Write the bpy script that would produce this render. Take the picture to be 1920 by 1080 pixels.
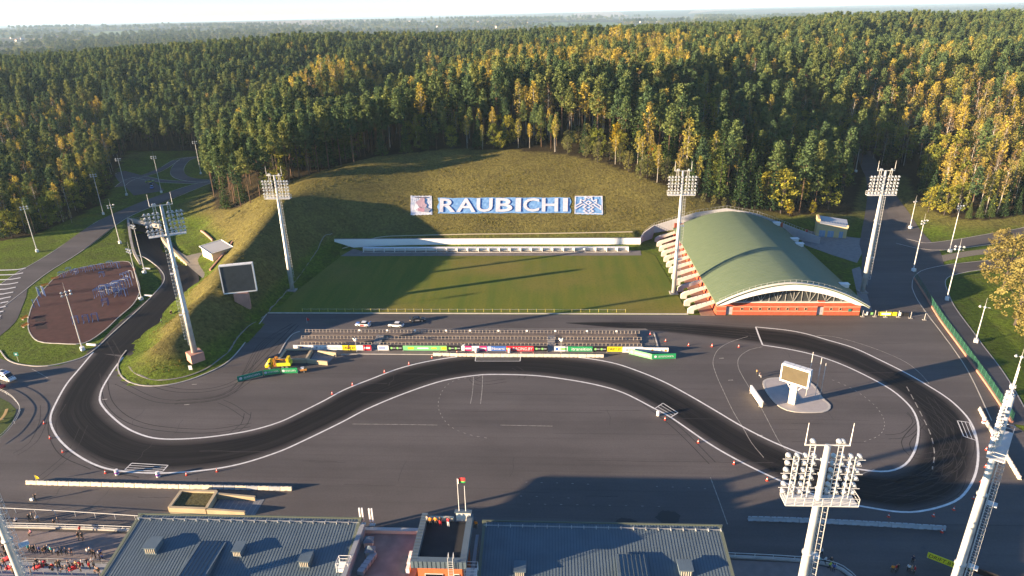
import bpy, bmesh, math, random
import numpy as np
from mathutils import Vector, Matrix
from mathutils.geometry import tessellate_polygon

for _o in list(bpy.data.objects): bpy.data.objects.remove(_o)
SC = bpy.context.scene
COL = SC.collection
R = math.radians
random.seed(7)
RNG = np.random.default_rng(7)

# ------------------------------------------------------------------ camera
FPX, CAMH = 1250.0, 85.0                       # focal length in photo pixels, height of the drone
ROLL = math.atan(43 / 1900.)
PITCH = math.atan(516.5 * math.cos(ROLL) / FPX)
YAW = R(3.45)
_f = np.array([-math.sin(YAW) * math.cos(PITCH), math.cos(YAW) * math.cos(PITCH), -math.sin(PITCH)])
_r0 = np.array([math.cos(YAW), math.sin(YAW), 0]); _u0 = np.cross(_r0, _f)
_r = _r0 * math.cos(ROLL) - _u0 * math.sin(ROLL); _u = _u0 * math.cos(ROLL) + _r0 * math.sin(ROLL)
CAMP = np.array([0, 0, CAMH])
cam = bpy.data.cameras.new('Camera'); co = bpy.data.objects.new('Camera', cam); COL.objects.link(co)
cam.sensor_width = 36; cam.lens = FPX / 1920 * 36; cam.clip_start = 1; cam.clip_end = 120000
co.matrix_world = Matrix(((_r[0], _u[0], -_f[0], 0), (_r[1], _u[1], -_f[1], 0), (_r[2], _u[2], -_f[2], CAMH), (0, 0, 0, 1)))
SC.camera = co

# ------------------------------------------------------------------ light
SUN_EL, SUN_AZ = 9.0, 21.0                     # elevation; shadows run 21 degrees away from +X towards +Y
w = bpy.data.worlds.new('World'); SC.world = w; w.use_nodes = True
nt = w.node_tree; bg = nt.nodes['Background']
sk = nt.nodes.new('ShaderNodeTexSky'); sk.sky_type = 'NISHITA'; sk.sun_disc = False
sk.sun_elevation = R(SUN_EL); sk.sun_rotation = math.atan2(-math.cos(R(SUN_AZ)), -math.sin(R(SUN_AZ))) % (2 * math.pi)
sk.altitude = 200; sk.air_density = 0.78; sk.dust_density = 0.0; sk.ozone_density = 3.2
nt.links.new(sk.outputs[0], bg.inputs[0]); bg.inputs[1].default_value = 0.068
sl = bpy.data.lights.new('sun', 'SUN'); sl.energy = 5.0; sl.angle = R(0.5); sl.color = (1.0, 0.74, 0.47)
so = bpy.data.objects.new('sun', sl); COL.objects.link(so); so.location = (-300, -120, 120)
_sd = Vector((math.cos(R(SUN_EL)) * math.cos(R(SUN_AZ)), math.cos(R(SUN_EL)) * math.sin(R(SUN_AZ)), -math.sin(R(SUN_EL))))
so.rotation_euler = _sd.to_track_quat('-Z', 'Y').to_euler()
SC.view_settings.view_transform = 'Standard'; SC.view_settings.look = 'None'
SC.view_settings.gamma = 1.0; SC.view_settings.use_curve_mapping = False
SC.view_settings.exposure = 2.25
cy = SC.cycles
cy.max_bounces = 5; cy.diffuse_bounces = 2; cy.glossy_bounces = 2; cy.transmission_bounces = 3; cy.transparent_max_bounces = 6; cy.volume_bounces = 0
cy.caustics_reflective = False; cy.caustics_refractive = False
cy.volume_step_rate = 4

# ------------------------------------------------------------------ measuring helpers
def ray(px, py): return _f + _r * (px - 960) / FPX - _u * (py - 540) / FPX
def gp(px, py, z=0.0):
    d = ray(px, py); t = (z - CAMH) / d[2]; return CAMP + d * t
def proj(P):
    v = np.asarray(P, float) - CAMP; z = v @ _f
    return 960 + FPX * (v @ _r) / z, 540 - FPX * (v @ _u) / z
def g2(px, py, z=0.0): p = gp(px, py, z); return (float(p[0]), float(p[1]))

# ------------------------------------------------------------------ object helpers
def tag(o, label=None, cat=None, group=None, kind=None):
    if label: o['label'] = label
    if cat: o['category'] = cat
    if group: o['group'] = group
    if kind: o['kind'] = kind
    return o
def empty(name, loc=(0, 0, 0), rz=0.0, label=None, cat=None, group=None):
    o = bpy.data.objects.new(name, None); COL.objects.link(o); o.location = loc; o.rotation_euler = (0, 0, rz)
    o.empty_display_size = .2
    return tag(o, label, cat, group)
class MB:
    """collects faces into one mesh"""
    def __init__(s): s.v = []; s.f = []; s.m = []; s.uv = None
    def add(s, vs, fs, m=0):
        b = len(s.v); s.v += [tuple(map(float, v)) for v in vs]; s.f += [tuple(i + b for i in f) for f in fs]; s.m += [m] * len(fs); return s
    def box(s, c, d, rz=0., m=0, taper=1.0):
        x, y, z = d[0] / 2, d[1] / 2, d[2] / 2; ca, sa = math.cos(rz), math.sin(rz); vs = []
        for k, t in ((-1, 1.), (1, taper)):
            for i, j in ((-1, -1), (1, -1), (1, 1), (-1, 1)):
                px, py = i * x * t, j * y * t
                vs.append((c[0] + px * ca - py * sa, c[1] + px * sa + py * ca, c[2] + k * z))
        return s.add(vs, [(3, 2, 1, 0), (4, 5, 6, 7), (0, 1, 5, 4), (1, 2, 6, 5), (2, 3, 7, 6), (3, 0, 4, 7)], m)
    def tube(s, pts, rs, n=6, m=0, cap=True):
        pts = [Vector(p) for p in pts]
        if not hasattr(rs, '__len__'): rs = [rs] * len(pts)
        b = len(s.v); up0 = None
        for i, p in enumerate(pts):
            t = (pts[min(i + 1, len(pts) - 1)] - pts[max(i - 1, 0)]).normalized()
            a = Vector((0, 0, 1)) if abs(t.z) < .9 else Vector((1, 0, 0))
            x = t.cross(a).normalized(); y = t.cross(x)
            for k in range(n):
                an = 2 * math.pi * k / n + math.pi / n; q = p + (x * math.cos(an) + y * math.sin(an)) * rs[i]; s.v.append(tuple(q))
        for i in range(len(pts) - 1):
            for k in range(n):
                k2 = (k + 1) % n
                s.f.append((b + i * n + k, b + i * n + k2, b + (i + 1) * n + k2, b + (i + 1) * n + k)); s.m.append(m)
        if cap:
            s.f.append(tuple(b + k for k in range(n))[::-1]); s.m.append(m)
            s.f.append(tuple(b + (len(pts) - 1) * n + k for k in range(n))); s.m.append(m)
        return s
    def prism(s, poly, z0, z1, m=0, mt=None):
        n = len(poly); tr = tessellate_polygon([[Vector((p[0], p[1], 0)) for p in poly]])
        ar = sum(poly[i][0] * poly[(i + 1) % n][1] - poly[(i + 1) % n][0] * poly[i][1] for i in range(n))
        b = len(s.v); s.v += [(float(p[0]), float(p[1]), z0) for p in poly] + [(float(p[0]), float(p[1]), z1) for p in poly]
        for i in range(n):
            j = (i + 1) % n; q = (b + i, b + j, b + n + j, b + n + i); s.f.append(q if ar > 0 else q[::-1]); s.m.append(m)
        for t in tr:
            a = (Vector(poly[t[1]]).to_2d() - Vector(poly[t[0]]).to_2d()).cross(Vector(poly[t[2]]).to_2d() - Vector(poly[t[0]]).to_2d())
            if a < 0: t = t[::-1]
            s.f.append(tuple(b + n + i for i in t)); s.m.append(m if mt is None else mt)
            s.f.append(tuple(b + i for i in t[::-1])); s.m.append(m)
        return s
    def sheet(s, poly, z, m=0):
        pts = [Vector((p[0], p[1], 0)) for p in poly]; b = len(s.v)
        s.v += [(float(p[0]), float(p[1]), z if not callable(z) else z(p[0], p[1])) for p in poly]
        for t in tessellate_polygon([pts]):
            a = (pts[t[1]] - pts[t[0]]).cross(pts[t[2]] - pts[t[0]]).z
            s.f.append(tuple(b + i for i in (t if a > 0 else t[::-1]))); s.m.append(m)
        return s
    def build(s, name, mats, parent=None, smooth=False, loc=None):
        me = bpy.data.meshes.new(name); me.from_pydata(s.v, [], s.f)
        for m in (mats if isinstance(mats, (list, tuple)) else [mats]): me.materials.append(m)
        if any(s.m): me.polygons.foreach_set('material_index', s.m)
        if smooth: me.polygons.foreach_set('use_smooth', [True] * len(me.polygons))
        me.update(); o = bpy.data.objects.new(name, me); COL.objects.link(o)
        if parent: o.parent = parent
        if loc is not None: o.location = loc
        return o
_ONE = 'first second third fourth fifth sixth seventh eighth ninth tenth eleventh twelfth thirteenth fourteenth fifteenth sixteenth seventeenth eighteenth nineteenth'.split()
def nth(i):
    if i < 19: return _ONE[i]
    t, u = divmod(i + 1, 10); w_ = 'twent thirt fort fift sixt sevent eight ninet'.split()[t - 2]
    return w_ + 'ieth' if u == 0 else w_ + 'y-' + _ONE[u - 1]
def struct(o): o['kind'] = 'structure'; return o
def stuff(o): o['kind'] = 'stuff'; return o
def kids(o, cache={}):
    return [c for c in o.children]
def copy_tree(o, parent=None):
    c = o.copy(); COL.objects.link(c)
    if parent: c.parent = parent
    for ch in KIDS.get(o.name, ()): copy_tree(ch, c)
    return c
KIDS = {}
def index_kids(*roots):
    def rec(o):
        KIDS[o.name] = list(o.children)
        for c in o.children: rec(c)
    for r in roots: rec(r)

# ------------------------------------------------------------------ materials
def nodes(m): return m.node_tree.nodes, m.node_tree.links
MATS = {}
def mat(name, col, rough=.8, metal=0., noise=0., scale=1., col2=None, bump=0., spec=.3, coat=0., detail=3.):
    if name in MATS: return MATS[name]
    m = bpy.data.materials.new(name); m.use_nodes = True; N, L = nodes(m); b = N['Principled BSDF']
    b.inputs['Roughness'].default_value = rough; b.inputs['Metallic'].default_value = metal
    b.inputs['Specular IOR Level'].default_value = spec; b.inputs['Coat Weight'].default_value = coat
    c = (*col, 1)
    if noise or col2:
        tc = N.new('ShaderNodeTexCoord'); nz = N.new('ShaderNodeTexNoise'); nz.inputs['Scale'].default_value = scale; nz.inputs['Detail'].default_value = detail
        L.new(tc.outputs['Object'], nz.inputs['Vector'])
        mx = N.new('ShaderNodeMix'); mx.data_type = 'RGBA'
        d = col2 if col2 else tuple(max(0, x * (1 - noise)) for x in col)
        mx.inputs[6].default_value = c if col2 else (*[x * (1 + noise) for x in col], 1); mx.inputs[7].default_value = (*d, 1)
        rp = N.new('ShaderNodeMapRange'); rp.inputs[1].default_value = .3; rp.inputs[2].default_value = .7
        L.new(nz.outputs[0], rp.inputs[0]); L.new(rp.outputs[0], mx.inputs[0]); L.new(mx.outputs[2], b.inputs['Base Color'])
        if bump:
            bp = N.new('ShaderNodeBump'); bp.inputs['Strength'].default_value = bump; bp.inputs['Distance'].default_value = .05
            L.new(nz.outputs[0], bp.inputs['Height']); L.new(bp.outputs[0], b.inputs['Normal'])
    else: b.inputs['Base Color'].default_value = c
    MATS[name] = m; return m

# ------------------------------------------------------------------ terrain height field
CTRL = []
def ctl(pts, z=None, step=6.0):
    """control points along a polyline measured in the photo: (px, py, z)"""
    W = [np.array(gp(p[0], p[1], p[2] if z is None else z)) for p in pts]
    for a, b in zip(W[:-1], W[1:]):
        n = max(1, int(np.hypot(*(b - a)[:2]) / step))
        for i in range(n): CTRL.append(a + (b - a) * i / n)
    CTRL.append(W[-1])
def ctw(*pts): 
    for p in pts: CTRL.append(np.array(p, float))
# foot of the bank round the field, the crest, the wooded hill behind
ctl([(640, 437, 3.2), (760, 436, 3.2), (890, 437, 3.2), (1185, 433, 3.2)])
ctl([(560, 345, 18.5), (605, 323, 20.5), (700, 296, 22.5), (830, 282, 23.5), (950, 282, 23.5), (1050, 290, 22), (1130, 305, 20), (1220, 340, 15.5), (1330, 385, 8.5)])
ctl([(640, 395, 10.5), (800, 350, 14), (950, 350, 14), (1100, 360, 12.5)])
ctl([(980, 216, 30), (1100, 220, 30)])
# berm along the left of the field: ridge, inner foot, outer foot
ctl([(292, 655, 4.2), (304, 632, 6.2), (340, 587, 9), (395, 532, 10.5), (447, 470, 12), (505, 407, 15), (530, 372, 17.5)])
ctl([(500, 589, 0), (555, 528, 0), (600, 472, 0.3), (620, 455, 1.5), (640, 440, 3.)])
ctl([(500, 589, 0), (470, 626, 0), (430, 670, 0), (350, 707, 0), (290, 714, 0), (245, 703, 0), (232, 690, 0), (236, 672, 0), (270, 632, 0), (335, 562, 0), (385, 515, 0)])
ctl([(400, 520, 1.5), (425, 480, 3.5), (445, 452, 6), (420, 438, 3), (395, 440, 1.5)], step=4)
ctl([(405, 405, 4), (440, 395, 8), (490, 375, 13), (540, 345, 17)], step=5)
ctl([(400, 470, 0), (370, 480, 0), (330, 470, 0), (345, 440, 0), (380, 425, 0)], step=5)
# flat ground of the valley, the plaza, the field
for _p in [(0, 640), (60, 600), (120, 660), (150, 560), (200, 500), (250, 500), (80, 520), (0, 520), (60, 470), (150, 420), (240, 370), (330, 345), (390, 320), (240, 290), (300, 300), (380, 290), (280, 330), (230, 330), (150, 470), (0, 700), (0, 760), (300, 560)]: ctl([(*_p, 0)])
for _x in range(-150, 160, 20):
    for _y in range(20, 185, 20): ctw((_x, _y, 0))
for _x in range(-80, 160, 15):
    for _y in range(186, 236, 12): ctw((_x, _y, 0))
for _x in (-300, -250, -200): ctw(*[(_x, _y, 0) for _y in (0, 60, 120, 180, 230)])
for _x in (160, 200, 260, 320): ctw(*[(_x, _y, 0) for _y in (0, 60, 120, 180, 220)])
ctl([(1345, 590, 0), (1630, 590, 0), (1660, 470, 0), (1720, 430, 0), (1800, 460, 0), (1920, 430, 0.5)])
ctw(*[(x, y, z) for x in (60, 75, 90, 100, 110) for y, z in ((200, 0), (225, 0), (250, 0))])
ctl([(1500, 430, 0), (1560, 440, 0), (1620, 440, 0), (1600, 470, 0)])
ctl([(1480, 402, 3), (1560, 395, 3), (1625, 385, 2.), (1650, 400, 1), (1645, 360, 2), (1612, 322, 4), (1700, 380, 2.5), (1760, 400, 3), (1850, 412, 3), (1920, 405, 3.5)])
# hills of the forest (world metres)
ctw((-500, 300, 5), (-350, 440, 8), (-560, 520, 18), (-480, 700, 29), (-280, 430, 3), (-240, 420, 2),
    (-140, 310, 16), (-146, 350, 23), (-150, 400, 28), (-156, 450, 32), (-160, 500, 35), (-165, 570, 36),          # pine ridge
    (-122, 345, 15), (-119, 390, 8), (-117, 430, 6), (-112, 480, 6), (-104, 540, 8), (-92, 600, 12), (-75, 670, 20),   # gully
    (-99, 330, 20), (-93, 395, 25), (-83, 460, 29), (-58, 550, 33), (-30, 640, 35),                                # golden ridge
    (-172, 335, 2), (-186, 370, 1), (-192, 415, 1), (-202, 470, 4), (-212, 530, 9), (-216, 600, 16), (-262, 560, 24), (-300, 640, 34), (-250, 710, 37), (-330, 540, 16),
    (-30, 420, 31), (30, 420, 33), (80, 440, 34), (60, 530, 33), (150, 450, 33), (0, 560, 34), (100, 640, 38), (200, 540, 33), (100, 720, 40),
    (250, 420, 20), (300, 520, 36), (320, 570, 25), (346, 620, 24), (375, 690, 30), (400, 560, 38), (270, 640, 42), (260, 330, 6), (400, 380, 10), (450, 480, 30), (330, 740, 46), (460, 640, 44),
    (640, 850, 50), (370, 850, 50), (200, 850, 41), (0, 850, 41), (-300, 850, 41), (-650, 850, 25), (-900, 700, 15), (700, 500, 28), (650, 350, 12), (900, 800, 45), (900, 500, 25), (0, 1000, 32), (400, 1050, 40), (-400, 1000, 25), (800, 1100, 36),
    (-140, 285, 7), (-128, 270, 8), (-115, 290, 16), (-100, 300, 18), (180, 300, 5), (130, 300, 6), (110, 330, 12), (60, 350, 22))
ctw((-120, -100, 0), (120, -100, 0), (0, -300, 0), (-400, -100, 0), (400, -100, 0))
RBF_C = np.array(CTRL)
_k, _i = np.unique(np.round(RBF_C[:, :2] / 1.5).astype(int), axis=0, return_index=True); RBF_C = RBF_C[_i]
RBF_N = len(RBF_C); _D = np.hypot(RBF_C[:, None, 0] - RBF_C[None, :, 0], RBF_C[:, None, 1] - RBF_C[None, :, 1])
RBF_A = np.zeros((RBF_N + 3, RBF_N + 3)); RBF_A[:RBF_N, :RBF_N] = -_D - 0.6 * np.eye(RBF_N) * 0; RBF_A[:RBF_N, :RBF_N] += 1.0 * np.eye(RBF_N)
RBF_A[:RBF_N, RBF_N] = RBF_A[RBF_N, :RBF_N] = 1; RBF_A[:RBF_N, RBF_N + 1] = RBF_A[RBF_N + 1, :RBF_N] = RBF_C[:, 0] / 500; RBF_A[:RBF_N, RBF_N + 2] = RBF_A[RBF_N + 2, :RBF_N] = RBF_C[:, 1] / 500
RBF_W = np.linalg.solve(RBF_A, np.concatenate([RBF_C[:, 2], [0, 0, 0]]))
def _poly_mask(poly, x, y):
    inside = np.zeros(x.shape, bool); n = len(poly)
    for i in range(n):
        x1, y1 = poly[i]; x2, y2 = poly[(i + 1) % n]
        c = ((y1 > y) != (y2 > y)); 
        with np.errstate(divide='ignore', invalid='ignore'): xi = (x2 - x1) * (y - y1) / (y2 - y1) + x1
        inside ^= c & (x < xi)
    return inside
def _grow(poly, d):
    n = len(poly); out = []
    ar = sum(poly[i][0] * poly[(i + 1) % n][1] - poly[(i + 1) % n][0] * poly[i][1] for i in range(n)); sg = 1 if ar > 0 else -1
    for i in range(n):
        a, b, c = Vector(poly[i - 1]), Vector(poly[i]), Vector(poly[(i + 1) % n])
        e1 = (b - a).normalized(); e2 = (c - b).normalized(); nn = Vector((e1.y + e2.y, -e1.x - e2.x))
        nn = nn.normalized() if nn.length > .01 else Vector((e1.y, -e1.x)); k = max(.5, nn.dot(Vector((e1.y, -e1.x))))
        out.append(tuple(b + nn * sg * d / k))
    return out
PLAZA = [g2(*p) for p in [(500, 588), (1642, 592), (1757, 594), (1800, 653), (1850, 723), (1905, 800)]] + [(112, 90), (112, 20), (-190, 20), (-190, 141)] + \
    [g2(*p) for p in [(0, 672), (24, 680), (60, 688), (110, 686), (150, 672), (178, 652), (214, 618), (262, 604), (238, 655), (226, 672), (221, 690), (230, 708), (252, 720), (285, 724), (330, 719), (380, 703), (430, 676), (470, 629)]]
FIELD = [(-87.5, 184.9), (41.9, 184.9), (39.5, 237), (36, 242), (-82, 243), (-79.8, 237)]
HALLP = [(36, 178), (128, 178), (128, 262), (36, 262)]
FLAT = [(_grow(PLAZA, .3), -.06), (_grow(FIELD, .5), -.06), ([(36, 183), (93, 183), (93, 258), (36, 258)], -.06)]
CUT_L = [g2(*p) for p in [(264, 496), (252, 474), (245, 448), (240, 412)]]
CUT_R = [g2(*p) for p in [(300, 424), (305, 446), (326, 470), (352, 494)]]
PORT_L, PORT_R = CUT_L[-1], CUT_R[0]
_pn = Vector((PORT_R[1] - PORT_L[1], PORT_L[0] - PORT_R[0])).normalized(); _pn = _pn if _pn.y > 0 else -_pn
CUT = _grow(CUT_L + [tuple(Vector(PORT_L) + _pn * 5), tuple(Vector(PORT_R) + _pn * 5)] + CUT_R, .4)
def cut_z(x, y):
    (ax, ay), (bx, by) = PORT_L, PORT_R; l = math.hypot(bx - ax, by - ay)
    d = np.abs((np.asarray(x) - ax) * (by - ay) - (np.asarray(y) - ay) * (bx - ax)) / l
    return -4.8 * (1 - _smooth(6, 36, d))
def _smooth(a, b, t): t = np.clip((t - a) / (b - a), 0, 1); return t * t * (3 - 2 * t)
def _farz(x, y):
    d = np.hypot(x, y)
    z = -6 + 7 * np.sin(x / 900 + 1) * np.cos(y / 1300) + 4 * np.sin(x / 410 + y / 700)
    z += _smooth(3500, 9000, d) * (26 * np.sin(x / 3300 + .4) * np.cos(y / 4100 + 1) + 14 + 12 * np.sin(x / 1500 + y / 2600))
    z += _smooth(9000, 16000, d) * (18 + x / 900 * 1.2)
    return np.minimum(z, 74)
def Zs(x, y):
    x = np.asarray(x, float).ravel(); y = np.asarray(y, float).ravel(); out = np.zeros(len(x))
    d = np.hypot(x, y); near = d < 1500
    for a in range(0, len(x), 20000):
        s = slice(a, a + 20000); m = near[s]
        if not m.any(): continue
        xs, ys = x[s][m], y[s][m]
        z = -np.hypot(xs[:, None] - RBF_C[None, :, 0], ys[:, None] - RBF_C[None, :, 1]) @ RBF_W[:RBF_N] + RBF_W[RBF_N] + RBF_W[RBF_N + 1] * xs / 500 + RBF_W[RBF_N + 2] * ys / 500
        t = out[s]; t[m] = z; out[s] = t
    far = _farz(x, y); k = _smooth(980, 1450, d); out = out * (1 - k) + far * k
    out = np.where(near, out, far)
    out += np.where((d > 330) & (d < 1400), 1.2 * np.sin(x / 23 + y / 31) * np.sin(y / 17 - x / 40), 0) * _smooth(330, 420, d)
    for poly, zz in FLAT:
        out[_poly_mask(poly, x, y)] = zz
    m = _poly_mask(CUT, x, y)                    # cutting of the track down into the underpass
    if m.any(): out[m] = cut_z(x[m], y[m]) - .1
    return out
def Z(x, y): return float(Zs([x], [y])[0])
def at(px, py):
    """where the photo pixel's line of sight meets the ground"""
    d = ray(px, py); ts = np.linspace(60, 1400, 2700); P = CAMP[None] + d[None] * ts[:, None]
    z = Zs(P[:, 0], P[:, 1]); k = np.argmax(P[:, 2] < z)
    if k == 0: return Vector(gp(px, py, 0))
    a = (P[k - 1, 2] - z[k - 1]); b = (z[k] - P[k, 2]); q = P[k - 1] + (P[k] - P[k - 1]) * a / max(1e-6, a + b)
    return Vector((q[0], q[1], Z(q[0], q[1])))
# ================================================================== the ground sheet
def _axis(lo, hi, fine, far, extra=()):
    a = list(np.arange(lo, hi + .1, fine)); d = fine; x = a[-1]
    while x < far[1]: d *= 1.13; x += d; a.append(x)
    d = fine; x = a[0]
    while x > far[0]: d *= 1.13; x -= d; a.insert(0, x)
    return np.unique(np.round(np.array(a + list(extra)), 2))
gx = _axis(-265, 235, 2.5, (-40000, 40000), np.arange(-206, -166, 1.25))
gy = _axis(60, 470, 2.5, (-3000, 45000), np.arange(255, 296, 1.25))
X, Y = np.meshgrid(gx, gy); ZZ = Zs(X, Y).reshape(X.shape)
PXs = np.empty(X.shape); PYs = np.empty(X.shape)
_v = np.stack([X, Y, ZZ], -1) - CAMP; _zc = np.maximum(_v @ _f, 1.); PXs = 960 + FPX * (_v @ _r) / _zc; PYs = 540 - FPX * (_v @ _u) / _zc
_BX = np.array([-2500, -300, 0, 60, 110, 150, 190, 215, 228, 240, 378, 392, 400, 440, 490, 545, 600, 700, 830, 950, 1050, 1130, 1220, 1330, 1450, 1480, 1530, 1600, 1622, 1700, 1722, 1760, 1810, 1870, 1920, 2300, 4000.])
_BY = np.array([420, 450, 452, 443, 423, 403, 383, 345, 300, 283, 283, 325, 392, 392, 366, 338, 321, 294, 280, 280, 288, 303, 338, 381, 397, 406, 400, 402, 330, 330, 385, 400, 413, 412, 402, 390, 380.])
def wood_line(px): return np.interp(px, _BX, _BY)
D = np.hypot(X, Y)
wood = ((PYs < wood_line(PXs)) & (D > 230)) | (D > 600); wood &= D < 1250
far = D >= 1150
# colours the ground itself has: dry bank, fresh verge, wood floor
GC = np.zeros(X.shape + (4,)); GC[..., 3] = 1
_n1 = np.sin(X / 7.3 + 1.3 * np.sin(Y / 11)) * np.sin(Y / 6.1 + X / 19)
dry = _smooth(.6, 4, ZZ) ; dry = np.where(wood, 0, dry)
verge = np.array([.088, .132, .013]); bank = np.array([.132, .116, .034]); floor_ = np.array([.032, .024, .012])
rightbank = (X > 110) & (Y > 215); dry = np.where(rightbank & ~wood, _smooth(.2, 2.0, ZZ) * .8, dry)
GC[..., :3] = verge + (bank - verge) * dry[..., None]
GC[..., :3] *= (1 + .12 * _n1)[..., None]
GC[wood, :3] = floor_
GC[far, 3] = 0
me = bpy.data.meshes.new('ground')
ny, nx = X.shape; idx = np.arange(nx * ny).reshape(ny, nx)
quads = np.stack([idx[:-1, :-1], idx[:-1, 1:], idx[1:, 1:], idx[1:, :-1]], -1).reshape(-1, 4)
me.vertices.add(nx * ny); me.vertices.foreach_set('co', np.stack([X, Y, ZZ], -1).astype(np.float32).ravel())
me.loops.add(quads.size); me.loops.foreach_set('vertex_index', quads.ravel().astype(np.int32))
me.polygons.add(len(quads)); me.polygons.foreach_set('loop_start', np.arange(0, quads.size, 4, dtype=np.int32))
me.polygons.foreach_set('use_smooth', np.ones(len(quads), bool))
me.update(calc_edges=True); me.validate()
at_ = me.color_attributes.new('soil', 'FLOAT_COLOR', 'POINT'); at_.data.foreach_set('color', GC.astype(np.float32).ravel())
ground = bpy.data.objects.new('ground', me); COL.objects.link(ground); struct(ground)
def ground_mat():
    m = bpy.data.materials.new('ground_cover'); m.use_nodes = True; N, L = nodes(m); b = N['Principled BSDF']; b.inputs['Roughness'].default_value = .95; b.inputs['Specular IOR Level'].default_value = .1
    vc = N.new('ShaderNodeVertexColor'); vc.layer_name = 'soil'; ge = N.new('ShaderNodeNewGeometry')
    def noise(scale, det=4, rough=.6):
        n = N.new('ShaderNodeTexNoise'); n.inputs['Scale'].default_value = scale; n.inputs['Detail'].default_value = det; n.inputs['Roughness'].default_value = rough; L.new(ge.outputs['Position'], n.inputs['Vector']); return n
    def mr(i, a, c, lo, hi):
        r = N.new('ShaderNodeMapRange'); r.inputs[1].default_value = a; r.inputs[2].default_value = c; r.inputs[3].default_value = lo; r.inputs[4].default_value = hi; L.new(i, r.inputs[0]); return r.outputs[0]
    def mixc(f, a, bb, mode='MIX'):
        x = N.new('ShaderNodeMix'); x.data_type = 'RGBA'; x.blend_type = mode
        for s, i in ((f, 0), (a, 6), (bb, 7)):
            if hasattr(s, 'links'): L.new(s, x.inputs[i])
            else: x.inputs[i].default_value = s if i == 0 else (*s, 1)
        return x.outputs[2]
    fine = noise(.9, 6, .75); mid = noise(.16, 4, .6)
    c = mixc(mr(fine.outputs[0], .3, .7, 0, 1), vc.outputs[0], (.0, .0, .0), 'MIX')
    k = N.new('ShaderNodeMix'); k.data_type = 'RGBA'; k.blend_type = 'MULTIPLY'; k.inputs[0].default_value = 1; L.new(vc.outputs[0], k.inputs[6])
    g = N.new('ShaderNodeCombineColor'); f1 = mr(fine.outputs[0], .3, .7, .35, 1.65)
    for i in range(3): L.new(f1, g.inputs[i])
    L.new(g.outputs[0], k.inputs[7])
    near = mixc(mr(mid.outputs[0], .45, .75, 0, .55), k.outputs[2], (.060, .050, .024))
    # the far plain: fields and woods
    mp = N.new('ShaderNodeMapping'); mp.inputs['Scale'].default_value = (.0011, .0006, 0); mp.inputs['Rotation'].default_value = (0, 0, .35); L.new(ge.outputs['Position'], mp.inputs[0])
    vo = N.new('ShaderNodeTexVoronoi'); vo.inputs['Scale'].default_value = 1.; vo.inputs['Randomness'].default_value = .9; L.new(mp.outputs[0], vo.inputs[0])
    sp = N.new('ShaderNodeSeparateColor'); L.new(vo.outputs['Color'], sp.inputs[0])
    cr = N.new('ShaderNodeValToRGB'); cr.color_ramp.interpolation = 'CONSTANT'; e = cr.color_ramp.elements
    e[0].position = 0; e[0].color = (.024, .034, .018, 1)
    for p, cc in ((.42, (.10, .075, .045)), (.58, (.055, .095, .03)), (.72, (.03, .04, .02)), (.84, (.085, .10, .045)), (.93, (.14, .10, .06))):
        q = e.new(p); q.color = (*cc, 1)
    L.new(sp.outputs[0], cr.inputs[0])
    fw = noise(.0028, 5, .62); fd = mixc(mr(fw.outputs[0], .52, .56, 0, 1), cr.outputs[0], (.022, .032, .017))
    fd2 = mixc(mr(noise(.03, 3).outputs[0], .35, .65, 0, .45), fd, (.05, .05, .03))
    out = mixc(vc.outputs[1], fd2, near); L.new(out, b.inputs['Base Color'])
    bp = N.new('ShaderNodeBump'); bp.inputs['Strength'].default_value = 1.0; bp.inputs['Distance'].default_value = .8; L.new(fine.outputs[0], bp.inputs['Height']); L.new(bp.outputs[0], b.inputs['Normal'])
    return m
me.materials.append(ground_mat())

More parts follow.
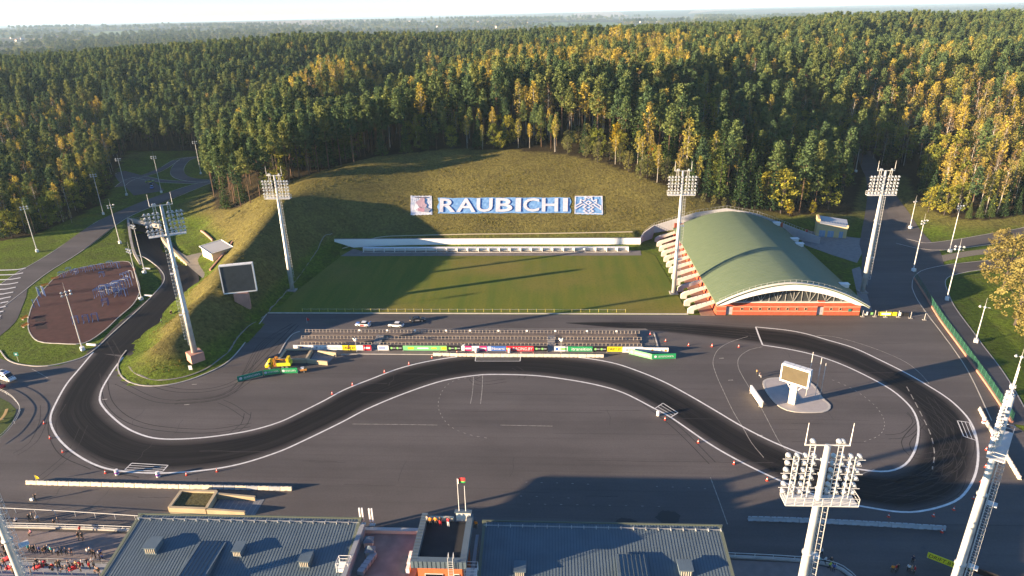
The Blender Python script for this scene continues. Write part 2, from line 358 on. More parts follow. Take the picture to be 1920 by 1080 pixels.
# ------------------------------------------------------------------ asphalt
def asphalt_mat(name, base, track=False):
    m = bpy.data.materials.new(name); m.use_nodes = True; N, L = nodes(m); b = N['Principled BSDF']; b.inputs['Roughness'].default_value = .82; b.inputs['Specular IOR Level'].default_value = .25
    ge = N.new('ShaderNodeNewGeometry')
    def noise(sc, det=4, rough=.6, vec=None):
        n = N.new('ShaderNodeTexNoise'); n.inputs['Scale'].default_value = 1; n.inputs['Detail'].default_value = det; n.inputs['Roughness'].default_value = rough
        mp = N.new('ShaderNodeMapping'); mp.inputs['Scale'].default_value = sc; L.new(vec or ge.outputs['Position'], mp.inputs[0]); L.new(mp.outputs[0], n.inputs['Vector']); return n.outputs[0]
    def mr(i, a, c, lo, hi):
        r = N.new('ShaderNodeMapRange'); r.inputs[1].default_value = a; r.inputs[2].default_value = c; r.inputs[3].default_value = lo; r.inputs[4].default_value = hi; L.new(i, r.inputs[0]); return r.outputs[0]
    def mul(a, c):
        x = N.new('ShaderNodeMath'); x.operation = 'MULTIPLY'; L.new(a, x.inputs[0])
        if hasattr(c, 'links'): L.new(c, x.inputs[1])
        else: x.inputs[1].default_value = c
        return x.outputs[0]
    v = mul(mul(mul(mr(noise((.010, .13, .1), 5), .3, .7, .80, 1.18), mr(noise((.035, .05, .05), 6, .65), .3, .7, .84, 1.15)), mr(noise((2.5, 2.5, 1), 3), .25, .75, .9, 1.1)), mr(noise((.004, .9, .1), 2, .4), .35, .42, .93, 1.0))
    x = N.new('ShaderNodeMix'); x.data_type = 'RGBA'; x.blend_type = 'MULTIPLY'; x.inputs[0].default_value = 1; x.inputs[6].default_value = (*base, 1)
    cc = N.new('ShaderNodeCombineColor'); [L.new(v, cc.inputs[i]) for i in range(3)]; L.new(cc.outputs[0], x.inputs[7])
    col = x.outputs[2]
    if track:
        uv = N.new('ShaderNodeUVMap'); sx = N.new('ShaderNodeSeparateXYZ'); L.new(uv.outputs[0], sx.inputs[0])
        s1 = noise((.022, 42, 1), 6, .8, uv.outputs[0]); s2 = noise((.012, 4.5, 1), 4, .6, uv.outputs[0])
        # rubber laid down along the driven line: heavy in the middle, thin near the painted edges
        e1 = mr(sx.outputs[1], .02, .20, 0, 1); e2 = mr(sx.outputs[1], .98, .78, 0, 1)
        k = mul(mul(e1, e2), mr(s2, .25, .5, .82, 1)); k = mul(k, mr(s1, .34, .55, .80, 1.0))
        st = N.new('ShaderNodeMath'); st.operation = 'MAXIMUM'; L.new(k, st.inputs[0]); L.new(mul(mr(s1, .53, .66, 0, .8), mr(sx.outputs[1], 0, .05, .6, 1)), st.inputs[1])
        y = N.new('ShaderNodeMix'); y.data_type = 'RGBA'; L.new(st.outputs[0], y.inputs[0]); L.new(col, y.inputs[6]); y.inputs[7].default_value = (.0085, .008, .0088, 1); col = y.outputs[2]
        b.inputs['Specular IOR Level'].default_value = .12; rg = mr(st.outputs[0], 0, 1, .85, .75); L.new(rg, b.inputs['Roughness'])
    L.new(col, b.inputs['Base Color']); return m
ASPH = (.094, .0845, .083)
M_asph = asphalt_mat('plaza_asphalt', ASPH); M_road = asphalt_mat('road_asphalt', (.094, .085, .084)); M_track = asphalt_mat('rubbered_track', ASPH, True)
plaza = struct(MB().sheet(PLAZA, 0.).build('plaza_asphalt', M_asph))

def smooth_line(pts, step=1.5, closed=False):
    """Catmull-Rom through world points"""
    P = [np.array(p, float) for p in pts]; out = []
    n = len(P)
    for i in range(n - 1 if not closed else n):
        p0 = P[i - 1] if (i > 0 or closed) else 2 * P[0] - P[1]; p1 = P[i]; p2 = P[(i + 1) % n]
        p3 = P[(i + 2) % n] if (i + 2 < n or closed) else 2 * P[-1] - P[-2]
        k = max(2, int(np.linalg.norm(p2 - p1) / step))
        for j in range(k):
            t = j / k; out.append(.5 * ((2 * p1) + (-p0 + p2) * t + (2 * p0 - 5 * p1 + 4 * p2 - p3) * t * t + (-p0 + 3 * p1 - 3 * p2 + p3) * t ** 3))
    if not closed: out.append(P[-1])
    return [tuple(o) for o in out]
def gl(pts, step=1.5, z=0.): return smooth_line([g2(p[0], p[1], z) for p in pts], step)
def offset_line(line, d):
    L2 = np.array(line); t = np.gradient(L2, axis=0); t /= np.linalg.norm(t, axis=1)[:, None] + 1e-9; n = np.stack([-t[:, 1], t[:, 0]], 1); return L2 + n * (np.array(d)[:, None] if hasattr(d, '__len__') else d)
def strip(mb, line, width, z, m=0, closed=False, dz=None):
    a = offset_line(line, width / 2); c = offset_line(line, -width / 2); b = len(mb.v); n = len(line)
    zf = (lambda x, y: z) if dz is None else None
    if dz is None: za = [z] * n; zc = [z] * n
    else: za = Zs(a[:, 0], a[:, 1]) + dz; zc = Zs(c[:, 0], c[:, 1]) + dz
    for i in range(n): mb.v += [(a[i][0], a[i][1], float(za[i])), (c[i][0], c[i][1], float(zc[i]))]
    for i in range(n - 1): mb.f.append((b + 2 * i, b + 2 * i + 1, b + 2 * i + 3, b + 2 * i + 2)); mb.m.append(m)
    return mb
def dashes(mb, line, width, z, on, off, m=0):
    P = np.array(line); s = np.concatenate([[0], np.cumsum(np.linalg.norm(np.diff(P, axis=0), axis=1))]); q = 0.
    while q < s[-1]:
        e = min(q + on, s[-1]); ts = np.linspace(q, e, 3); seg = [(np.interp(t, s, P[:, 0]), np.interp(t, s, P[:, 1])) for t in ts]
        strip(mb, seg, width, z, m); q += on + off
    return mb

# driven track between its two painted edges
OUT = [(175, 660), (150, 690), (125, 720), (105, 755), (95, 780), (97, 800), (112, 825), (140, 850), (180, 872), (225, 883), (300, 887), (380, 882), (450, 870), (520, 848), (570, 826), (640, 792), (690, 766), (760, 737), (830, 714), (890, 704), (930, 702), (1000, 704), (1060, 711), (1120, 722), (1170, 737), (1227, 766), (1257, 782), (1327, 830), (1380, 861), (1440, 891), (1500, 917), (1560, 938), (1620, 950), (1690, 960), (1740, 956), (1790, 940), (1815, 917), (1830, 885), (1834, 848), (1828, 810), (1812, 780), (1780, 749), (1740, 723), (1700, 700), (1650, 675), (1600, 652), (1550, 637), (1512, 626), (1475, 619), (1417, 613)]
INN = [(231, 670), (217, 687), (202, 710), (191, 730), (187, 750), (195, 765), (210, 781), (232, 799), (257, 812), (287, 821), (325, 823.5), (375, 821), (425, 815), (475, 806), (525, 791), (570, 770), (610, 750), (645, 731), (695, 711), (745, 692), (795, 679), (857, 669), (930, 664), (1010, 664), (1085, 670), (1147, 680), (1197, 696), (1247, 717), (1297, 744), (1345, 772), (1394, 801), (1450, 829), (1515, 855), (1570, 871), (1615, 880.5), (1652, 884), (1677, 881), (1697, 871), (1710, 855), (1719, 832), (1722, 800), (1715, 775), (1700, 755), (1670, 730), (1625, 705), (1575, 682), (1525, 665), (1475, 654), (1430, 647)]
OL, IL = gl(OUT), gl(INN)
PAIR = [((175, 660), (231, 670)), ((125, 720), (202, 710)), ((95, 780), (187, 750)), ((140, 850), (210, 781)), ((225, 883), (257, 812)), ((300, 887), (325, 823.5)), ((450, 870), (425, 815)), ((570, 826), (525, 791)), ((690, 766), (645, 731)), ((830, 714), (795, 679)), ((930, 702), (930, 664)), ((1060, 711), (1085, 670)), ((1170, 737), (1197, 696)), ((1257, 782), (1297, 744)), ((1380, 861), (1394, 801)), ((1500, 917), (1515, 855)), ((1690, 960), (1652, 884)), ((1790, 940), (1697, 871)), ((1834, 848), (1722, 800)), ((1812, 780), (1715, 775)), ((1740, 723), (1670, 730)), ((1600, 652), (1575, 682)), ((1512, 626), (1525, 665)), ((1417, 613), (1430, 647))]
def near_idx(line, p):
    q = np.array(line) - np.array(g2(*p)); return int(np.argmin((q ** 2).sum(1)))
def seg_sample(line, i, j, n):
    P = np.array(line[i:j + 1]); s = np.concatenate([[0], np.cumsum(np.linalg.norm(np.diff(P, axis=0), axis=1))]); t = np.linspace(0, s[-1], n)
    return np.stack([np.interp(t, s, P[:, 0]), np.interp(t, s, P[:, 1])], 1)
def band(pairs, OLn, ILn, name, matl, z, parent):
    A, B = [], []
    for (o1, i1), (o2, i2) in zip(pairs[:-1], pairs[1:]):
        a0, a1, b0, b1 = near_idx(OLn, o1), near_idx(OLn, o2), near_idx(ILn, i1), near_idx(ILn, i2); n = max(6, (a1 - a0) // 1)
        A.append(seg_sample(OLn, a0, a1, n)[:-1]); B.append(seg_sample(ILn, b0, b1, n)[:-1])
    A.append(np.array([OLn[near_idx(OLn, pairs[-1][0])]])); B.append(np.array([ILn[near_idx(ILn, pairs[-1][1])]]))
    A = np.concatenate(A); B = np.concatenate(B); NV = 9; mb = MB(); uv = []
    mid = (A + B) / 2; s = np.concatenate([[0], np.cumsum(np.linalg.norm(np.diff(mid, axis=0), axis=1))])
    for i in range(len(A)):
        for k in range(NV): t = k / (NV - 1); p = A[i] * (1 - t) + B[i] * t; mb.v.append((p[0], p[1], z)); uv.append((s[i], t))
    for i in range(len(A) - 1):
        for k in range(NV - 1): a = i * NV + k; mb.f.append((a, a + NV, a + NV + 1, a + 1)); mb.m.append(0)
    o = mb.build(name, matl, parent); ul = o.data.uv_layers.new(name='UVMap')
    li = np.empty(len(o.data.loops), np.int32); o.data.loops.foreach_get('vertex_index', li); ul.data.foreach_set('uv', np.array(uv, np.float32)[li].ravel())
    if o.data.polygons[0].normal.z < 0: o.data.flip_normals()
    return o
track = struct(band(PAIR, OL, IL, 'drift_track', M_track, .004, None))
# the rubbered run-up between the finish line and the field edge, and the run down from the underpass
RU_O = gl([(1060, 605), (1130, 603), (1200, 603), (1300, 606), (1417, 613)]); RU_I = gl([(1062, 606), (1140, 614), (1230, 622), (1320, 633), (1430, 647)])
struct(band([((1060, 605), (1062, 606)), ((1200, 603), (1230, 622)), ((1417, 613), (1430, 647))], RU_O, RU_I, 'track_run_up', M_track, .004, None))
M_paint = mat('road_paint', (.74, .74, .72), .6, col2=(.56, .55, .54), scale=.9, detail=6); M_paint_thin = mat('worn_paint', (.30, .28, .25), .7, noise=.4, scale=1.2)
tl = MB(); strip(tl, OL, .42, .010)
i0 = near_idx(IL, (870, 667)); i1 = near_idx(IL, (1085, 670)); strip(tl, IL[:i0], .42, .010); strip(tl, IL[i1:], .42, .010)
strip(tl, gl([(1417, 613), (1423, 630), (1430, 647)]), .4, .012)
tl.build('track_edge_line', M_paint, track)
def clip_zone(quad, n):
    mb = MB(); q = [np.array(g2(*p)) for p in quad]
    for a, b in ((0, 1), (1, 2), (2, 3), (3, 0)): strip(mb, [tuple(q[a]), tuple((q[a] + q[b]) / 2), tuple(q[b])], .2, .014)
    for k in range(1, n): t = k / n; strip(mb, [tuple(q[0] * (1 - t) + q[3] * t), tuple(((q[0] + q[1]) * (1 - t) + (q[3] + q[2]) * t) / 2), tuple(q[1] * (1 - t) + q[2] * t)], .13, .013)
    return mb.build('clipping_zone', M_paint, track)
clip_zone([(247, 868.5), (315, 872.5), (305, 884), (234, 881)], 3); clip_zone([(892, 669.5), (976, 669.5), (975, 677), (891, 677)], 2)
clip_zone([(1243, 756), (1271, 774), (1258, 782), (1228, 766)], 3); clip_zone([(1795, 789), (1807, 818), (1831, 826), (1817, 792)], 3)
th = MB()
for pts in ([(1402, 631), (1370, 641), (1347, 655), (1337, 677), (1342, 700), (1355, 730), (1375, 772), (1392, 800), (1409, 830), (1432, 858)],
            [(1430, 650), (1405, 656), (1386, 670), (1384, 687), (1392, 705), (1407, 730), (1430, 770), (1462, 830), (1478, 845)],
            [(1531, 629), (1562, 631), (1612, 644), (1662, 662), (1700, 680), (1725, 700), (1742, 719)], [(905, 704), (904, 730), (901, 757)], [(888, 706), (886, 735), (882, 757)],
            [(938, 797), (985, 798), (1036, 799)], [(1332, 895), (1348, 938), (1364, 983)], [(1522, 878), (1600, 890), (1640, 880)], [(660, 795), (760, 796), (820, 797)], [(60, 692), (75, 700), (90, 709)]):
    strip(th, gl(pts), .15, .009)
dashes(th, gl([(900, 706), (860, 711), (835, 725), (822, 752), (826, 776), (845, 800), (880, 815), (918, 822)]), .12, .009, .6, 1.1)
dashes(th, gl([(1700, 725), (1725, 772), (1745, 815), (1752, 850), (1748, 880)]), .2, .013, 2.2, 1.4)
dashes(th, gl([(1560, 712), (1600, 730), (1640, 760), (1658, 790), (1650, 815), (1615, 830)]), .13, .009, .6, .9)
for y0, x0, x1 in ((904, 985, 1130), (912, 1230, 1330), (930, 975, 1090), (945, 990, 1250)): dashes(th, gl([(x0, y0), ((x0 + x1) / 2, y0 + 2), (x1, y0 + 5)]), .12, .009, .4, 2.6)
for x, y in ((364, 721), (350, 759), (196, 749), (1353, 672), (1370, 713), (1425, 817)): th.sheet([(g2(x, y)[0] + a, g2(x, y)[1] + b) for a, b in ((-.6, -.15), (.6, 0), (.6, .3), (-.6, .15))], .009)
th.build('thin_marking', M_paint_thin, plaza)
# single tyre marks off the racing line
tm = MB(); rr = random.Random(3)
def mark(pts, wd=.28):
    l = gl(pts); strip(tm, l, wd, .007); strip(tm, [tuple(p) for p in offset_line(l, 1.5)], wd, .007)
mark([(187, 700), (200, 760), (260, 800), (380, 812), (470, 800)], .2); mark([(150, 800), (128, 845), (90, 880), (50, 910)], .12); mark([(76, 760), (74, 790), (55, 830), (25, 850)], .12)
mark([(140, 850), (190, 880), (260, 895)], .25); mark([(110, 760), (90, 800), (110, 850), (170, 880)], .2); mark([(200, 640), (240, 700), (330, 735), (440, 720), (520, 650), (560, 610)], .22)
mark([(215, 720), (300, 755), (420, 745), (500, 690)], .16); mark([(458, 775), (452, 795), (425, 815)], .15); mark([(408, 755), (430, 765), (458, 784)], .12)
mark([(893, 703), (880, 712), (900, 722), (950, 716)], .16); mark([(960, 690), (975, 700), (972, 708)], .16); mark([(1180, 738), (1260, 800), (1330, 870)], .16)
for k in range(7):
    x = 1680 + rr.random() * 90; y = 740 + rr.random() * 60
    mark([(x, y), (x + 30 + rr.random() * 40, y + 55), (x + 15 + rr.random() * 40, y + 125), (x - 60, y + 160)], .13)
for k in range(5):
    y = 604 + k * 3; mark([(1150 + k * 12, y), (1300, y + 4 + k), (1420, y + 12 + k * 2)], .16)
for k in range(2):
    a = rr.random() * 8; mark([(560 - a * 2, 600 + a), (520 - a * 5, 640 + a), (430, 720 + a * 2), (330, 745 + a)], .14)
mark([(1700, 775), (1712, 790), (1690, 812), (1660, 815)], .14); mark([(1720, 790), (1690, 830), (1720, 860), (1790, 850)], .18)
sj = MB()                                        # paving joints and cracks in the asphalt
for k in range(46):
    y = 96 + rr.random() * 82; x = -95 + rr.random() * 170; l = 6 + 38 * rr.random() ** 2; q_ = [(x + l * i / 6, y + rr.uniform(-.12, .12)) for i in range(7)]; strip(sj, q_, .07 + .08 * rr.random(), .0065)
for k in range(16):
    y = 92 + rr.random() * 80; x = -100 + rr.random() * 175; q_ = [(x + rr.uniform(-.5, .5), y + i * 1.6) for i in range(5)]; strip(sj, q_, .08, .0066)
sj.build('paving_joint', mat('joint_tar', (.050, .045, .044), .8, noise=.3, scale=.7), plaza)
tm.build('tyre_mark', mat('tyre_rubber_on_asphalt', (.030, .027, .027), .85, noise=.3, scale=.8), plaza)
st = MB()                                        # oil and water stains
def blot(px, py, rx, ry, seed):
    q = random.Random(seed); c = g2(px, py); st.sheet([(c[0] + math.cos(a) * rx * (1 + .25 * (q.random() - .5) + .2 * math.sin(2 * a + seed)), c[1] + math.sin(a) * ry * (1 + .3 * (q.random() - .5))) for a in [i * math.tau / 22 for i in range(22)]], .006)
blot(1253, 970, 1.9, 1.9, 1); blot(1176, 983, 2.0, 1.6, 2); blot(622, 604, 2.8, 2.2, 3)
st.build('wet_stain', mat('wet_asphalt', (.006, .006, .006), .35, spec=.5), plaza)

# ------------------------------------------------------------------ playing field
def field_mat():
    m = bpy.data.materials.new('mown_grass'); m.use_nodes = True; N, L = nodes(m); b = N['Principled BSDF']; b.inputs['Roughness'].default_value = .95; b.inputs['Specular IOR Level'].default_value = .1
    ge = N.new('ShaderNodeNewGeometry'); 
    def noise(sc, det=4):
        mp = N.new('ShaderNodeMapping'); mp.inputs['Scale'].default_value = sc; L.new(ge.outputs['Position'], mp.inputs[0]); n = N.new('ShaderNodeTexNoise'); n.inputs['Scale'].default_value = 1; n.inputs['Detail'].default_value = det; L.new(mp.outputs[0], n.inputs[0]); return n.outputs[0]
    def mix(f, a, c, lo, hi):
        r = N.new('ShaderNodeMapRange'); r.inputs[1].default_value = lo; r.inputs[2].default_value = hi; L.new(f, r.inputs[0])
        x = N.new('ShaderNodeMix'); x.data_type = 'RGBA'; L.new(r.outputs[0], x.inputs[0])
        for s, i in ((a, 6), (c, 7)):
            if hasattr(s, 'links'): L.new(s, x.inputs[i])
            else: x.inputs[i].default_value = (*s, 1)
        return x.outputs[2]
    c = mix(noise((.30, .03, 1), 3), (.146, .152, .024), (.098, .134, .020), .35, .65)
    c = mix(noise((.025, .03, 1), 4), c, (.19, .155, .040), .48, .72)
    c = mix(noise((1.5, 1.5, 1), 4), c, (.085, .095, .018), .5, .8)
    L.new(c, b.inputs['Base Color']); return m
field = struct(MB().sheet(FIELD, .0).build('playing_field', field_mat()))
M_kerb = mat('kerb_concrete', (.42, .40, .37), .85, noise=.15, scale=.6); M_conc = mat('concrete', (.30, .285, .26), .85, noise=.15, scale=.5); M_pave = mat('grey_paving', (.21, .20, .195), .9, noise=.12, scale=.7)
def kerb(line, parent=None, w=.3, h=.12, name='kerb', z=0., matl=None, drape=False):
    a = offset_line(line, w / 2); c = offset_line(line, -w / 2); mb = MB(); n = len(line)
    zz = Zs([p[0] for p in line], [p[1] for p in line]) if drape else [z] * n
    for i in range(n):
        q = max(float(zz[i]), -.06 if not drape else -99); mb.v += [(a[i][0], a[i][1], q - .1), (a[i][0], a[i][1], q + h), (c[i][0], c[i][1], q + h), (c[i][0], c[i][1], q - .1)]
    for i in range(n - 1):
        for k in range(3): mb.f.append((4 * i + k, 4 * i + k + 1, 4 * i + 5 + k, 4 * i + 4 + k)); mb.m.append(0)
    mb.f += [(0, 3, 2, 1), (4 * n - 4, 4 * n - 3, 4 * n - 2, 4 * n - 1)]; mb.m += [0, 0]
    o = mb.build(name, matl or M_kerb, parent)
    return o if parent else struct(o)
kerb(smooth_line([(-87.6, 184.95), (-20, 184.95), (41.8, 184.95)], 10), w=.45)
kerb(gl([(237, 657), (226, 672), (221, 690), (230, 708), (252, 720), (285, 724), (330, 719), (380, 703), (430, 676), (470, 629), (500, 589)]))
# drain channel at the foot of the berm and the bank
kerb(gl([(243, 690), (255, 703), (285, 713), (330, 711), (380, 695), (420, 668), (445, 640), (472, 612), (505, 583), (555, 527), (603, 466), (625, 455)]), name='drain_channel', w=.45, h=.08, drape=True, matl=mat('drain_concrete', (.22, .205, .19), .9, noise=.2, scale=1))
# verge between kerb and berm is the ground sheet itself

# ------------------------------------------------------------------ roads of the valley and the right side, laid over the ground
def road(pts, width, name, matl=M_road, edge=True, dz=.05, z=0.):
    l = gl(pts, 3., z) if not isinstance(pts[0][0], float) else smooth_line(pts, 3.)
    mb = MB(); K = 5; n = len(l); P = [offset_line(l, width * (k / (K - 1) - .5) if not hasattr(width, '__len__') else np.interp(np.linspace(0, 1, n), np.linspace(0, 1, len(width)), width) * (k / (K - 1) - .5)) for k in range(K)]
    for k in range(K):
        zz = np.maximum(Zs(P[k][:, 0], P[k][:, 1]), -.05) + dz; mb.v += [(float(P[k][i][0]), float(P[k][i][1]), float(zz[i])) for i in range(n)]
    for k in range(K - 1):
        for i in range(n - 1): mb.f.append((k * n + i, k * n + i + 1, (k + 1) * n + i + 1, (k + 1) * n + i)); mb.m.append(0)
    o = mb.build(name, matl)
    if o.data.polygons[0].normal.z < 0: o.data.flip_normals()
    struct(o)
    if edge:
        for s in (0, K - 1): kerb([tuple(p) for p in P[s]], o, w=.22, h=.09, drape=True)
    return o
road([(-120, 640), (-40, 585), (0, 556), (60, 512), (125, 472), (200, 418), (262, 388), (330, 362), (400, 343), (450, 330)], 11.5, 'valley_road')
road([(-60, 640), (-20, 610), (2, 575), (25, 535), (60, 500)], [15, 13, 12, 9, 6], 'road_junction', dz=.045, edge=False)
road([(225, 352), (245, 338), (290, 322), (330, 305), (365, 297), (405, 296)], 5, 'loop_road', z=0.)
road([(225, 322), (262, 332), (300, 341), (350, 343), (420, 341)], 6, 'loop_road')
road([(372, 296), (345, 305), (332, 318), (340, 332), (370, 339), (410, 340)], 7.5, 'hairpin_road', dz=.06)
road([(228, 325), (250, 340), (268, 352), (280, 362)], [8, 13, 15, 15], 'loop_road', dz=.07, edge=False)
# track between underpass and plaza
tr = MB(); cl = gl([(203, 664), (232, 643), (272, 601), (318, 556), (338, 530), (328, 500), (300, 470), (278, 446), (266, 418)], 2.); wd = np.interp(np.linspace(0, 1, len(cl)), [0, .12, .25, .45, .6, .72, .82, .92, 1], [14, 15, 13, 11.5, 11.5, 13, 14, 13, 13])
tr_p = [offset_line(cl, wd * (k / 6 - .5)) for k in range(7)]; n = len(cl); uvt = []
for k in range(7):
    for i in range(n):
        x, y = tr_p[k][i]; inside = bool(_poly_mask(_grow(CUT, 1), np.array([x]), np.array([y]))[0]); q = float(cut_z(x, y)) if inside else 0.
        tr.v.append((x, y, q + (.055 if i > 14 else .0055))); uvt.append((i * 2., .05 + .90 * k / 6))
for k in range(6):
    for i in range(n - 1): tr.f.append((k * n + i, k * n + i + 1, (k + 1) * n + i + 1, (k + 1) * n + i)); tr.m.append(0)
tro = struct(tr.build('underpass_track', asphalt_mat('rubbered_descent', (.088, .080, .078), True)))
_ul = tro.data.uv_layers.new(name='UVMap'); _li = np.empty(len(tro.data.loops), np.int32); tro.data.loops.foreach_get('vertex_index', _li); _ul.data.foreach_set('uv', np.array(uvt, np.float32)[_li].ravel())
if tro.data.polygons[0].normal.z < 0: tro.data.flip_normals()
# right-hand roads
road([(1612, 318), (1640, 345), (1655, 385), (1672, 430), (1690, 480), (1690, 530), (1700, 600)], [9, 10, 12, 19, 27, 24, 17], 'service_road', dz=.052, edge=False)
road([(1690, 452), (1740, 462), (1800, 457), (1860, 449), (1930, 438), (2000, 425)], 8.5, 'woodland_road', dz=.06)
road([(1900, 795), (1850, 700), (1800, 630), (1750, 560), (1745, 520), (1785, 505), (1860, 495), (1930, 487)], [8, 8, 8, 9, 10, 8, 7, 7], 'side_path', dz=.056)
road([(1722, 520), (1745, 492), (1800, 478), (1860, 470), (1930, 462)], 4.5, 'gravel_path', matl=mat('gravel', (.17, .15, .12), .95, noise=.2, scale=2), dz=.05, edge=False)
# paved forecourts
struct(MB().sheet([g2(*p) for p in [(1478, 425), (1500, 428), (1560, 440), (1605, 446), (1630, 448), (1607, 493), (1560, 478), (1510, 460)]], .03).build('paved_yard', M_pave))
struct(MB().sheet([g2(*p) for p in [(1597, 505), (1612, 500), (1650, 592), (1616, 592)]], .028).build('pavement', M_pave))
struct(MB().sheet([g2(*p) for p in [(320, 463), (350, 480), (375, 474), (398, 478), (405, 497), (380, 522), (360, 505), (335, 482)]], .075).build('forecourt', mat('beige_paving', (.27, .24, .19), .9, noise=.12, scale=.6)))
# bark-red sports surface
PG = gl([(52, 600), (62, 570), (80, 545), (112, 515), (160, 500), (232, 490), (248, 500), (258, 525), (262, 545), (250, 570), (222, 595), (195, 620), (158, 643), (110, 644), (72, 640), (55, 622), (52, 600)], 2)
PGO = struct(MB().sheet(PG[:-1], .06).build('sports_surface', mat('red_rubber_crumb', (.062, .023, .021), .95, noise=.22, scale=.5)))
kerb(PG, PGO, w=.25, h=.1)
for _q in ([(66, 595), (85, 594), (86, 603), (66, 604)], [(66, 609), (87, 608), (90, 617), (68, 618)]): MB().sheet([g2(*p) for p in _q], .068).build('rubber_mat', mat('dark_rubber', (.028, .014, .014), .9), PGO)
# kerbs of the grass island round the sports surface
kerb(gl([(0, 657), (15, 675), (42, 684), (90, 686), (150, 672), (178, 655), (205, 630), (238, 600), (262, 578), (290, 550), (308, 525), (300, 505), (275, 485), (255, 478)]), z=0.)
cw = MB()
for k in range(11):
    y = 506 + k * 9.0; x1 = 48 - k * 4.6
    strip(cw, gl([(-40, y + 2), (2, y + 1), (x1 - 16, y), (x1, y - 3)], 2), .9, .115)
struct(cw.build('crosshatch_marking', M_paint))
# ================================================================== trees
def leaf_mat(name, ramp, trans=.25):
    """foliage: colour differs from tree to tree and from clump to clump"""
    m = bpy.data.materials.new(name); m.use_nodes = True; N, L = nodes(m); N.remove(N['Principled BSDF']); out = N['Material Output']
    oi = N.new('ShaderNodeObjectInfo'); cr = N.new('ShaderNodeValToRGB'); e = cr.color_ramp.elements
    e[0].color = (*ramp[0], 1); e[1].color = (*ramp[-1], 1)
    for i, c in enumerate(ramp[1:-1]): q = e.new((i + 1) / (len(ramp) - 1)); q.color = (*c, 1)
    at = N.new('ShaderNodeAttribute'); at.attribute_name = 'tone'
    ad = N.new('ShaderNodeMath'); ad.operation = 'MULTIPLY_ADD'; L.new(at.outputs['Fac'], ad.inputs[0]); ad.inputs[1].default_value = .35; sb = N.new('ShaderNodeMath'); sb.operation = 'MULTIPLY_ADD'; L.new(oi.outputs['Random'], sb.inputs[0]); sb.inputs[1].default_value = .9; sb.inputs[2].default_value = -.12
    L.new(sb.outputs[0], ad.inputs[2]); L.new(ad.outputs[0], cr.inputs[0])
    mu = N.new('ShaderNodeMix'); mu.data_type = 'RGBA'; mu.blend_type = 'MULTIPLY'; mu.inputs[0].default_value = 1; L.new(cr.outputs[0], mu.inputs[6])
    mr = N.new('ShaderNodeMapRange'); L.new(at.outputs['Fac'], mr.inputs[0]); mr.inputs[3].default_value = .6; mr.inputs[4].default_value = 1.4
    cc = N.new('ShaderNodeCombineColor'); [L.new(mr.outputs[0], cc.inputs[i]) for i in range(3)]; L.new(cc.outputs[0], mu.inputs[7])
    d = N.new('ShaderNodeBsdfDiffuse'); t = N.new('ShaderNodeBsdfTranslucent'); mx = N.new('ShaderNodeMixShader'); mx.inputs[0].default_value = trans
    L.new(mu.outputs[2], d.inputs[0]); L.new(mu.outputs[2], t.inputs[0]); L.new(d.outputs[0], mx.inputs[1]); L.new(t.outputs[0], mx.inputs[2]); L.new(mx.outputs[0], out.inputs[0])
    return m
LM = dict(pine=leaf_mat('pine_needles', [(.054, .092, .048), (.084, .128, .052), (.120, .158, .054), (.165, .180, .054)], .32),
          spruce=leaf_mat('spruce_needles', [(.030, .056, .026), (.050, .088, .030), (.082, .118, .032)], .25),
          birch=leaf_mat('birch_leaves', [(.28, .225, .065), (.34, .27, .060), (.42, .325, .055), (.29, .29, .062), (.29, .205, .085)], .38),
          brown=leaf_mat('thin_brown_leaves', [(.14, .095, .050), (.19, .12, .055), (.21, .15, .055)], .3),
          gold=leaf_mat('yellow_leaves', [(.26, .19, .016), (.32, .24, .018), (.24, .22, .022)], .3),
          green=leaf_mat('yellowing_green_leaves', [(.125, .155, .034), (.20, .215, .038), (.30, .275, .040)], .38),
          silver=leaf_mat('grey_green_leaves', [(.11, .12, .048), (.14, .145, .055), (.17, .16, .05)], .3),
          orange=leaf_mat('orange_leaves', [(.38, .15, .012), (.46, .17, .012), (.42, .22, .012)], .3),
          red=leaf_mat('red_leaves', [(.42, .075, .012), (.45, .10, .012)], .3),
          willow=leaf_mat('golden_willow_leaves', [(.20, .165, .055), (.24, .20, .062), (.22, .20, .070)], .3))
BK = dict(pine=mat('pine_bark', (.16, .085, .045), .9, col2=(.10, .075, .055), scale=1.5), birch=mat('birch_bark', (.48, .45, .40), .8, col2=(.25, .22, .19), scale=2.5), dark=mat('dark_bark', (.06, .05, .042), .9, noise=.3, scale=2))
TREEM = {}
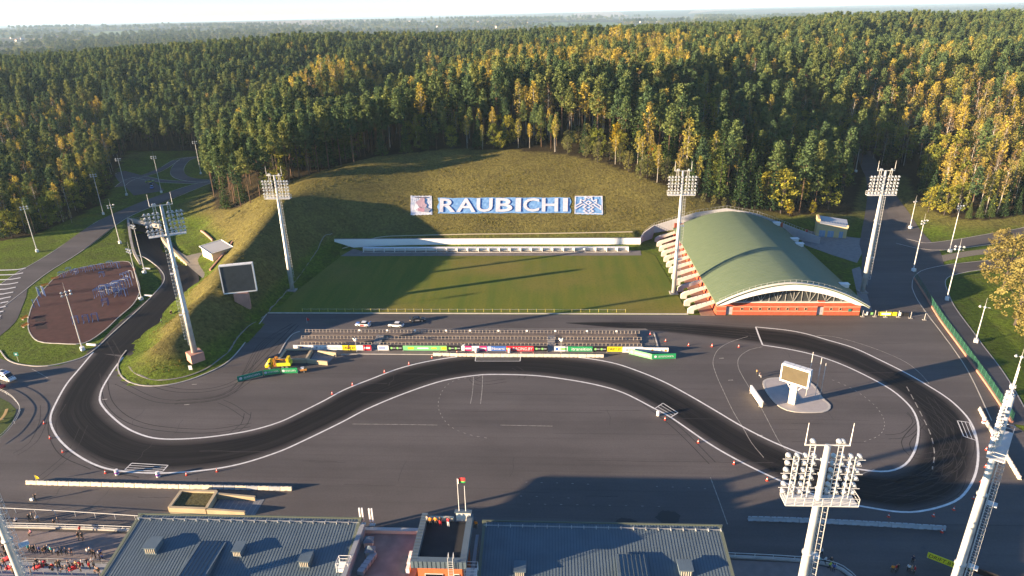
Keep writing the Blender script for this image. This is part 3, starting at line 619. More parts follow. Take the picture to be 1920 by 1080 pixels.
def crown_mesh(name, cl, n, size, flat=.75, seed=0, up=0.):
    """cl: list of clump (x,y,z,r); n small leaf faces in each clump"""
    g = np.random.default_rng(seed); V = []; T = []
    for (x, y, z, r) in cl:
        k = max(3, int(n * (r ** 1.3)))
        d = g.normal(size=(k, 3)); d /= np.linalg.norm(d, axis=1)[:, None]; d *= (g.random((k, 1)) ** .45) * r; d[:, 2] *= flat
        c = d + np.array([x, y, z]); a = g.normal(size=(k, 3)); a[:, 2] *= .6; a /= np.linalg.norm(a, axis=1)[:, None]
        b = np.cross(a, g.normal(size=(k, 3))); b /= np.linalg.norm(b, axis=1)[:, None] + 1e-6
        s = size * (.6 + .8 * g.random((k, 1))); q = np.stack([c - a * s - b * s * .45, c + a * s * .2 - b * s * .6, c + a * s + b * s * .35, c - a * s * .3 + b * s * .65], 1)
        V.append(q.reshape(-1, 3)); T.append(np.repeat(np.clip(g.random() * .75 + .25 * g.random(k), 0, 1), 4))
    V = np.concatenate(V); T = np.concatenate(T); nq = len(V) // 4
    me = bpy.data.meshes.new(name); me.vertices.add(len(V)); me.vertices.foreach_set('co', V.astype(np.float32).ravel())
    me.loops.add(len(V)); me.loops.foreach_set('vertex_index', np.arange(len(V), dtype=np.int32)); me.polygons.add(nq); me.polygons.foreach_set('loop_start', np.arange(0, len(V), 4, dtype=np.int32))
    me.update(calc_edges=True); t = me.attributes.new('tone', 'FLOAT', 'POINT'); t.data.foreach_set('value', T.astype(np.float32)); return me
def trunk_mesh(name, h, r, seed, limbs=(), bend=.02, top=.94, n=6):
    q = random.Random(seed); mb = MB(); bx, by = [(q.random() - .5) * bend * h for _ in 'ab']
    f = lambda t: (bx * math.sin(t * 2.2), by * math.sin(t * 1.7 + .3) - by * math.sin(.3), t * h)
    ts = [0, .08, .3, .55, .8, top]; mb.tube([(f(t)[0], f(t)[1], f(t)[2] - (.6 if t == 0 else 0)) for t in ts], [r * 1.25, r, r * .85, r * .65, r * .38, r * .1], n)
    for (t0, an, ln, rise) in limbs:
        p = Vector(f(t0)); e = p + Vector((math.cos(an) * ln, math.sin(an) * ln, rise)); m = (p + e) / 2 + Vector((0, 0, -.1 * ln if rise < ln * .3 else .06 * ln))
        mb.tube([p, m, e], [r * .32, r * .22, r * .06], 4, cap=False)
    o = bpy.data.meshes.new(name); o.from_pydata(mb.v, [], mb.f); o.polygons.foreach_set('use_smooth', [True] * len(o.polygons)); return o, f
def make_kind(kind, i):
    q = random.Random(hash(kind) % 97 * 31 + i) if False else random.Random(sum(map(ord, kind)) * 31 + i); cl = []; limbs = []
    if kind == 'pine':
        h = 21.; base = .46 + .12 * q.random()
        for k in range(36):
            t = base + (1.0 - base) * (k + q.random() * .8) / 36; an = k * 2.4 + q.random(); env = min(1, .45 + 3.2 * (t - base) / (1 - base)) * (1.04 - ((t - base) / (1 - base)) ** 1.6)
            rr = env * (2.3 + 1.0 * q.random()) * (.35 + .65 * q.random()); limbs.append((t * .96 - .02, an, rr * .9, .5 + rr * .12)) if k % 2 == 0 else None
            cl.append((math.cos(an) * rr, math.sin(an) * rr, t * h + .25, .85 + .6 * q.random()))
        for k in range(2): limbs.append((.3 + .1 * q.random(), q.random() * 6, 1.0, -.1))
        crown = dict(n=26, size=.36, flat=.65); r = .18; b = 'pine'; l = 'pine'
    elif kind == 'spruce':
        h = 17.; 
        for k in range(15):
            t = .10 + .88 * k / 15; rr0 = (1 - t) * 3.1 + .15
            m = max(3, int(8 * (1 - t) + 2))
            for j in range(m):
                an = j * math.tau / m + k * .9 + q.random() * .4
                for u in (.35, .72, 1.0):
                    rr = rr0 * u * (.85 + .3 * q.random()); cl.append((math.cos(an) * rr, math.sin(an) * rr, t * h - rr * .28 + .2 * q.random(), .30 + .26 * (1 - t) + .1 * q.random()))
        cl.append((0, 0, h * .985, .3))
        crown = dict(n=15, size=.30, flat=.6); r = .2; b = 'dark'; l = 'spruce'
    elif kind in ('birch', 'brown'):
        h = 18.; base = .36 + .1 * q.random()
        for k in range(34):
            t = base + (1 - base) * (k + q.random()) / 34; an = k * 2.4 + q.random(); env = math.sin(math.pi * min(1, (t - base) / (1 - base) * .86 + .10)) ** .9
            rr = env * (1.75 + .5 * q.random()) * (.35 + .65 * q.random()); 
            if k % 2 == 0: limbs.append((t * .9 - .04, an, rr, .1 * h * (1.1 - t) + .8))
            cl.append((math.cos(an) * rr, math.sin(an) * rr, t * h, .6 + .5 * q.random()))
        if kind == 'brown': cl = cl[::2]
        crown = dict(n=20 if kind == 'birch' else 13, size=.27, flat=1.0); r = .15; b = 'birch'; l = kind
    else:
        h = 12. if kind != 'willow' else 17.; R0 = 3.1 if kind != 'willow' else 6.0; n0 = 46 if kind != 'willow' else 120
        if kind in ('orange', 'gold', 'red'): R0 = 2.4
        for k in range(n0):
            u = q.random() ** .5; an = q.random() * math.tau; t = q.random(); zz = .16 + .82 * t; env = (math.sin(math.pi * min(1, t * .80 + .16)) ** .6)
            rr = env * R0 * (.25 + .8 * u); cl.append((math.cos(an) * rr, math.sin(an) * rr, zz * h + (q.random() - .5), .75 + .6 * q.random()))
            if k % 5 == 0: limbs.append((.25 + .4 * t, an, rr * .8, h * .2))
        crown = dict(n=20 if kind != 'willow' else 24, size=.28 if kind != 'willow' else .26, flat=.85); r = .2 if kind != 'willow' else .34; b = 'dark'; l = kind
    cm = crown_mesh(kind + '_crown', cl, seed=i * 7 + len(kind), **crown); cm.materials.append(LM[l])
    tm_, _ = trunk_mesh(kind + '_trunk', h, r, i * 3 + 1, limbs, bend=.05 if b == 'birch' else .03); tm_.materials.append(BK[b]); return tm_, cm, h
for kind, nv in dict(pine=5, spruce=4, birch=5, brown=4, green=4, gold=3, silver=3, orange=2, red=1, willow=3).items(): TREEM[kind] = [make_kind(kind, i) for i in range(nv)]
TNAME = dict(pine='pine_tree', spruce='spruce_tree', birch='birch_tree', brown='bare_birch_tree', green='broadleaf_tree', gold='yellow_maple', silver='willow_bush', orange='orange_maple', red='red_maple', willow='willow_tree')
TCAT = dict(pine='pine', spruce='spruce', birch='birch', brown='birch', green='tree', gold='maple', silver='bush', orange='maple', red='maple', willow='willow')
TREES = []                                        # (kind, x, y, z, scale, rot, fixed label)
def put(kind, px, py, s, label=None, w=None):
    p = at(px, py) if w is None else Vector((w[0], w[1], Z(*w))); TREES.append((kind, p.x, p.y, p.z, s, random.random() * 6.28, label))
# --- scattered wood
def scatter():
    g = np.random.default_rng(11); out = []
    sp = 6.3; xs = np.arange(-620, 860, sp); ys = np.arange(225, 1080, sp); A, B = np.meshgrid(xs, ys)
    A = A + g.uniform(-.46, .46, A.shape) * sp; B = B + g.uniform(-.46, .46, B.shape) * sp
    A, B = A.ravel(), B.ravel(); d = np.hypot(A, B); k = (d < 1130) & (np.abs(A) < .95 * B + 120); A, B = A[k], B[k]
    z = Zs(A, B); v = np.stack([A, B, z], 1) - CAMP; zc = v @ _f; px = 960 + FPX * (v @ _r) / zc; py = 540 - FPX * (v @ _u) / zc
    ok = (py < wood_line(px)) & (px > -420) & (px < 2300) & (B > 232)
    ok &= ~((px > 1585) & (px < 1725) & (py > 314)); ok &= ~((px > 215) & (px < 400) & (py > 281) & (B < 420))
    A, B, z, px, py = [q[ok] for q in (A, B, z, px, py)]
    n1 = np.sin(A / 37 + 2 * np.sin(B / 53)) + np.sin(B / 29 - A / 61); n2 = np.sin(A / 19 + B / 27) + np.sin(B / 13 - A / 23 + 1.3)
    r = g.random(len(A)); r2 = g.random(len(A)); sc = .88 + .50 * g.random(len(A)); rot = g.random(len(A)) * 6.28
    res = []
    for i in range(len(A)):
        x, y, q = px[i], py[i], r[i] - .08 * n1[i]; D_ = math.hypot(A[i], B[i]); edge = wood_line(x) - y
        if x < 215 and y > 225:                          # young mixed wood, lower left
            k = 'birch' if q < .22 else 'brown' if q < .36 else 'green' if q < .55 else 'spruce' if q < .75 else 'pine'; s = sc[i] * .8
        elif x < 395: 
            k = 'pine' if q < .72 else 'spruce' if q < .92 else 'birch' if r2[i] < .5 else 'green'; s = sc[i]
            if x < 160 and y < 150 and n2[i] > .6: k = 'birch'
        elif x < 760 and D_ < 460:
            k = 'pine' if q < .74 else 'spruce' if q < .90 else 'green' if q < .95 else 'birch'; s = sc[i] * 1.02
        elif D_ < (560 if x < 800 else 690) and x < 1290:
            if edge < 26 and D_ < 420: k = 'green' if q < .35 else 'birch' if q < .62 else 'spruce' if q < .74 else 'silver' if x > 1060 else 'pine'; s = sc[i] * .72
            elif y > (225 if x < 930 else 200): k = 'pine' if q < .62 else 'birch' if q < .78 else 'brown' if q < .86 else 'spruce'; s = sc[i] * 1.12
            else: k = 'birch' if q < .70 else 'green' if q < .82 else 'gold' if q < .87 else 'brown' if q < .89 else 'pine'; s = sc[i] * (1.12 if k != 'gold' else 1.4)
        elif x >= 1290 and D_ < 520:
            if x < 1620: k = 'spruce' if q < .34 else 'pine' if q < .62 else 'birch' if q < .74 else 'green' if q < .88 else 'brown'
            else: k = 'birch' if q < .42 else 'brown' if q < .68 else 'green' if q < .80 else 'spruce' if q < .93 else 'pine'
            s = sc[i]
        elif x >= 1150 and D_ < 640:
            k = 'birch' if q < .30 else 'brown' if q < .36 else 'green' if q < .54 else 'gold' if q < .575 else 'spruce' if q < .64 else 'pine'; s = sc[i] * (1.0 if k != 'gold' else 1.25)
        else:
            k = 'pine' if q < .74 else 'spruce' if q < .82 else 'birch' if q < .93 else 'green'; s = sc[i]
        if D_ > 560 and k in ('gold', 'silver'): k = 'birch'
        if k == 'green': s *= 1.25
        res.append((k, A[i], B[i], z[i], s, rot[i], D_, x, y))
    return res
SCAT = scatter()
# --- trees one can point at
for i_, (x_, dy_, s_) in enumerate([(452, 2, 1.05), (470, 4, 1.1), (488, 2, 1.2), (506, 4, 1.15), (524, 2, 1.3), (543, 3, 1.25), (562, 2, 1.35), (580, 3, 1.3), (598, 2, 1.25), (617, 2, 1.35), (640, 2, 1.3), (664, 2, 1.2)]): put('pine', x_, float(wood_line(x_)) + dy_, s_)

put('orange', 1224, 318, .95, 'bright orange maple at the right end of the grassy bank edge'); put('red', 1012, 214, .75, 'small red maple glowing among the pine trunks above the bank')
put('orange', 960, 118, 1.1, 'orange maple crown sticking out of the golden wood top'); put('gold', 1340, 330, .9, 'bright yellow maple low among dark spruces behind the green roof')
put('gold', 1155, 300, 1.35, 'tall yellow poplar at the edge of the grassy bank'); put('birch', 1040, 285, .85, 'slim yellow birch standing on the bank crest above the last letters')
put('green', 848, 279, .95, 'solitary yellow-green tree at the top of the bank crest'); put('birch', 905, 280, .65, 'small yellow birch just right of the solitary crest tree')
put('green', 938, 281, .75, 'short green tree on the middle of the bank crest'); put('spruce', 1203, 322, .95, 'lone green spruce beside the orange maple')
for i, (x, y, s) in enumerate([(1098, 296, .8), (1120, 304, .75), (1178, 322, .8), (1200, 338, .7), (1265, 352, .75), (1285, 366, .6)]): put('silver', x, y, s)
for i, (x, y, s) in enumerate([(1300, 372, .35), (1318, 379, .32), (1338, 385, .35), (1357, 388, .32), (1375, 390, .3)]): put('silver', x, y, s)
put('gold', 1522, 402, .55, 'yellow bush against the wood behind the small beige building'); put('gold', 1480, 404, .55, 'low yellow bush left of the small beige building')
put('pine', 398, 352, .78, 'single pine leaning at the corner of the wood by the hairpin road'); put('spruce', 425, 392, .95, 'tall sunlit spruce at the corner of the wood beside the berm')
for i, (x, y) in enumerate([(1905, 610), (1880, 548), (1925, 535), (1870, 500), (1935, 640)]): put('willow', x - 2, y, [1.2, 1.05, 1.2, .8, 1.0][i])
for x, y, s in [(1855, 408, .6), (1880, 405, .62), (1835, 409, .5), (1905, 402, .6), (1815, 410, .45)]: put('spruce', x, y, s)
for x, y, s in [(1740, 398, .95), (1770, 404, 1.0), (1795, 400, 1.1), (1752, 385, .8)]: put('green', x, y, s)
for x, y, s in [(15, 440, .7), (48, 436, .75), (90, 420, .6), (135, 418, .35), (12, 420, .8)]: put('birch', x, y, s)
put('gold', 8, 440, .5, 'small yellow maple at the left edge of the photograph beside the wood')
KDESC = dict(pine='tall pine', spruce='dark spruce', birch='yellow birch', brown='thin brown birch', green='yellow-green tree', gold='yellow maple', silver='grey-green bush', orange='orange maple', red='red maple', willow='golden willow')
def place(px, py):
    if px > 1830 and py > 480: return 'beside the fenced path', 'on the grass'
    col = 'beside the left road' if px < 215 and py > 225 else [c for l, c in ((215, 'on the left hillside'), (395, 'behind the hairpin road'), (560, 'above the grassy berm'), (770, 'left of the banners'), (940, 'above the letters RAUB'), (1075, 'above the letters ICHI'), (1230, 'above the emblem banner'), (1420, 'behind the curved roof'), (1620, 'behind the beige building'), (1740, 'along the forest road'), (1830, 'above the woodland road'), (9999, 'at the right edge')) if px < l][0]
    e = wood_line(px) - py; return col, 'at the wood edge' if e < 25 else 'midway into the wood' if e < 70 else 'deep in the wood'
LABELQ = {}
allt = [(k, x, y, z, s, r, math.hypot(x, y), lab) + tuple(proj((x, y, z))) for (k, x, y, z, s, r, lab) in TREES] + [(k, x, y, z, s, r, d, None, px, py) for (k, x, y, z, s, r, d, px, py) in SCAT]
BY = {}
for t in allt: BY.setdefault(t[0], []).append(t)
REST = {}
def in_view(t): return -30 < t[8] < 1950 and t[9] < 1100
for kind, L_ in BY.items():
    L_.sort(key=lambda t: (t[7] is None, not in_view(t), t[6])); cap = 290
    for j, (k, x, y, z, s, r, d, lab, px, py) in enumerate(L_):
        if j >= cap or (lab is None and not in_view(L_[j])): REST.setdefault(kind, []).append((x, y, z, s, r)); continue
        tm_, cm, h = TREEM[kind][j % len(TREEM[kind])]
        o = bpy.data.objects.new(TNAME[kind], None); COL.objects.link(o); o.location = (x, y, z); o.rotation_euler = (0, 0, r); o.scale = (s * (.92 + .16 * random.random()),) * 2 + (s,)
        col_, dep_ = place(px, py)
        if lab: tag(o, lab, TCAT[kind])
        else: tag(o, None, TCAT[kind], '%ss %s %s' % (TNAME[kind].replace('_', ' '), dep_, col_)); LABELQ.setdefault((kind, dep_, col_), []).append((px, o))
        for nm, mm in (('trunk', tm_), ('crown', cm)):
            c = bpy.data.objects.new(nm, mm); COL.objects.link(c); c.parent = o
for (kind, dep_, col_), L_ in LABELQ.items():
    L_.sort(key=lambda t: t[0])
    for j, (px, o) in enumerate(L_): o['label'] = '%s %s from the left, %s %s' % (nth(j), KDESC[kind], dep_, col_) if len(L_) > 1 else 'the only %s standing %s %s' % (KDESC[kind], dep_, col_)
# the rest of each kind reads as one mass
def forest_mass(kind, pts, name, wide=1.):
    me = bpy.data.meshes.new(name); P = np.array(pts, np.float32); me.vertices.add(len(P)); me.vertices.foreach_set('co', P[:, :3].ravel())
    for nm, i in (('size', 3), ('turn', 4)): a = me.attributes.new(nm, 'FLOAT', 'POINT'); a.data.foreach_set('value', P[:, i].copy())
    nv = len(TREEM[kind]); a = me.attributes.new('variant', 'INT', 'POINT'); a.data.foreach_set('value', (np.arange(len(P)) * 7 % nv).astype(np.int32))
    o = bpy.data.objects.new(name, me); COL.objects.link(o); stuff(o)
    ng = bpy.data.node_groups.new(name + '_planting', 'GeometryNodeTree'); ng.interface.new_socket('Geometry', in_out='INPUT', socket_type='NodeSocketGeometry'); ng.interface.new_socket('Geometry', in_out='OUTPUT', socket_type='NodeSocketGeometry')
    N, L = ng.nodes, ng.links; gi = N.new('NodeGroupInput'); go = N.new('NodeGroupOutput'); jn = N.new('GeometryNodeJoinGeometry')
    def attr(nm, ty): n = N.new('GeometryNodeInputNamedAttribute'); n.data_type = ty; n.inputs[0].default_value = nm; return n.outputs[0]
    for v in range(nv):
        for part in (0, 1):
            key = '_src_%s_%d_%d' % (kind, v, part); so_ = bpy.data.objects.get(key) or bpy.data.objects.new(key, TREEM[kind][v][part])
            ob = N.new('GeometryNodeObjectInfo'); ob.inputs[0].default_value = so_; ob.inputs['As Instance'].default_value = True
            ip = N.new('GeometryNodeInstanceOnPoints'); cp = N.new('FunctionNodeCompare'); cp.data_type = 'INT'; cp.operation = 'EQUAL'; L.new(attr('variant', 'INT'), cp.inputs[2]); cp.inputs[3].default_value = v
            L.new(gi.outputs[0], ip.inputs['Points']); L.new(cp.outputs[0], ip.inputs['Selection']); L.new(ob.outputs['Geometry'], ip.inputs['Instance'])
            cx = N.new('ShaderNodeCombineXYZ'); L.new(attr('turn', 'FLOAT'), cx.inputs[2]); L.new(cx.outputs[0], ip.inputs['Rotation'])
            sx = N.new('ShaderNodeCombineXYZ'); [L.new(attr('size', 'FLOAT'), sx.inputs[i]) for i in range(3)]; sc_ = N.new('ShaderNodeVectorMath'); sc_.operation = 'MULTIPLY'; L.new(sx.outputs[0], sc_.inputs[0]); sc_.inputs[1].default_value = (wide, wide, 1); L.new(sc_.outputs[0], ip.inputs['Scale']); L.new(ip.outputs[0], jn.inputs[0])
    L.new(jn.outputs[0], go.inputs[0]); md = o.modifiers.new('planting', 'NODES'); md.node_group = ng; return o
for kind, pts in REST.items():
    forest_mass(kind, pts, {'pine': 'pine_forest', 'spruce': 'spruce_forest', 'birch': 'birch_forest', 'brown': 'bare_birch_forest', 'green': 'broadleaf_forest'}.get(kind, kind + '_forest')).update_tag()
    bpy.data.objects[{'pine': 'pine_forest', 'spruce': 'spruce_forest', 'birch': 'birch_forest', 'brown': 'bare_birch_forest', 'green': 'broadleaf_forest'}.get(kind, kind + '_forest')]['label'] = KDESC[kind] + ' crowns merging into the far wood'
# --- woods of the plain, far behind
def far_quad(q): return [g2(px, py, -6.) for px, py in q]
PATCHES = [([(960, 51), (1195, 50), (1150, 43), (1020, 45)], (.060, .120, .035), 'green_field'), ([(150, 74), (300, 68), (300, 61), (190, 63)], (.075, .125, .035), 'green_field'), ([(330, 58), (640, 49), (640, 42), (420, 49)], (.20, .125, .085), 'ploughed_field'), ([(640, 49), (800, 45), (760, 40), (640, 43)], (.13, .13, .06), 'stubble_field'), ([(1060, 33), (1180, 30), (1150, 26), (1080, 29)], (.22, .13, .09), 'ploughed_field'), ([(1200, 42), (1320, 38), (1300, 31), (1220, 33)], (.085, .125, .045), 'green_field'), ([(0, 88), (90, 84), (60, 80), (0, 81)], (.12, .13, .07), 'stubble_field'), ([(1290, 27), (1420, 22), (1400, 19), (1310, 22)], (.20, .15, .11), 'ploughed_field')]
PATCH = [far_quad(q) for q, c, n in PATCHES]
for P_, (q, c, n) in zip(PATCH, PATCHES):
    mb = MB(); a, b, c_, d_ = [np.array(p) for p in P_]; NU, NV = 40, 16; G = [(a * (1 - u) + b * u) * (1 - v) + (d_ * (1 - u) + c_ * u) * v for v in np.linspace(0, 1, NV + 1) for u in np.linspace(0, 1, NU + 1)]
    zz = Zs([p[0] for p in G], [p[1] for p in G]) + 3.0; mb.v = [(float(p[0]), float(p[1]), float(z)) for p, z in zip(G, zz)]
    for j in range(NV):
        for i in range(NU): k = j * (NU + 1) + i; mb.f.append((k, k + 1, k + NU + 2, k + NU + 1)); mb.m.append(0)
    o = mb.build(n, mat(n + str(len(MATS)), c, .95, noise=.15, scale=.01)); struct(o)
    if o.data.polygons[0].normal.z < 0: o.data.flip_normals()
def far_woods():
    g = np.random.default_rng(5); pts = []
    for k in range(170):
        d = 1700 + 7500 * g.random() ** 1.3; an = g.uniform(-.75, .75) + .06; cx, cy = math.sin(an) * d, math.cos(an) * d; m = int(25 + 60 * g.random()); rr = (25 + 60 * g.random()) * (1 + d / 4000)
        for j in range(m):
            a = g.normal() * rr * 1.6; b = g.normal() * rr * .22; pts.append((cx + a, cy + b))
    pts = np.array(pts); d = np.hypot(pts[:, 0], pts[:, 1]); pts = pts[d > 1300]; z = Zs(pts[:, 0], pts[:, 1])
    for P_ in PATCH: pts = pts[~_poly_mask(P_, pts[:, 0], pts[:, 1])]
    z = Zs(pts[:, 0], pts[:, 1]); return [(pts[i, 0], pts[i, 1], z[i], .8 + .5 * g.random() + math.hypot(*pts[i]) / 9000, g.random() * 6) for i in range(len(pts))]
FW = far_woods()
o = forest_mass('pine', FW[::2], 'distant_pine_wood', 2.6); o['label'] = 'blue-green pine woods scattered over the far plain'
o = forest_mass('green', FW[1::2], 'distant_broadleaf_wood', 2.4); o['label'] = 'hazy broadleaf copses scattered over the far plain'

# --- tufts of dry grass on the bank and the berm
_g = np.random.default_rng(21); _cl = [(_g.normal() * .35, _g.normal() * .35, .18, .32) for _ in range(4)]
LM['tuft'] = leaf_mat('dry_grass', [(.20, .17, .045), (.25, .205, .055), (.19, .195, .045), (.17, .125, .05)], .4)
TREEM['tuft'] = []
for i in range(3):
    cm = crown_mesh('tuft_crown', [(_g.normal() * .4, _g.normal() * .4, .2, .38) for _ in range(4)], 30, .16, 1.0, i); cm.materials.append(LM['tuft'])
    tb = MB(); [tb.tube([(a, b, -.1), (a * 1.4, b * 1.4, .45)], [.02, .005], 3, cap=False) for a, b in _g.normal(size=(4, 2)) * .2]; tm2 = bpy.data.meshes.new('tuft_stalk'); tm2.from_pydata(tb.v, [], tb.f); tm2.materials.append(LM['tuft']); TREEM['tuft'].append((tm2, cm, .6))
_x = _g.uniform(-125, 62, 26000); _y = _g.uniform(142, 328, 26000); _z = Zs(_x, _y); _v2 = np.stack([_x, _y, _z], 1) - CAMP; _zz = _v2 @ _f; _px = 960 + FPX * (_v2 @ _r) / _zz; _py = 540 - FPX * (_v2 @ _u) / _zz
_cl2 = np.sin(_x / 5 + 2 * np.sin(_y / 7)) + np.sin(_y / 4.3 - _x / 9) + _g.normal(size=len(_x)) * .9; _k = (_z > .9) & (_py > wood_line(_px) + 2) & (_cl2 > .9) & ~((_py > 364) & (_py < 407) & (_px > 764) & (_px < 1136)) & ~((_px > 370) & (_px < 440) & (_py > 425) & (_py < 515)) & ~((_y > 244) & (_y < 258) & (_z < 3.9))
o = forest_mass('tuft', [(_x[i], _y[i], _z[i] - .04, .3 + .35 * _g.random(), _g.random() * 6) for i in np.nonzero(_k)[0]], 'bank_grass'); o['label'] = 'tufts of dry grass on the bank and the berm'
# ================================================================== structures round the field
def lift(x, y, py):
    lo, hi = -5., 80.
    for _ in range(40):
        m_ = (lo + hi) / 2
        if proj((x, y, m_))[1] > py: lo = m_
        else: hi = m_
    return lo
M_white = mat('white_paint', (.78, .77, .74), .6, noise=.05, scale=.4); M_galv = mat('galvanised_steel', (.50, .50, .48), .5, .35, noise=.18, scale=.5); M_steel = mat('pale_steel', (.60, .60, .58), .5, .1, noise=.08, scale=1.)
M_lamp = mat('lamp_housing', (.58, .58, .57), .4, .35); M_lens = mat('lamp_glass', (.55, .60, .66), .08, .2, spec=.8); M_pink = mat('pink_plaster', (.45, .24, .18), .85, noise=.1, scale=.5); M_darkscreen = mat('dark_screen', (.045, .055, .062), .35, noise=.15, scale=.8)
M_black = mat('black_rubber', (.02, .02, .02), .8)
def lathe(mb, prof, n, c=(0, 0, 0), axis='z', m=0):
    b = len(mb.v)
    for (r, h) in prof:
        for k in range(n):
            a = math.tau * k / n; p = (math.cos(a) * r, math.sin(a) * r, h)
            if axis == 'y': p = (p[0], p[2], p[1])
            mb.v.append((c[0] + p[0], c[1] + p[1], c[2] + p[2]))
    for i in range(len(prof) - 1):
        for k in range(n): q = (b + i * n + k, b + i * n + (k + 1) % n, b + (i + 1) * n + (k + 1) % n, b + (i + 1) * n + k); mb.f.append(q if axis == 'z' else q[::-1]); mb.m.append(m)
    mb.f.append(tuple(b + k for k in range(n))[::-1 if axis == 'z' else 1]); mb.m.append(m); e = b + (len(prof) - 1) * n; mb.f.append(tuple(e + k for k in range(n))[::1 if axis == 'z' else -1]); mb.m.append(m)
    return mb
def mesh_only(mb, name, mats, smooth=False):
    me = bpy.data.meshes.new(name); me.from_pydata(mb.v, [], mb.f)
    for m_ in (mats if isinstance(mats, (list, tuple)) else [mats]): me.materials.append(m_)
    if any(mb.m): me.polygons.foreach_set('material_index', mb.m)
    if smooth: me.polygons.foreach_set('use_smooth', [True] * len(me.polygons))
    return me
def child(name, me, parent, loc=(0, 0, 0), rot=(0, 0, 0)):
    o = bpy.data.objects.new(name, me); COL.objects.link(o); o.parent = parent; o.location = loc; o.rotation_euler = rot; return o
# lamp: bowl facing -Y, yoke behind
_l = lathe(MB(), [(.08, .26), (.19, .23), (.27, .05), (.29, -.12), (.29, -.17)], 10, axis='y'); _l.box((0, .36, -.02), (.18, .16, .22)); _l.tube([(-.32, .0, 0), (-.32, .1, -.30), (.32, .1, -.30), (.32, 0, 0)], .025, 4)
LAMP = mesh_only(_l, 'lamp', M_lamp, False); LENS = mesh_only(lathe(MB(), [(.27, 0), (.25, -.03)], 10, axis='y'), 'lens', M_lens)
def mast(loc, rz, label, H=39.3, ladder=(1, 0), plinth=None):
    t = empty('floodlight_mast', loc, rz, label, 'floodlight mast', 'tall floodlight masts round the stadium'); zp = H - 7.5
    pm = MB(); zs = [0, 11.5, 11.6, 23, 23.1, H]; rs = [.74, .64, .60, .51, .48, .33]; pm.tube([(0, 0, z) for z in zs], rs, 14); 
    for z in (11.55, 23.75): pm.tube([(0, 0, z - .12), (0, 0, z + .12)], .76 if z < 12 else .64, 14)
    for z in (zp + 1.4, zp + 3.4, zp + 5.4): pm.box((.2, -.2, z), (.4, .4, .25))
    pm.build('pole', M_galv, t, True)
    (plinth(t) if plinth else MB().box((0, 0, .0), (2.6, 2.6, .7)).build('plinth', M_conc, t))
    MB().box((0, .3, zp), (8.2, 1.9, .12)).build('platform', M_steel, t)
    rl = MB()
    for x in np.linspace(-4.1, 4.1, 9):
        for y in (-.65, 1.25): rl.tube([(x, y, zp), (x, y, zp + 1.1)], .035, 4)
    for y in (-.65, 1.25):
        for z in (.55, 1.1): rl.tube([(-4.1, y, zp + z), (4.1, y, zp + z)], .035, 4)
    for x in (-4.1, 4.1):
        for z in (.55, 1.1): rl.tube([(x, -.65, zp + z), (x, 1.25, zp + z)], .035, 4)
    rl.build('railing', M_steel, t)
    for x, top in ((-3.15, 5.9), (-1.55, 7.5), (1.55, 7.5), (3.15, 5.9)):
        r_ = MB()
        for d in (-.28, .28): r_.tube([(x + d, -.15, zp), (x + d, -.15, zp + top)], .06, 4)
        for z in np.arange(.5, top, .55): r_.tube([(x - .28, -.15, zp + z), (x + .28, -.15, zp + z)], .03, 4)
        r_.build('lamp_rack', M_steel, t)
    MB().tube([(-2.5, -.1, H - .05), (2.5, -.1, H - .05)], .09, 6).build('top_bar', M_steel, t)
    for x in (-2.45, 2.45): MB().tube([(x, -.1, H), (x, -.1, H + 2.9)], [.06, .025], 5).build('lightning_rod', M_white, t)
    for z in (1.4, 3.4, 5.4):
        MB().tube([(-4.6, -.22, zp + z), (-.6, -.22, zp + z)], .045, 5).build('crossbar', M_steel, t); MB().tube([(.6, -.22, zp + z), (4.6, -.22, zp + z)], .045, 5).build('crossbar', M_steel, t)
        for x in (-3.95, -3.0, -2.05, -1.1, 1.1, 2.05, 3.0, 3.95):
            for dz, dy, tilt in ((.34, -.5, .35), (-.62, -.42, .55)):
                l = child('lamp', LAMP, t, (x, dy, zp + z + dz), (tilt, 0, 0)); child('lens', LENS, l, (0, -.175, 0))
    for x in (-1.7, -1.3, 1.6): l = child('lamp', LAMP, t, (x, -.3, H + .35), (.3, 0, 0)); child('lens', LENS, l, (0, -.175, 0))
    ld = MB(); dx, dy = ladder; rr = lambda z: .80 - .44 * z / H + .22; ln = (-dy, dx)
    for s in (-.22, .22): ld.tube([(dx * rr(z) + ln[0] * s, dy * rr(z) + ln[1] * s, z) for z in (2.5, zp)], .035, 4)
    for z in np.arange(2.7, zp, .45): ld.tube([(dx * rr(z) + ln[0] * s, dy * rr(z) + ln[1] * s, z) for s in (-.22, .22)], .022, 4)
    ld.build('ladder', M_steel, t); cg = MB()
    for z in np.arange(4.5, zp - .5, .95):
        cg.tube([(dx * (rr(z) + .38 + .36 * math.cos(a)) + ln[0] * .38 * math.sin(a), dy * (rr(z) + .38 + .36 * math.cos(a)) + ln[1] * .38 * math.sin(a), z) for a in np.linspace(-2.4, 2.4, 7)], .025, 4)
    for a in (-1.2, 0, 1.2): cg.tube([(dx * (rr(z) + .38 + .36 * math.cos(a)) + ln[0] * .38 * math.sin(a), dy * (rr(z) + .38 + .36 * math.cos(a)) + ln[1] * .38 * math.sin(a), z) for z in (4.5, zp - .5)], .02, 4)
    cg.build('safety_cage', M_steel, t)
    for z in (11.5, 22.5): MB().box((dx * (rr(z) + .5) + ln[0] * .75, dy * (rr(z) + .5) + ln[1] * .75, z), (1.1, 1.1, .1)).build('rest_platform', M_steel, t)
    return t
def pink_plinth(t): 
    return MB().box((0, 0, -1.0), (3.4, 3.4, 2.4), .3).build('plinth', M_pink, t)
pA = gp(365, 661, 5.2)
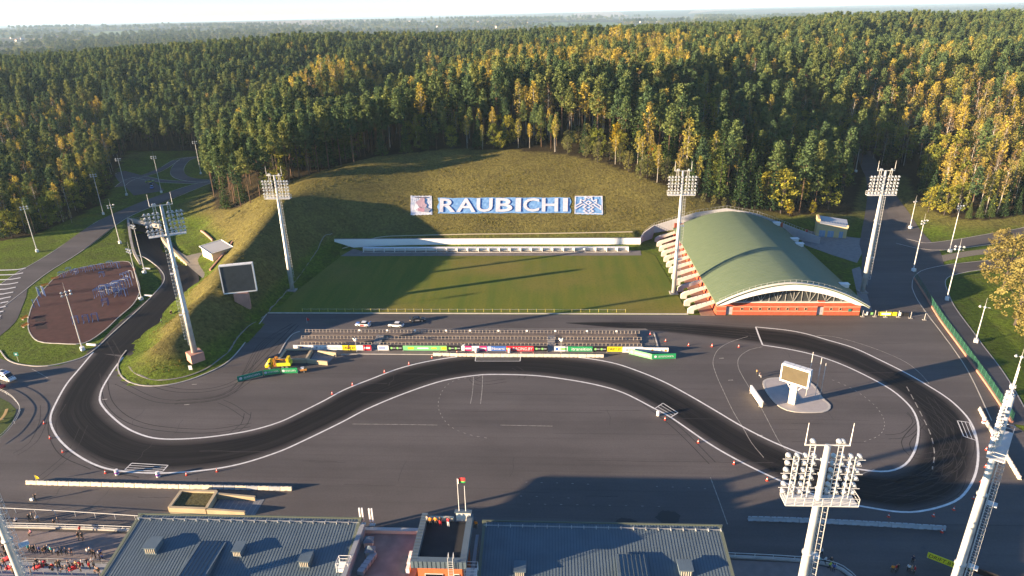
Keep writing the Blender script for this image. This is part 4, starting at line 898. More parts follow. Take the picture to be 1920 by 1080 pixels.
mast((pA[0], pA[1], 5.2), R(30), 'tall floodlight mast on a pink plinth on the grassy berm', H=39.4, ladder=(-.9, -.4), plinth=pink_plinth)
mast((-86.3, 203, 0), R(0), 'tall floodlight mast at the left end of the playing field', ladder=(.3, .95))
mast((40.2, 201, 0), R(0), 'tall floodlight mast between the playing field and the green roof', H=40, ladder=(1, 0))
mast((100, 202, 0), R(0), 'tall floodlight mast right of the green-roofed hall', ladder=(1, 0))
mast((31.3, 64.2, 0), R(180), 'tall floodlight mast closest to the camera, seen from behind', ladder=(-1, 0))
mast((58.2, 75.5, 0), R(-128), 'tall floodlight mast at the right edge, seen edge on with caged ladder', ladder=(.2, .98))
mast((-69.5, 63.3, 0), R(138), 'tall floodlight mast cut off at the lower left corner', ladder=(-.8, -.6))

# slim floodlight poles
def slim_pole_parts(t, H, nl, rz=0):
    MB().tube([(0, 0, 0), (0, 0, H * .5), (0, 0, H)], [.17, .13, .09], 8).build('pole', M_steel, t); MB().box((0, -.2, .45), (1.0, 1.2, 1.1), taper=.92).build('base_block', M_white, t)
    MB().tube([(0, 0, H), (0, 0, H + 2.4)], [.04, .015], 4).build('lightning_rod', M_steel, t)
    rows = (H - .3, H - 1.2) if nl > 3 else (H - .3,)
    for z in rows: MB().tube([(-1.25, 0, z), (1.25, 0, z)], .05, 5).build('crossbar', M_steel, t)
    for i in range(nl): l = child('lamp', LAMP, t, ((-1.1 + 1.1 * (i % 3)), -.32, rows[i // 3] + .15), (.4, 0, (i % 3 - 1) * .3)); child('lens', LENS, l, (0, -.175, 0))
SP = [(70, 472, 44, 387, 6, .8, 'by the road at the left edge of the wood'), (194, 402, 175, 323, 6, .6, 'between the valley road and the dark wood'), (225, 456, 212, 384, 4, .9, 'between the valley road and the underpass'),
      (155, 656, 122, 546, 6, .9, 'at the front tip of the red sports surface'), (272, 512, 256, 422, 5, -.5, 'on the grass right beside the track bend'), (266, 562, 245, 467, 6, -.5, 'between the red sports surface and the track'),
      (1712, 508, 1732, 413, 5, .3, 'at the corner where the fenced path starts'), (1780, 472, 1803, 385, 5, .2, 'with a pale cabinet by the woodland road'), (1775, 562, 1798, 461, 5, -.4, 'on the grass right of the fenced path'),
      (1829, 641, 1842, 574, 2, -.5, 'short, beside the golden willow'), (1894, 740, 1915, 667, 3, -.5, 'short, at the right edge above the barrier'), (1706, 428, 1713, 377, 2, .4, 'short, on the verge of the service road'),
      (238, 366, 219, 282, 5, .3, 'at the corner of the loop road in the shade'), (303, 361, 285, 289, 6, .3, 'behind the parked cars on the loop road'), (377, 326, 360, 265, 5, .3, 'inside the far hairpin'), (1604, 322, 1613, 280, 2, .2, 'small, at the mouth of the forest road')]
for (xb, yb, xt, yt, nl, rz, where) in SP:
    p = at(xb, yb); H = lift(p.x, p.y, yt) - p.z; slim_pole_parts(empty('floodlight_pole', p, rz, 'slim floodlight pole ' + where, 'floodlight pole', 'slim floodlight poles'), min(19.5, max(9, H)), nl)

# scoreboards
def scoreboard(loc, rz, W, Hh, D_, z0, pier, pierm, screenm, topm, label, struts=True):
    t = empty('scoreboard', loc, rz, label, 'scoreboard', 'video scoreboards'); c = z0 + Hh / 2
    MB().box((0, 0, c), (W, D_, Hh)).build('cabinet', topm, t)
    fr = MB()
    for (x, z, a, b) in ((0, z0 + .18, W + .06, .36), (0, z0 + Hh - .12, W + .06, .24), (-W / 2 + .12, c, .3, Hh + .06), (W / 2 - .12, c, .3, Hh + .06)): fr.box((x, -D_ / 2 - .05, z), (a, .14, b))
    fr.build('frame', M_white, t); MB().box((0, -D_ / 2 - .02, c), (W - .4, .06, Hh - .4)).build('screen', screenm, t)
    for k in range(5): MB().box((-W / 2 + W * (k + .5) / 5, 0, z0 + Hh + .05), (W / 5 - .12, D_ - .1, .1)).build('top_panel', topm, t)
    MB().box((0, .1, z0 / 2 - .8), (pier[0], pier[1], z0 + 1.6)).build('pier', pierm, t)
    if struts:
        for s in (-1, 1): MB().tube([(s * pier[0] * .5, 0, z0 - 1.7), (s * W * .33, 0, z0 + .05)], .10, 5).build('strut', M_white, t)
    return t
_b = gp(1484, 757, 0); _p1, _p2 = gp(1463, 707, 7.4), gp(1516, 724, 7.4); _a = math.atan2(_p2[1] - _p1[1], _p2[0] - _p1[0]); _w = math.hypot(*(_p2 - _p1)[:2])
scoreboard((_b[0], _b[1], .1), _a, _w + .1, 4.3, 1.5, 5.4, (1.5, .9), mat('cream_cladding', (.55, .52, .44), .7, noise=.08), mat('beige_screen', (.085, .070, .040), .5, noise=.12, scale=.7), mat('blue_white_panel', (.58, .60, .62), .6), 'video scoreboard with beige screen on the paved island inside the right bend')
_b = at(456, 570); _z = lift(_b.x, _b.y, 546); _zt = lift(_b.x, _b.y, 497)
scoreboard(_b, R(17), 9.6, _zt - _z + .5, 1.3, _z - _b.z - .2, (4.2, 2.0), M_pink, M_darkscreen, M_white, 'dark video scoreboard on a pink pier on the grassy berm', False)
_p1, _p2 = gp(1407, 735, 0), gp(1428, 766, 0)
_t = empty('signboard', ((_p1 + _p2) / 2), math.atan2(*(_p2 - _p1)[1::-1]), 'narrow cream board standing edge on beside the paved island', 'signboard'); _w = float(np.linalg.norm(_p2 - _p1))
MB().box((0, 0, 1.05), (_w, .35, 1.5)).build('panel', mat('cream_board', (.75, .70, .58), .7), _t); MB().box((0, 0, 1.84), (_w + .1, .45, .08)).build('cap', M_white, _t)
for s in (-1, 1): MB().box((s * _w * .4, 0, .15), (.3, .8, .3)).build('foot', M_conc, _t)
ISL = gl([(1432, 716), (1440, 711), (1462, 709), (1500, 711), (1524, 722), (1540, 745), (1555, 760), (1550, 770), (1530, 773), (1490, 772), (1465, 764), (1445, 745), (1433, 725), (1432, 716)], 1)
isl = struct(MB().prism(ISL[:-1], -.05, .10).build('paved_island', mat('pale_paving', (.36, .33, .32), .85, noise=.06, scale=.8))); kerb(ISL, isl, w=.5, h=.12)
for (x, y, yt, lab) in ((1511, 742, 660, 'leftmost'), (1528, 745, 671, 'middle'), (1537, 748, 681, 'rightmost')):
    p = gp(x, y, .1); t = empty('flagpole', p, 0, lab + ' of the three bare flagpoles behind the scoreboard island', 'flagpole', 'bare flagpoles'); H = lift(p[0], p[1], yt) - .1; MB().tube([(0, 0, 0), (0, 0, H * .55)], .07, 6).build('lower_pole', M_galv, t); MB().tube([(0, 0, H * .55), (0, 0, H)], [.06, .04], 6).build('upper_pole', M_white, t)

# ------------------------------------------------------------------ hall with the green barrel roof
def hall():
    t = empty('sports_hall', (70.7, 184.4, 0), 0, 'red brick sports hall with a large curved green metal roof', 'sports hall'); XL, XR, Y0, Y1 = -21.6, 22.2, -2.7, 72.5
    zl, zc, zr = 4.6, 11.3, 3.9
    def zf(x):
        u = (x - .0) / (XR if x > 0 else -XL); return zc - (zc - (zr if x > 0 else zl)) * (.12 * abs(u) + .88 * u * u)
    m = bpy.data.materials.new('green_standing_seam'); m.use_nodes = True; N, L = nodes(m); b = N['Principled BSDF']; b.inputs['Roughness'].default_value = .55; b.inputs['Metallic'].default_value = .15
    ge = N.new('ShaderNodeTexCoord'); mp = N.new('ShaderNodeMapping'); mp.inputs['Scale'].default_value = (.35, 1.6, .3); L.new(ge.outputs['Object'], mp.inputs[0]); nz = N.new('ShaderNodeTexNoise'); nz.inputs['Scale'].default_value = 1; nz.inputs['Detail'].default_value = 4; L.new(mp.outputs[0], nz.inputs[0])
    mx = N.new('ShaderNodeMix'); mx.data_type = 'RGBA'; mx.inputs[6].default_value = (.082, .125, .068, 1); mx.inputs[7].default_value = (.155, .195, .118, 1); L.new(nz.outputs[0], mx.inputs[0]); L.new(mx.outputs[2], b.inputs['Base Color'])
    rf = MB(); nx_ = 44; xs = [XL + (XR - XL) * i / nx_ for i in range(nx_ + 1)]
    for x in xs: rf.v += [(x, Y0, zf(x)), (x, Y1, zf(x)), (x, Y0, zf(x) - .45), (x, Y1, zf(x) - .45)]
    for i in range(nx_):
        a, c = 4 * i, 4 * i + 4; rf.f += [(a, c, c + 1, a + 1), (a + 2, a + 3, c + 3, c + 2), (a, a + 2, c + 2, c), (a + 1, c + 1, c + 3, a + 3)]; rf.m += [0] * 4
    rf.f += [(0, 1, 3, 2), (4 * nx_, 4 * nx_ + 2, 4 * nx_ + 3, 4 * nx_ + 1)]; rf.m += [0, 0]
    roof = rf.build('roof', m, t)
    sm = MB()                                         # standing seams run over the arch
    for y in np.arange(Y0 + 1.1, Y1, 1.1):
        pts = [(x, zf(x)) for x in xs]
        for (x1, z1), (x2, z2) in zip(pts[:-1], pts[1:]): sm.add([(x1, y - .03, z1), (x1, y + .03, z1), (x2, y + .03, z2), (x2, y - .03, z2), (x1, y - .03, z1 + .06), (x1, y + .03, z1 + .06), (x2, y + .03, z2 + .06), (x2, y - .03, z2 + .06)], [(4, 7, 6, 5), (0, 3, 7, 4), (1, 5, 6, 2)])
    s_ = sm.build('standing_seams', m, roof); stuff(s_)
    # white arch: deep curved fascia over the glazing
    fa = MB(); 
    for i, x in enumerate(xs):
        u = x / (XR if x > 0 else -XL); d = .45 + 1.5 * (1 - abs(u) ** 2.2) * .55 + .5; zt = zf(x) - .46; zb = max(4.32, zt - d) if abs(u) < .93 else 4.2
        zb = min(zb, zt - .12); fa.v += [(x, Y0 + .15, zt), (x, Y0 + .15, zb), (x, Y0 + .6, zt), (x, Y0 + .6, zb)]
    for i in range(nx_): a, c = 4 * i, 4 * i + 4; fa.f += [(a, a + 1, c + 1, c), (a + 2, c + 2, c + 3, a + 3), (a + 1, a + 3, c + 3, c + 1)]; fa.m += [0] * 3
    fa.build('arch_fascia', M_white, t)
    ed = MB()
    for x1, x2 in zip(xs[:-1], xs[1:]): ed.add([(x1, Y0 - .25, zf(x1) + .02), (x2, Y0 - .25, zf(x2) + .02), (x2, Y0 + .75, zf(x2) + .02), (x1, Y0 + .75, zf(x1) + .02), (x1, Y0 - .25, zf(x1) + .16), (x2, Y0 - .25, zf(x2) + .16), (x2, Y0 + .75, zf(x2) + .16), (x1, Y0 + .75, zf(x1) + .16)], [(0, 1, 5, 4), (2, 3, 7, 6), (4, 5, 6, 7), (3, 2, 1, 0)])
    ed.build('roof_edge_walkway', mat('pale_edge', (.52, .51, .47), .6), roof)
    for yy in (Y0 + .9, Y1 - .2):
        pr = MB()
        for x in np.linspace(XL + 1, XR - .5, 27): pr.tube([(x, yy, zf(x)), (x, yy, zf(x) + .75)], .04, 4)
        pr.tube([(x, yy, zf(x) + .75) for x in np.linspace(XL + 1, XR - .5, 27)], .03, 4); pr.build('guard_rail', M_galv, roof)
    # brick front
    br = mat('red_brick', (.42, .085, .042), .85, noise=.12, scale=1.2); wh = mat('band_render', (.55, .36, .24), .8); wall = MB()
    doors = [(-17.0, 2.0), (9.5, 2.0)]; x0 = XL + .9; segs = []
    for (dx, dw) in doors: segs.append((x0, dx - dw / 2)); x0 = dx + dw / 2
    segs.append((x0, 20.9))
    for a, c in segs: wall.box(((a + c) / 2, .15, 2.1), (c - a, .5, 4.2))
    for (dx, dw) in doors: wall.box((dx, .15, 3.75), (dw, .5, 1.7))
    w = wall.build('front_wall', br, t)
    for z in (1.35, 2.75, 4.1): 
        for a, c in segs: MB().box(((a + c) / 2, -.13, z), (c - a + .02, .1, .16)).build('band', wh, w)
    for (dx, dw) in doors: d = MB().box((dx, .35, 1.25), (dw - .06, .1, 2.5)).build('door', mat('grey_door', (.35, .34, .36), .5), t); MB().box((dx + .4, .26, 1.2), (.08, .08, .3)).build('handle', M_galv, d)
    for x in np.concatenate([np.linspace(-13.4, 5.2, 8), [12.5, 15.2]]):
        f_ = MB()
        for (px_, pz, a, c) in ((0, .36, .8, .08), (0, -.36, .8, .08), (-.38, 0, .06, .8), (.38, 0, .06, .8)): f_.box((x + px_, -.14, 2.05 + pz), (a, .1, c))
        wi = f_.build('window', wh, t); MB().box((x, -.11, 2.05), (.68, .04, .66)).build('pane', mat('dark_glass', (.015, .017, .02), .1, spec=.7), wi)
    MB().box((17.9, -.22, 1.75), (.85, .1, .95)).build('notice_sign', mat('teal_sign', (.02, .16, .13), .5), t)
    MB().box((XL + .95, 36, 2.0), (.4, 71, 4.0)).build('side_wall', br, t); MB().box((20.6, 36, 1.9), (.4, 71, 3.8)).build('side_wall', br, t); MB().box((-.3, 71.6, 3.4), (42, .4, 6.8)).build('rear_wall', br, t)
    # glazing under the arch with its lattice
    gl_ = MB(); gx_ = np.linspace(-15.8, 16.2, 33)
    for x1, x2 in zip(gx_[:-1], gx_[1:]): gl_.add([(x1, .5, 4.15), (x2, .5, 4.15), (x2, .5, zf(x2) - .5), (x1, .5, zf(x1) - .5)], [(0, 1, 2, 3)])
    g_ = gl_.build('arch_glazing', mat('tinted_glass', (.045, .05, .05), .12, spec=.6), t)
    for x in np.linspace(-15, 15.4, 14): MB().tube([(x, .36, 4.15), (x, .36, zf(x) - .5)], .07, 4).build('mullion', M_galv, g_)
    tr_ = MB(); q = np.linspace(-15, 15.4, 14)
    for i in range(13): tr_.tube([(q[i], .25, 4.2 if i % 2 else zf(q[i]) - 1.4), (q[i + 1], .25, zf(q[i + 1]) - 1.4 if i % 2 else 4.2)], .06, 4)
    tr_.tube([(x, .25, max(4.3, zf(x) - 1.9)) for x in q], .08, 4); tr_.build('truss', M_galv, t)
    MB().box((0, .2, 4.24), (43, .9, .12)).build('wall_cap', M_white, t)
    # sloping buttresses down the field side
    for k in range(13):
        y = 1.2 + k * 5.65; b_ = MB(); prof = [(XL + .6, 4.35), (XL + .6, 3.55), (-27.2, 1.15), (-27.2, 0), (-29.0, 0), (-29.0, 1.4), (-27.9, 2.2)]
        b_.add([(x, y + s, z) for s in (-.42, .42) for x, z in prof], [tuple(range(7)), tuple(range(13, 6, -1))] + [(i, i + 7, (i + 1) % 7 + 7, (i + 1) % 7) for i in range(7)])
        bo = b_.build('buttress', mat('pale_concrete', (.47, .44, .40), .8, noise=.08, scale=.7), t); rb = MB()
        for u in (.2, .4, .6, .8): xx = -27.9 + (XL + .6 + 27.9) * u; zz = 2.2 + (4.35 - 2.2) * u; rb.box((xx, y, zz + .02), (.16, .88, .1))
        rb.build('cover_joint', M_conc, bo)
    MB().box((XL - 1.6, 35, .03), (4.2, 71, .1)).build('side_path', mat('brick_path', (.26, .16, .11), .9, noise=.1), t)
    for (px_, py_) in ((1490, 449), (1499, 459), (1583, 533), (1456, 421)):
        p = gp(px_, py_, 6.5); lx, ly = p[0] - 70.7, p[1] - 184.4; z = zf(lx); v_ = MB().box((lx, ly, z + .35), (2.4, 1.5, 1.1)).build('roof_vent', M_white, roof); MB().box((lx, ly, z + .96), (2.8, 1.9, .12)).build('vent_cap', M_white, v_)
    return t
hall()
# retaining wall behind the hall, following its arch
rw = MB(); _pts = [(35.4, 247.5, 3.4), (37.5, 254, 3.6), (42, 258.2, 5.2), (49, 258.6, 7.3), (58, 258.8, 10.2), (70, 258.9, 11.9), (82, 258.8, 9.6), (90, 258.6, 6.6), (97, 256, 4.2), (104, 250, 2.6)]
for (x1, y1, z1), (x2, y2, z2) in zip(_pts[:-1], _pts[1:]):
    d = Vector((x2 - x1, y2 - y1)).normalized(); nn = Vector((-d.y, d.x)) * .45; rw.add([(x1, y1, -.5), (x2, y2, -.5), (x2 + nn.x, y2 + nn.y, -.5), (x1 + nn.x, y1 + nn.y, -.5), (x1, y1, z1), (x2, y2, z2), (x2 + nn.x, y2 + nn.y, z2), (x1 + nn.x, y1 + nn.y, z1)], [(0, 1, 5, 4), (2, 3, 7, 6), (4, 5, 6, 7), (0, 4, 7, 3), (1, 2, 6, 5)])
_t = empty('retaining_wall', (0, 0, 0), 0, 'grey concrete retaining wall curving behind the green-roofed hall', 'retaining wall'); rw.build('wall', mat('grey_render', (.36, .36, .37), .8, noise=.06), _t)
gr = MB()
for (x1, y1, z1), (x2, y2, z2) in zip(_pts[1:-1], _pts[2:]):
    for u in np.arange(0, 1, .125): x, y, z = x1 + (x2 - x1) * u, y1 + .25 + (y2 - y1) * u, z1 + (z2 - z1) * u; gr.tube([(x, y, z), (x, y, z + 1)], .04, 4)
    gr.tube([(x1, y1 + .25, z1 + 1), (x2, y2 + .25, z2 + 1)], .035, 4)
gr.build('railing', M_galv, _t)
# the long white wall and the dugout benches
_t = empty('white_wall', (0, 246.9, 0), 0, 'long white wall along the far side of the playing field', 'wall')
MB().add([(-84.8, -.25, 2.7), (-84.8, .25, 2.7), (-84.8, -.25, 3.75), (-84.8, .25, 3.75), (-76.5, -.25, -.1), (-76.5, .25, -.1), (35.2, -.25, -.1), (35.2, .25, -.1), (35.2, -.25, 3.75), (35.2, .25, 3.75)], [(0, 4, 6, 8, 2), (1, 3, 9, 7, 5), (2, 8, 9, 3), (0, 2, 3, 1), (6, 7, 9, 8), (0, 1, 5, 4)]).build('wall', mat('fresh_white_wall', (.84, .83, .80), .6), _t)
MB().box((-24.8, 0, 3.79), (120.0, .62, .08)).build('coping', mat('grey_coping', (.25, .23, .24), .7), _t)
struct(MB().sheet([(-79.9, 237.2), (34.5, 237.2), (35.0, 246.6), (-77, 246.6)], .05).build('paved_strip', mat('worn_paving', (.16, .145, .14), .9, noise=.15, scale=.5)))
_t = empty('dugout_bench', (-21, 241.6, .06), 0, 'long roofed bench with white partitions below the white wall', 'bench'); _n = 50
MB().box((0, .7, 1.02), (102, .1, 1.0)).build('back_panel', M_white, _t); MB().box((0, .25, 1.75), (102.4, 1.6, .08)).build('canopy', mat('white_sheet', (.66, .67, .70), .5), _t); MB().box((0, .2, .48), (102, .55, .08)).build('seat', M_steel, _t)
MB().box((0, -.75, .12), (102.6, .3, .2)).build('front_step', M_kerb, _t)
for k in range(_n // 2 + 1): MB().box((-51 + 4.08 * k, .1, .95), (.14, 1.4, 1.5)).build('partition', M_white, _t)
kerb(smooth_line([(g2(x, y, 3.2)) for x, y in ((640, 452), (705, 441), (800, 439), (1000, 437), (1186, 434))], 4), name='slope_gutter', w=.55, h=.12, drape=True, matl=mat('pale_gutter', (.45, .40, .30), .9))
# grass pitch posts along the front edge
_t = empty('boundary_fence', (0, 186, 0), 0, 'row of short yellow posts with a rope along the front of the playing field', 'fence'); _x = np.linspace(g2(566, 586)[0], g2(1173, 587)[0], 38)
for x in _x: MB().box((x, 0, .55), (.1, .1, 1.1)).build('post', mat('yellow_post', (.50, .43, .10), .7), _t)
MB().tube([(x, 0, .95 - (.06 if i % 2 else 0)) for i, x in enumerate(np.linspace(_x[0], _x[-1], 75))], .02, 4).build('rope', M_steel, _t)

# small beige service building on the right
p1, p2 = gp(1529, 443, 0), gp(1586, 447, 0); _a = math.atan2(p2[1] - p1[1], p2[0] - p1[0]); _w = float(np.hypot(*(p2 - p1)[:2])); _t = empty('service_building', (p1 + p2) / 2, _a, 'small beige building with a pale metal roof and three blue doors', 'building')
bm_ = mat('beige_plaster', (.52, .40, .20), .85, noise=.06); _d = 6.5
MB().add([(-_w / 2, 0, 0), (_w / 2, 0, 0), (_w / 2, _d, 0), (-_w / 2, _d, 0), (-_w / 2, 0, 5.4), (_w / 2, 0, 4.2), (_w / 2, _d, 5.4), (-_w / 2, _d, 6.4)], [(0, 1, 5, 4), (1, 2, 6, 5), (2, 3, 7, 6), (3, 0, 4, 7), (4, 5, 6, 7)]).build('wall', bm_, _t)
rf_ = MB().add([(-_w / 2 + .9, -.35, 5.45), (_w / 2 + .3, -.35, 4.3), (_w / 2 + .3, _d + .3, 5.6), (-_w / 2 + .9, _d + .3, 6.6), (-_w / 2 + .9, -.35, 5.62), (_w / 2 + .3, -.35, 4.47), (_w / 2 + .3, _d + .3, 5.77), (-_w / 2 + .9, _d + .3, 6.77)], [(0, 1, 5, 4), (1, 2, 6, 5), (2, 3, 7, 6), (3, 0, 4, 7), (4, 5, 6, 7), (3, 2, 1, 0)]).build('roof', mat('pale_metal_roof', (.42, .44, .46), .4, .3), _t)
for k in range(1, 10): MB().box((-_w / 2 + .9 + (_w - .6) * k / 10, _d / 2, 5.6 - 1.15 * k / 10 + .62), (.07, _d + .3, .1)).build('roof_seam', MATS['pale_metal_roof'], rf_).rotation_euler = (0, 0, 0)
MB().box((-_w / 2 + .4, _d / 2, 6.7), (.9, _d + .2, .9)).build('parapet', bm_, _t); MB().box((_w / 2, .2, 4.8), (.5, .8, .9)).build('corner_pier', bm_, _t)
for x, w_ in ((-_w * .30, 2.2), (-_w * .02, 2.2), (_w * .32, 1.4)): d_ = MB().box((x, -.05, 1.35), (w_, .12, 2.6)).build('door', mat('blue_door', (.20, .30, .42), .5), _t); MB().box((x, -.13, 1.35), (.06, .06, 2.5)).build('door_joint', M_galv, d_)
for i, (x, y) in enumerate(((1506, 437), (1512, 434))):
    p = gp(x, y, .05); MB_ = MB(); lathe(MB_, [(.5, 0), (.6, .3), (.55, .7), (.2, .75)], 10); o = MB_.build('red_tub', mat('red_plastic', (.5, .03, .02), .4)); o.location = p; tag(o, ('nearer' if i == 0 else 'farther') + ' of two red tubs beside the small beige building', 'tub', 'red tubs')
# ================================================================== underpass, kiosk
def wall_line(mb, pts, z0, z1, th):
    """pts (x,y); z0/z1 numbers or lists"""
    n = len(pts); a = offset_line(pts, th / 2); c = offset_line(pts, -th / 2); b = len(mb.v)
    Z0 = z0 if hasattr(z0, '__len__') else [z0] * n; Z1 = z1 if hasattr(z1, '__len__') else [z1] * n
    for i in range(n): mb.v += [(a[i][0], a[i][1], Z0[i]), (a[i][0], a[i][1], Z1[i]), (c[i][0], c[i][1], Z1[i]), (c[i][0], c[i][1], Z0[i])]
    for i in range(n - 1):
        for k in range(3): mb.f.append((b + 4 * i + k, b + 4 * i + k + 1, b + 4 * i + 5 + k, b + 4 * i + 4 + k)); mb.m.append(0)
    mb.f += [(b, b + 3, b + 2, b + 1), (b + 4 * n - 4, b + 4 * n - 3, b + 4 * n - 2, b + 4 * n - 1)]; mb.m += [0, 0]; return mb
_t = empty('underpass_portal', (0, 0, 0), 0, 'concrete underpass portal where the track dips below the road', 'underpass'); M_cw = mat('warm_concrete', (.42, .34, .22), .85, noise=.12, scale=.4)
_wl = smooth_line(CUT_L, 2); wall_line(MB(), _wl, [float(cut_z(*p)) - .3 for p in _wl], .35, .9).build('retaining_wall', M_conc, _t)
_wr = smooth_line(CUT_R, 2); wall_line(MB(), _wr, [float(cut_z(*p)) - .3 for p in _wr], list(np.linspace(.6, .15, len(_wr))), .9).build('retaining_wall', M_cw, _t)
_pl, _pr = Vector(PORT_L), Vector(PORT_R); wall_line(MB(), [tuple(_pl), tuple((_pl + _pr) / 2), tuple(_pr)], -1.1, .9, .8).build('lintel', M_conc, _t)
_tn = MB()
for a, b in ((_pl, _pl + _pn * 26), (_pr, _pr + _pn * 26)): wall_line(_tn, [tuple(a), tuple((a + b) / 2), tuple(b)], -5.2, -1.0, .5)
_tn.add([(*(_pl), -1.12), (*(_pr), -1.12), (*(_pr + _pn * 26), -1.12), (*(_pl + _pn * 26), -1.12), (*(_pl), -4.75), (*(_pr), -4.75), (*(_pr + _pn * 26), -4.75), (*(_pl + _pn * 26), -4.75)], [(0, 1, 2, 3), (4, 7, 6, 5), (2, 6, 7, 3)]); _tn.build('tunnel', mat('tunnel_concrete', (.10, .095, .09), .9), _t)
MB().prism([tuple(_pl - _pn * .3), tuple(_pr - _pn * .3), tuple(_pr + _pn * 7), tuple(_pl + _pn * 7)], -1.0, .07).build('deck', mat('deck_grass', (.045, .062, .012), .95, noise=.2), _t)
rl = MB(); _q = [tuple(_pl.lerp(_pr, u)) for u in np.linspace(0, 1, 15)]
for x, y in _q: rl.tube([(x, y, .9), (x, y, 2.0)], .05, 4)
for z in (1.4, 2.0): rl.tube([(x, y, z) for x, y in _q], .04, 4)
rl.build('railing', mat('green_grey_paint', (.16, .20, .15), .6), _t)
A, B = gp(381, 482, .07), gp(401, 496, .07); _d = Vector((B - A)[:2]); _w = _d.length; _a = math.atan2(_d.y, _d.x); _t = empty('kiosk', (A + B) / 2, _a, 'small cream kiosk with a flat grey roof set into the berm', 'kiosk'); _L = 7.6; _H = 4.4
MB().add([(-_w / 2, 0, -.3), (_w / 2, 0, -.3), (_w / 2, _L, -.3), (-_w / 2, _L, -.3), (-_w / 2, 0, _H - .3), (_w / 2, 0, _H - .3), (_w / 2, _L, _H + .3), (-_w / 2, _L, _H + .3)], [(0, 1, 5, 4), (1, 2, 6, 5), (2, 3, 7, 6), (3, 0, 4, 7)]).build('wall', mat('cream_plaster', (.62, .52, .36), .85, noise=.05), _t)
rf_ = MB().add([(-_w / 2 - .4, -.5, _H - .28), (_w / 2 + .4, -.5, _H - .28), (_w / 2 + .4, _L + .4, _H + .4), (-_w / 2 - .4, _L + .4, _H + .4), (-_w / 2 - .4, -.5, _H), (_w / 2 + .4, -.5, _H), (_w / 2 + .4, _L + .4, _H + .68), (-_w / 2 - .4, _L + .4, _H + .68)], [(0, 1, 5, 4), (1, 2, 6, 5), (2, 3, 7, 6), (3, 0, 4, 7), (4, 5, 6, 7), (3, 2, 1, 0)]).build('roof', mat('grey_roof_felt', (.33, .34, .36), .7), _t)
ed = MB(); 
for (x1, y1, z1, x2, y2, z2) in ((-_w / 2 - .4, -.5, _H, -_w / 2 - .4, _L + .4, _H + .68), (-_w / 2 - .4, _L + .4, _H + .68, _w / 2 + .4, _L + .4, _H + .68), (_w / 2 + .4, -.5, _H, _w / 2 + .4, _L + .4, _H + .68), (-_w / 2 - .4, -.5, _H, _w / 2 + .4, -.5, _H)): ed.tube([(x1, y1, z1 + .05), (x2, y2, z2 + .05)], .14, 4)
ed.build('roof_edge', M_white, rf_); wn = MB().box((_w / 2 + .02, _L * .62, 2.6), (.08, .9, .8)).build('window', mat('window_shutter', (.09, .05, .05), .6), _t); MB().box((_w / 2 + .07, _L * .62, 2.6), (.04, .06, .8)).build('glazing_bar', M_white, wn)
for i, pts in enumerate(([(377, 434), (388, 442), (399, 452)], [(436, 455), (428, 468), (412, 487), (394, 508)])):
    l = smooth_line([tuple(at(*p)[:2]) for p in pts], 1.5); z = [Z(*p) for p in l]; o = wall_line(MB(), l, [min(0, q) - .3 for q in z], [q + .7 for q in z], .5).build('retaining_wall', M_pink); tag(o, ['short pink retaining wall behind the kiosk', 'sloping pink retaining wall in front of the kiosk against the berm'][i], 'retaining wall')

# ================================================================== lettering
def text_mesh(body, size, extrude=0., bold=0.):
    cu = bpy.data.curves.new('lettering', 'FONT'); cu.body = body; cu.size = size; cu.align_x = 'CENTER'; cu.align_y = 'CENTER'; cu.extrude = extrude; cu.offset = bold; cu.resolution_u = 3
    o = bpy.data.objects.new('lettering', cu); me = bpy.data.meshes.new_from_object(o); bpy.data.objects.remove(o); bpy.data.curves.remove(cu); me.name = 'lettering'; return me
def fit_text(body, w, h, matl, parent, loc, rot=(R(90), 0, 0), bold=.0, name='lettering', shear=0.):
    me = text_mesh(body, 1., 0., bold); v = np.empty(len(me.vertices) * 3, np.float32); me.vertices.foreach_get('co', v); v = v.reshape(-1, 3); lo, hi = v.min(0), v.max(0)
    v = (v - (lo + hi) / 2); v[:, 0] *= w / max(1e-4, hi[0] - lo[0]); v[:, 1] *= h / max(1e-4, hi[1] - lo[1]); v[:, 0] += v[:, 1] * shear; me.vertices.foreach_set('co', v.ravel()); me.materials.clear(); me.materials.append(matl)
    o = bpy.data.objects.new(name, me); COL.objects.link(o); o.parent = parent; o.location = loc; o.rotation_euler = rot; return o
PC = dict(white=(.74, .74, .74), yellow=(.72, .60, .02), red=(.58, .02, .04), magenta=(.50, .03, .16), black=(.015, .015, .017), green=(.02, .28, .10), lime=(.22, .50, .16), blue=(.05, .13, .42), teal=(.01, .20, .13), lightgreen=(.16, .46, .20), dark=(.03, .03, .035), grey=(.30, .32, .34), pale=(.55, .58, .60), orange=(.65, .25, .02))
def pm(c): return mat('vinyl_' + c, PC[c], .5, noise=.05, scale=1.5)
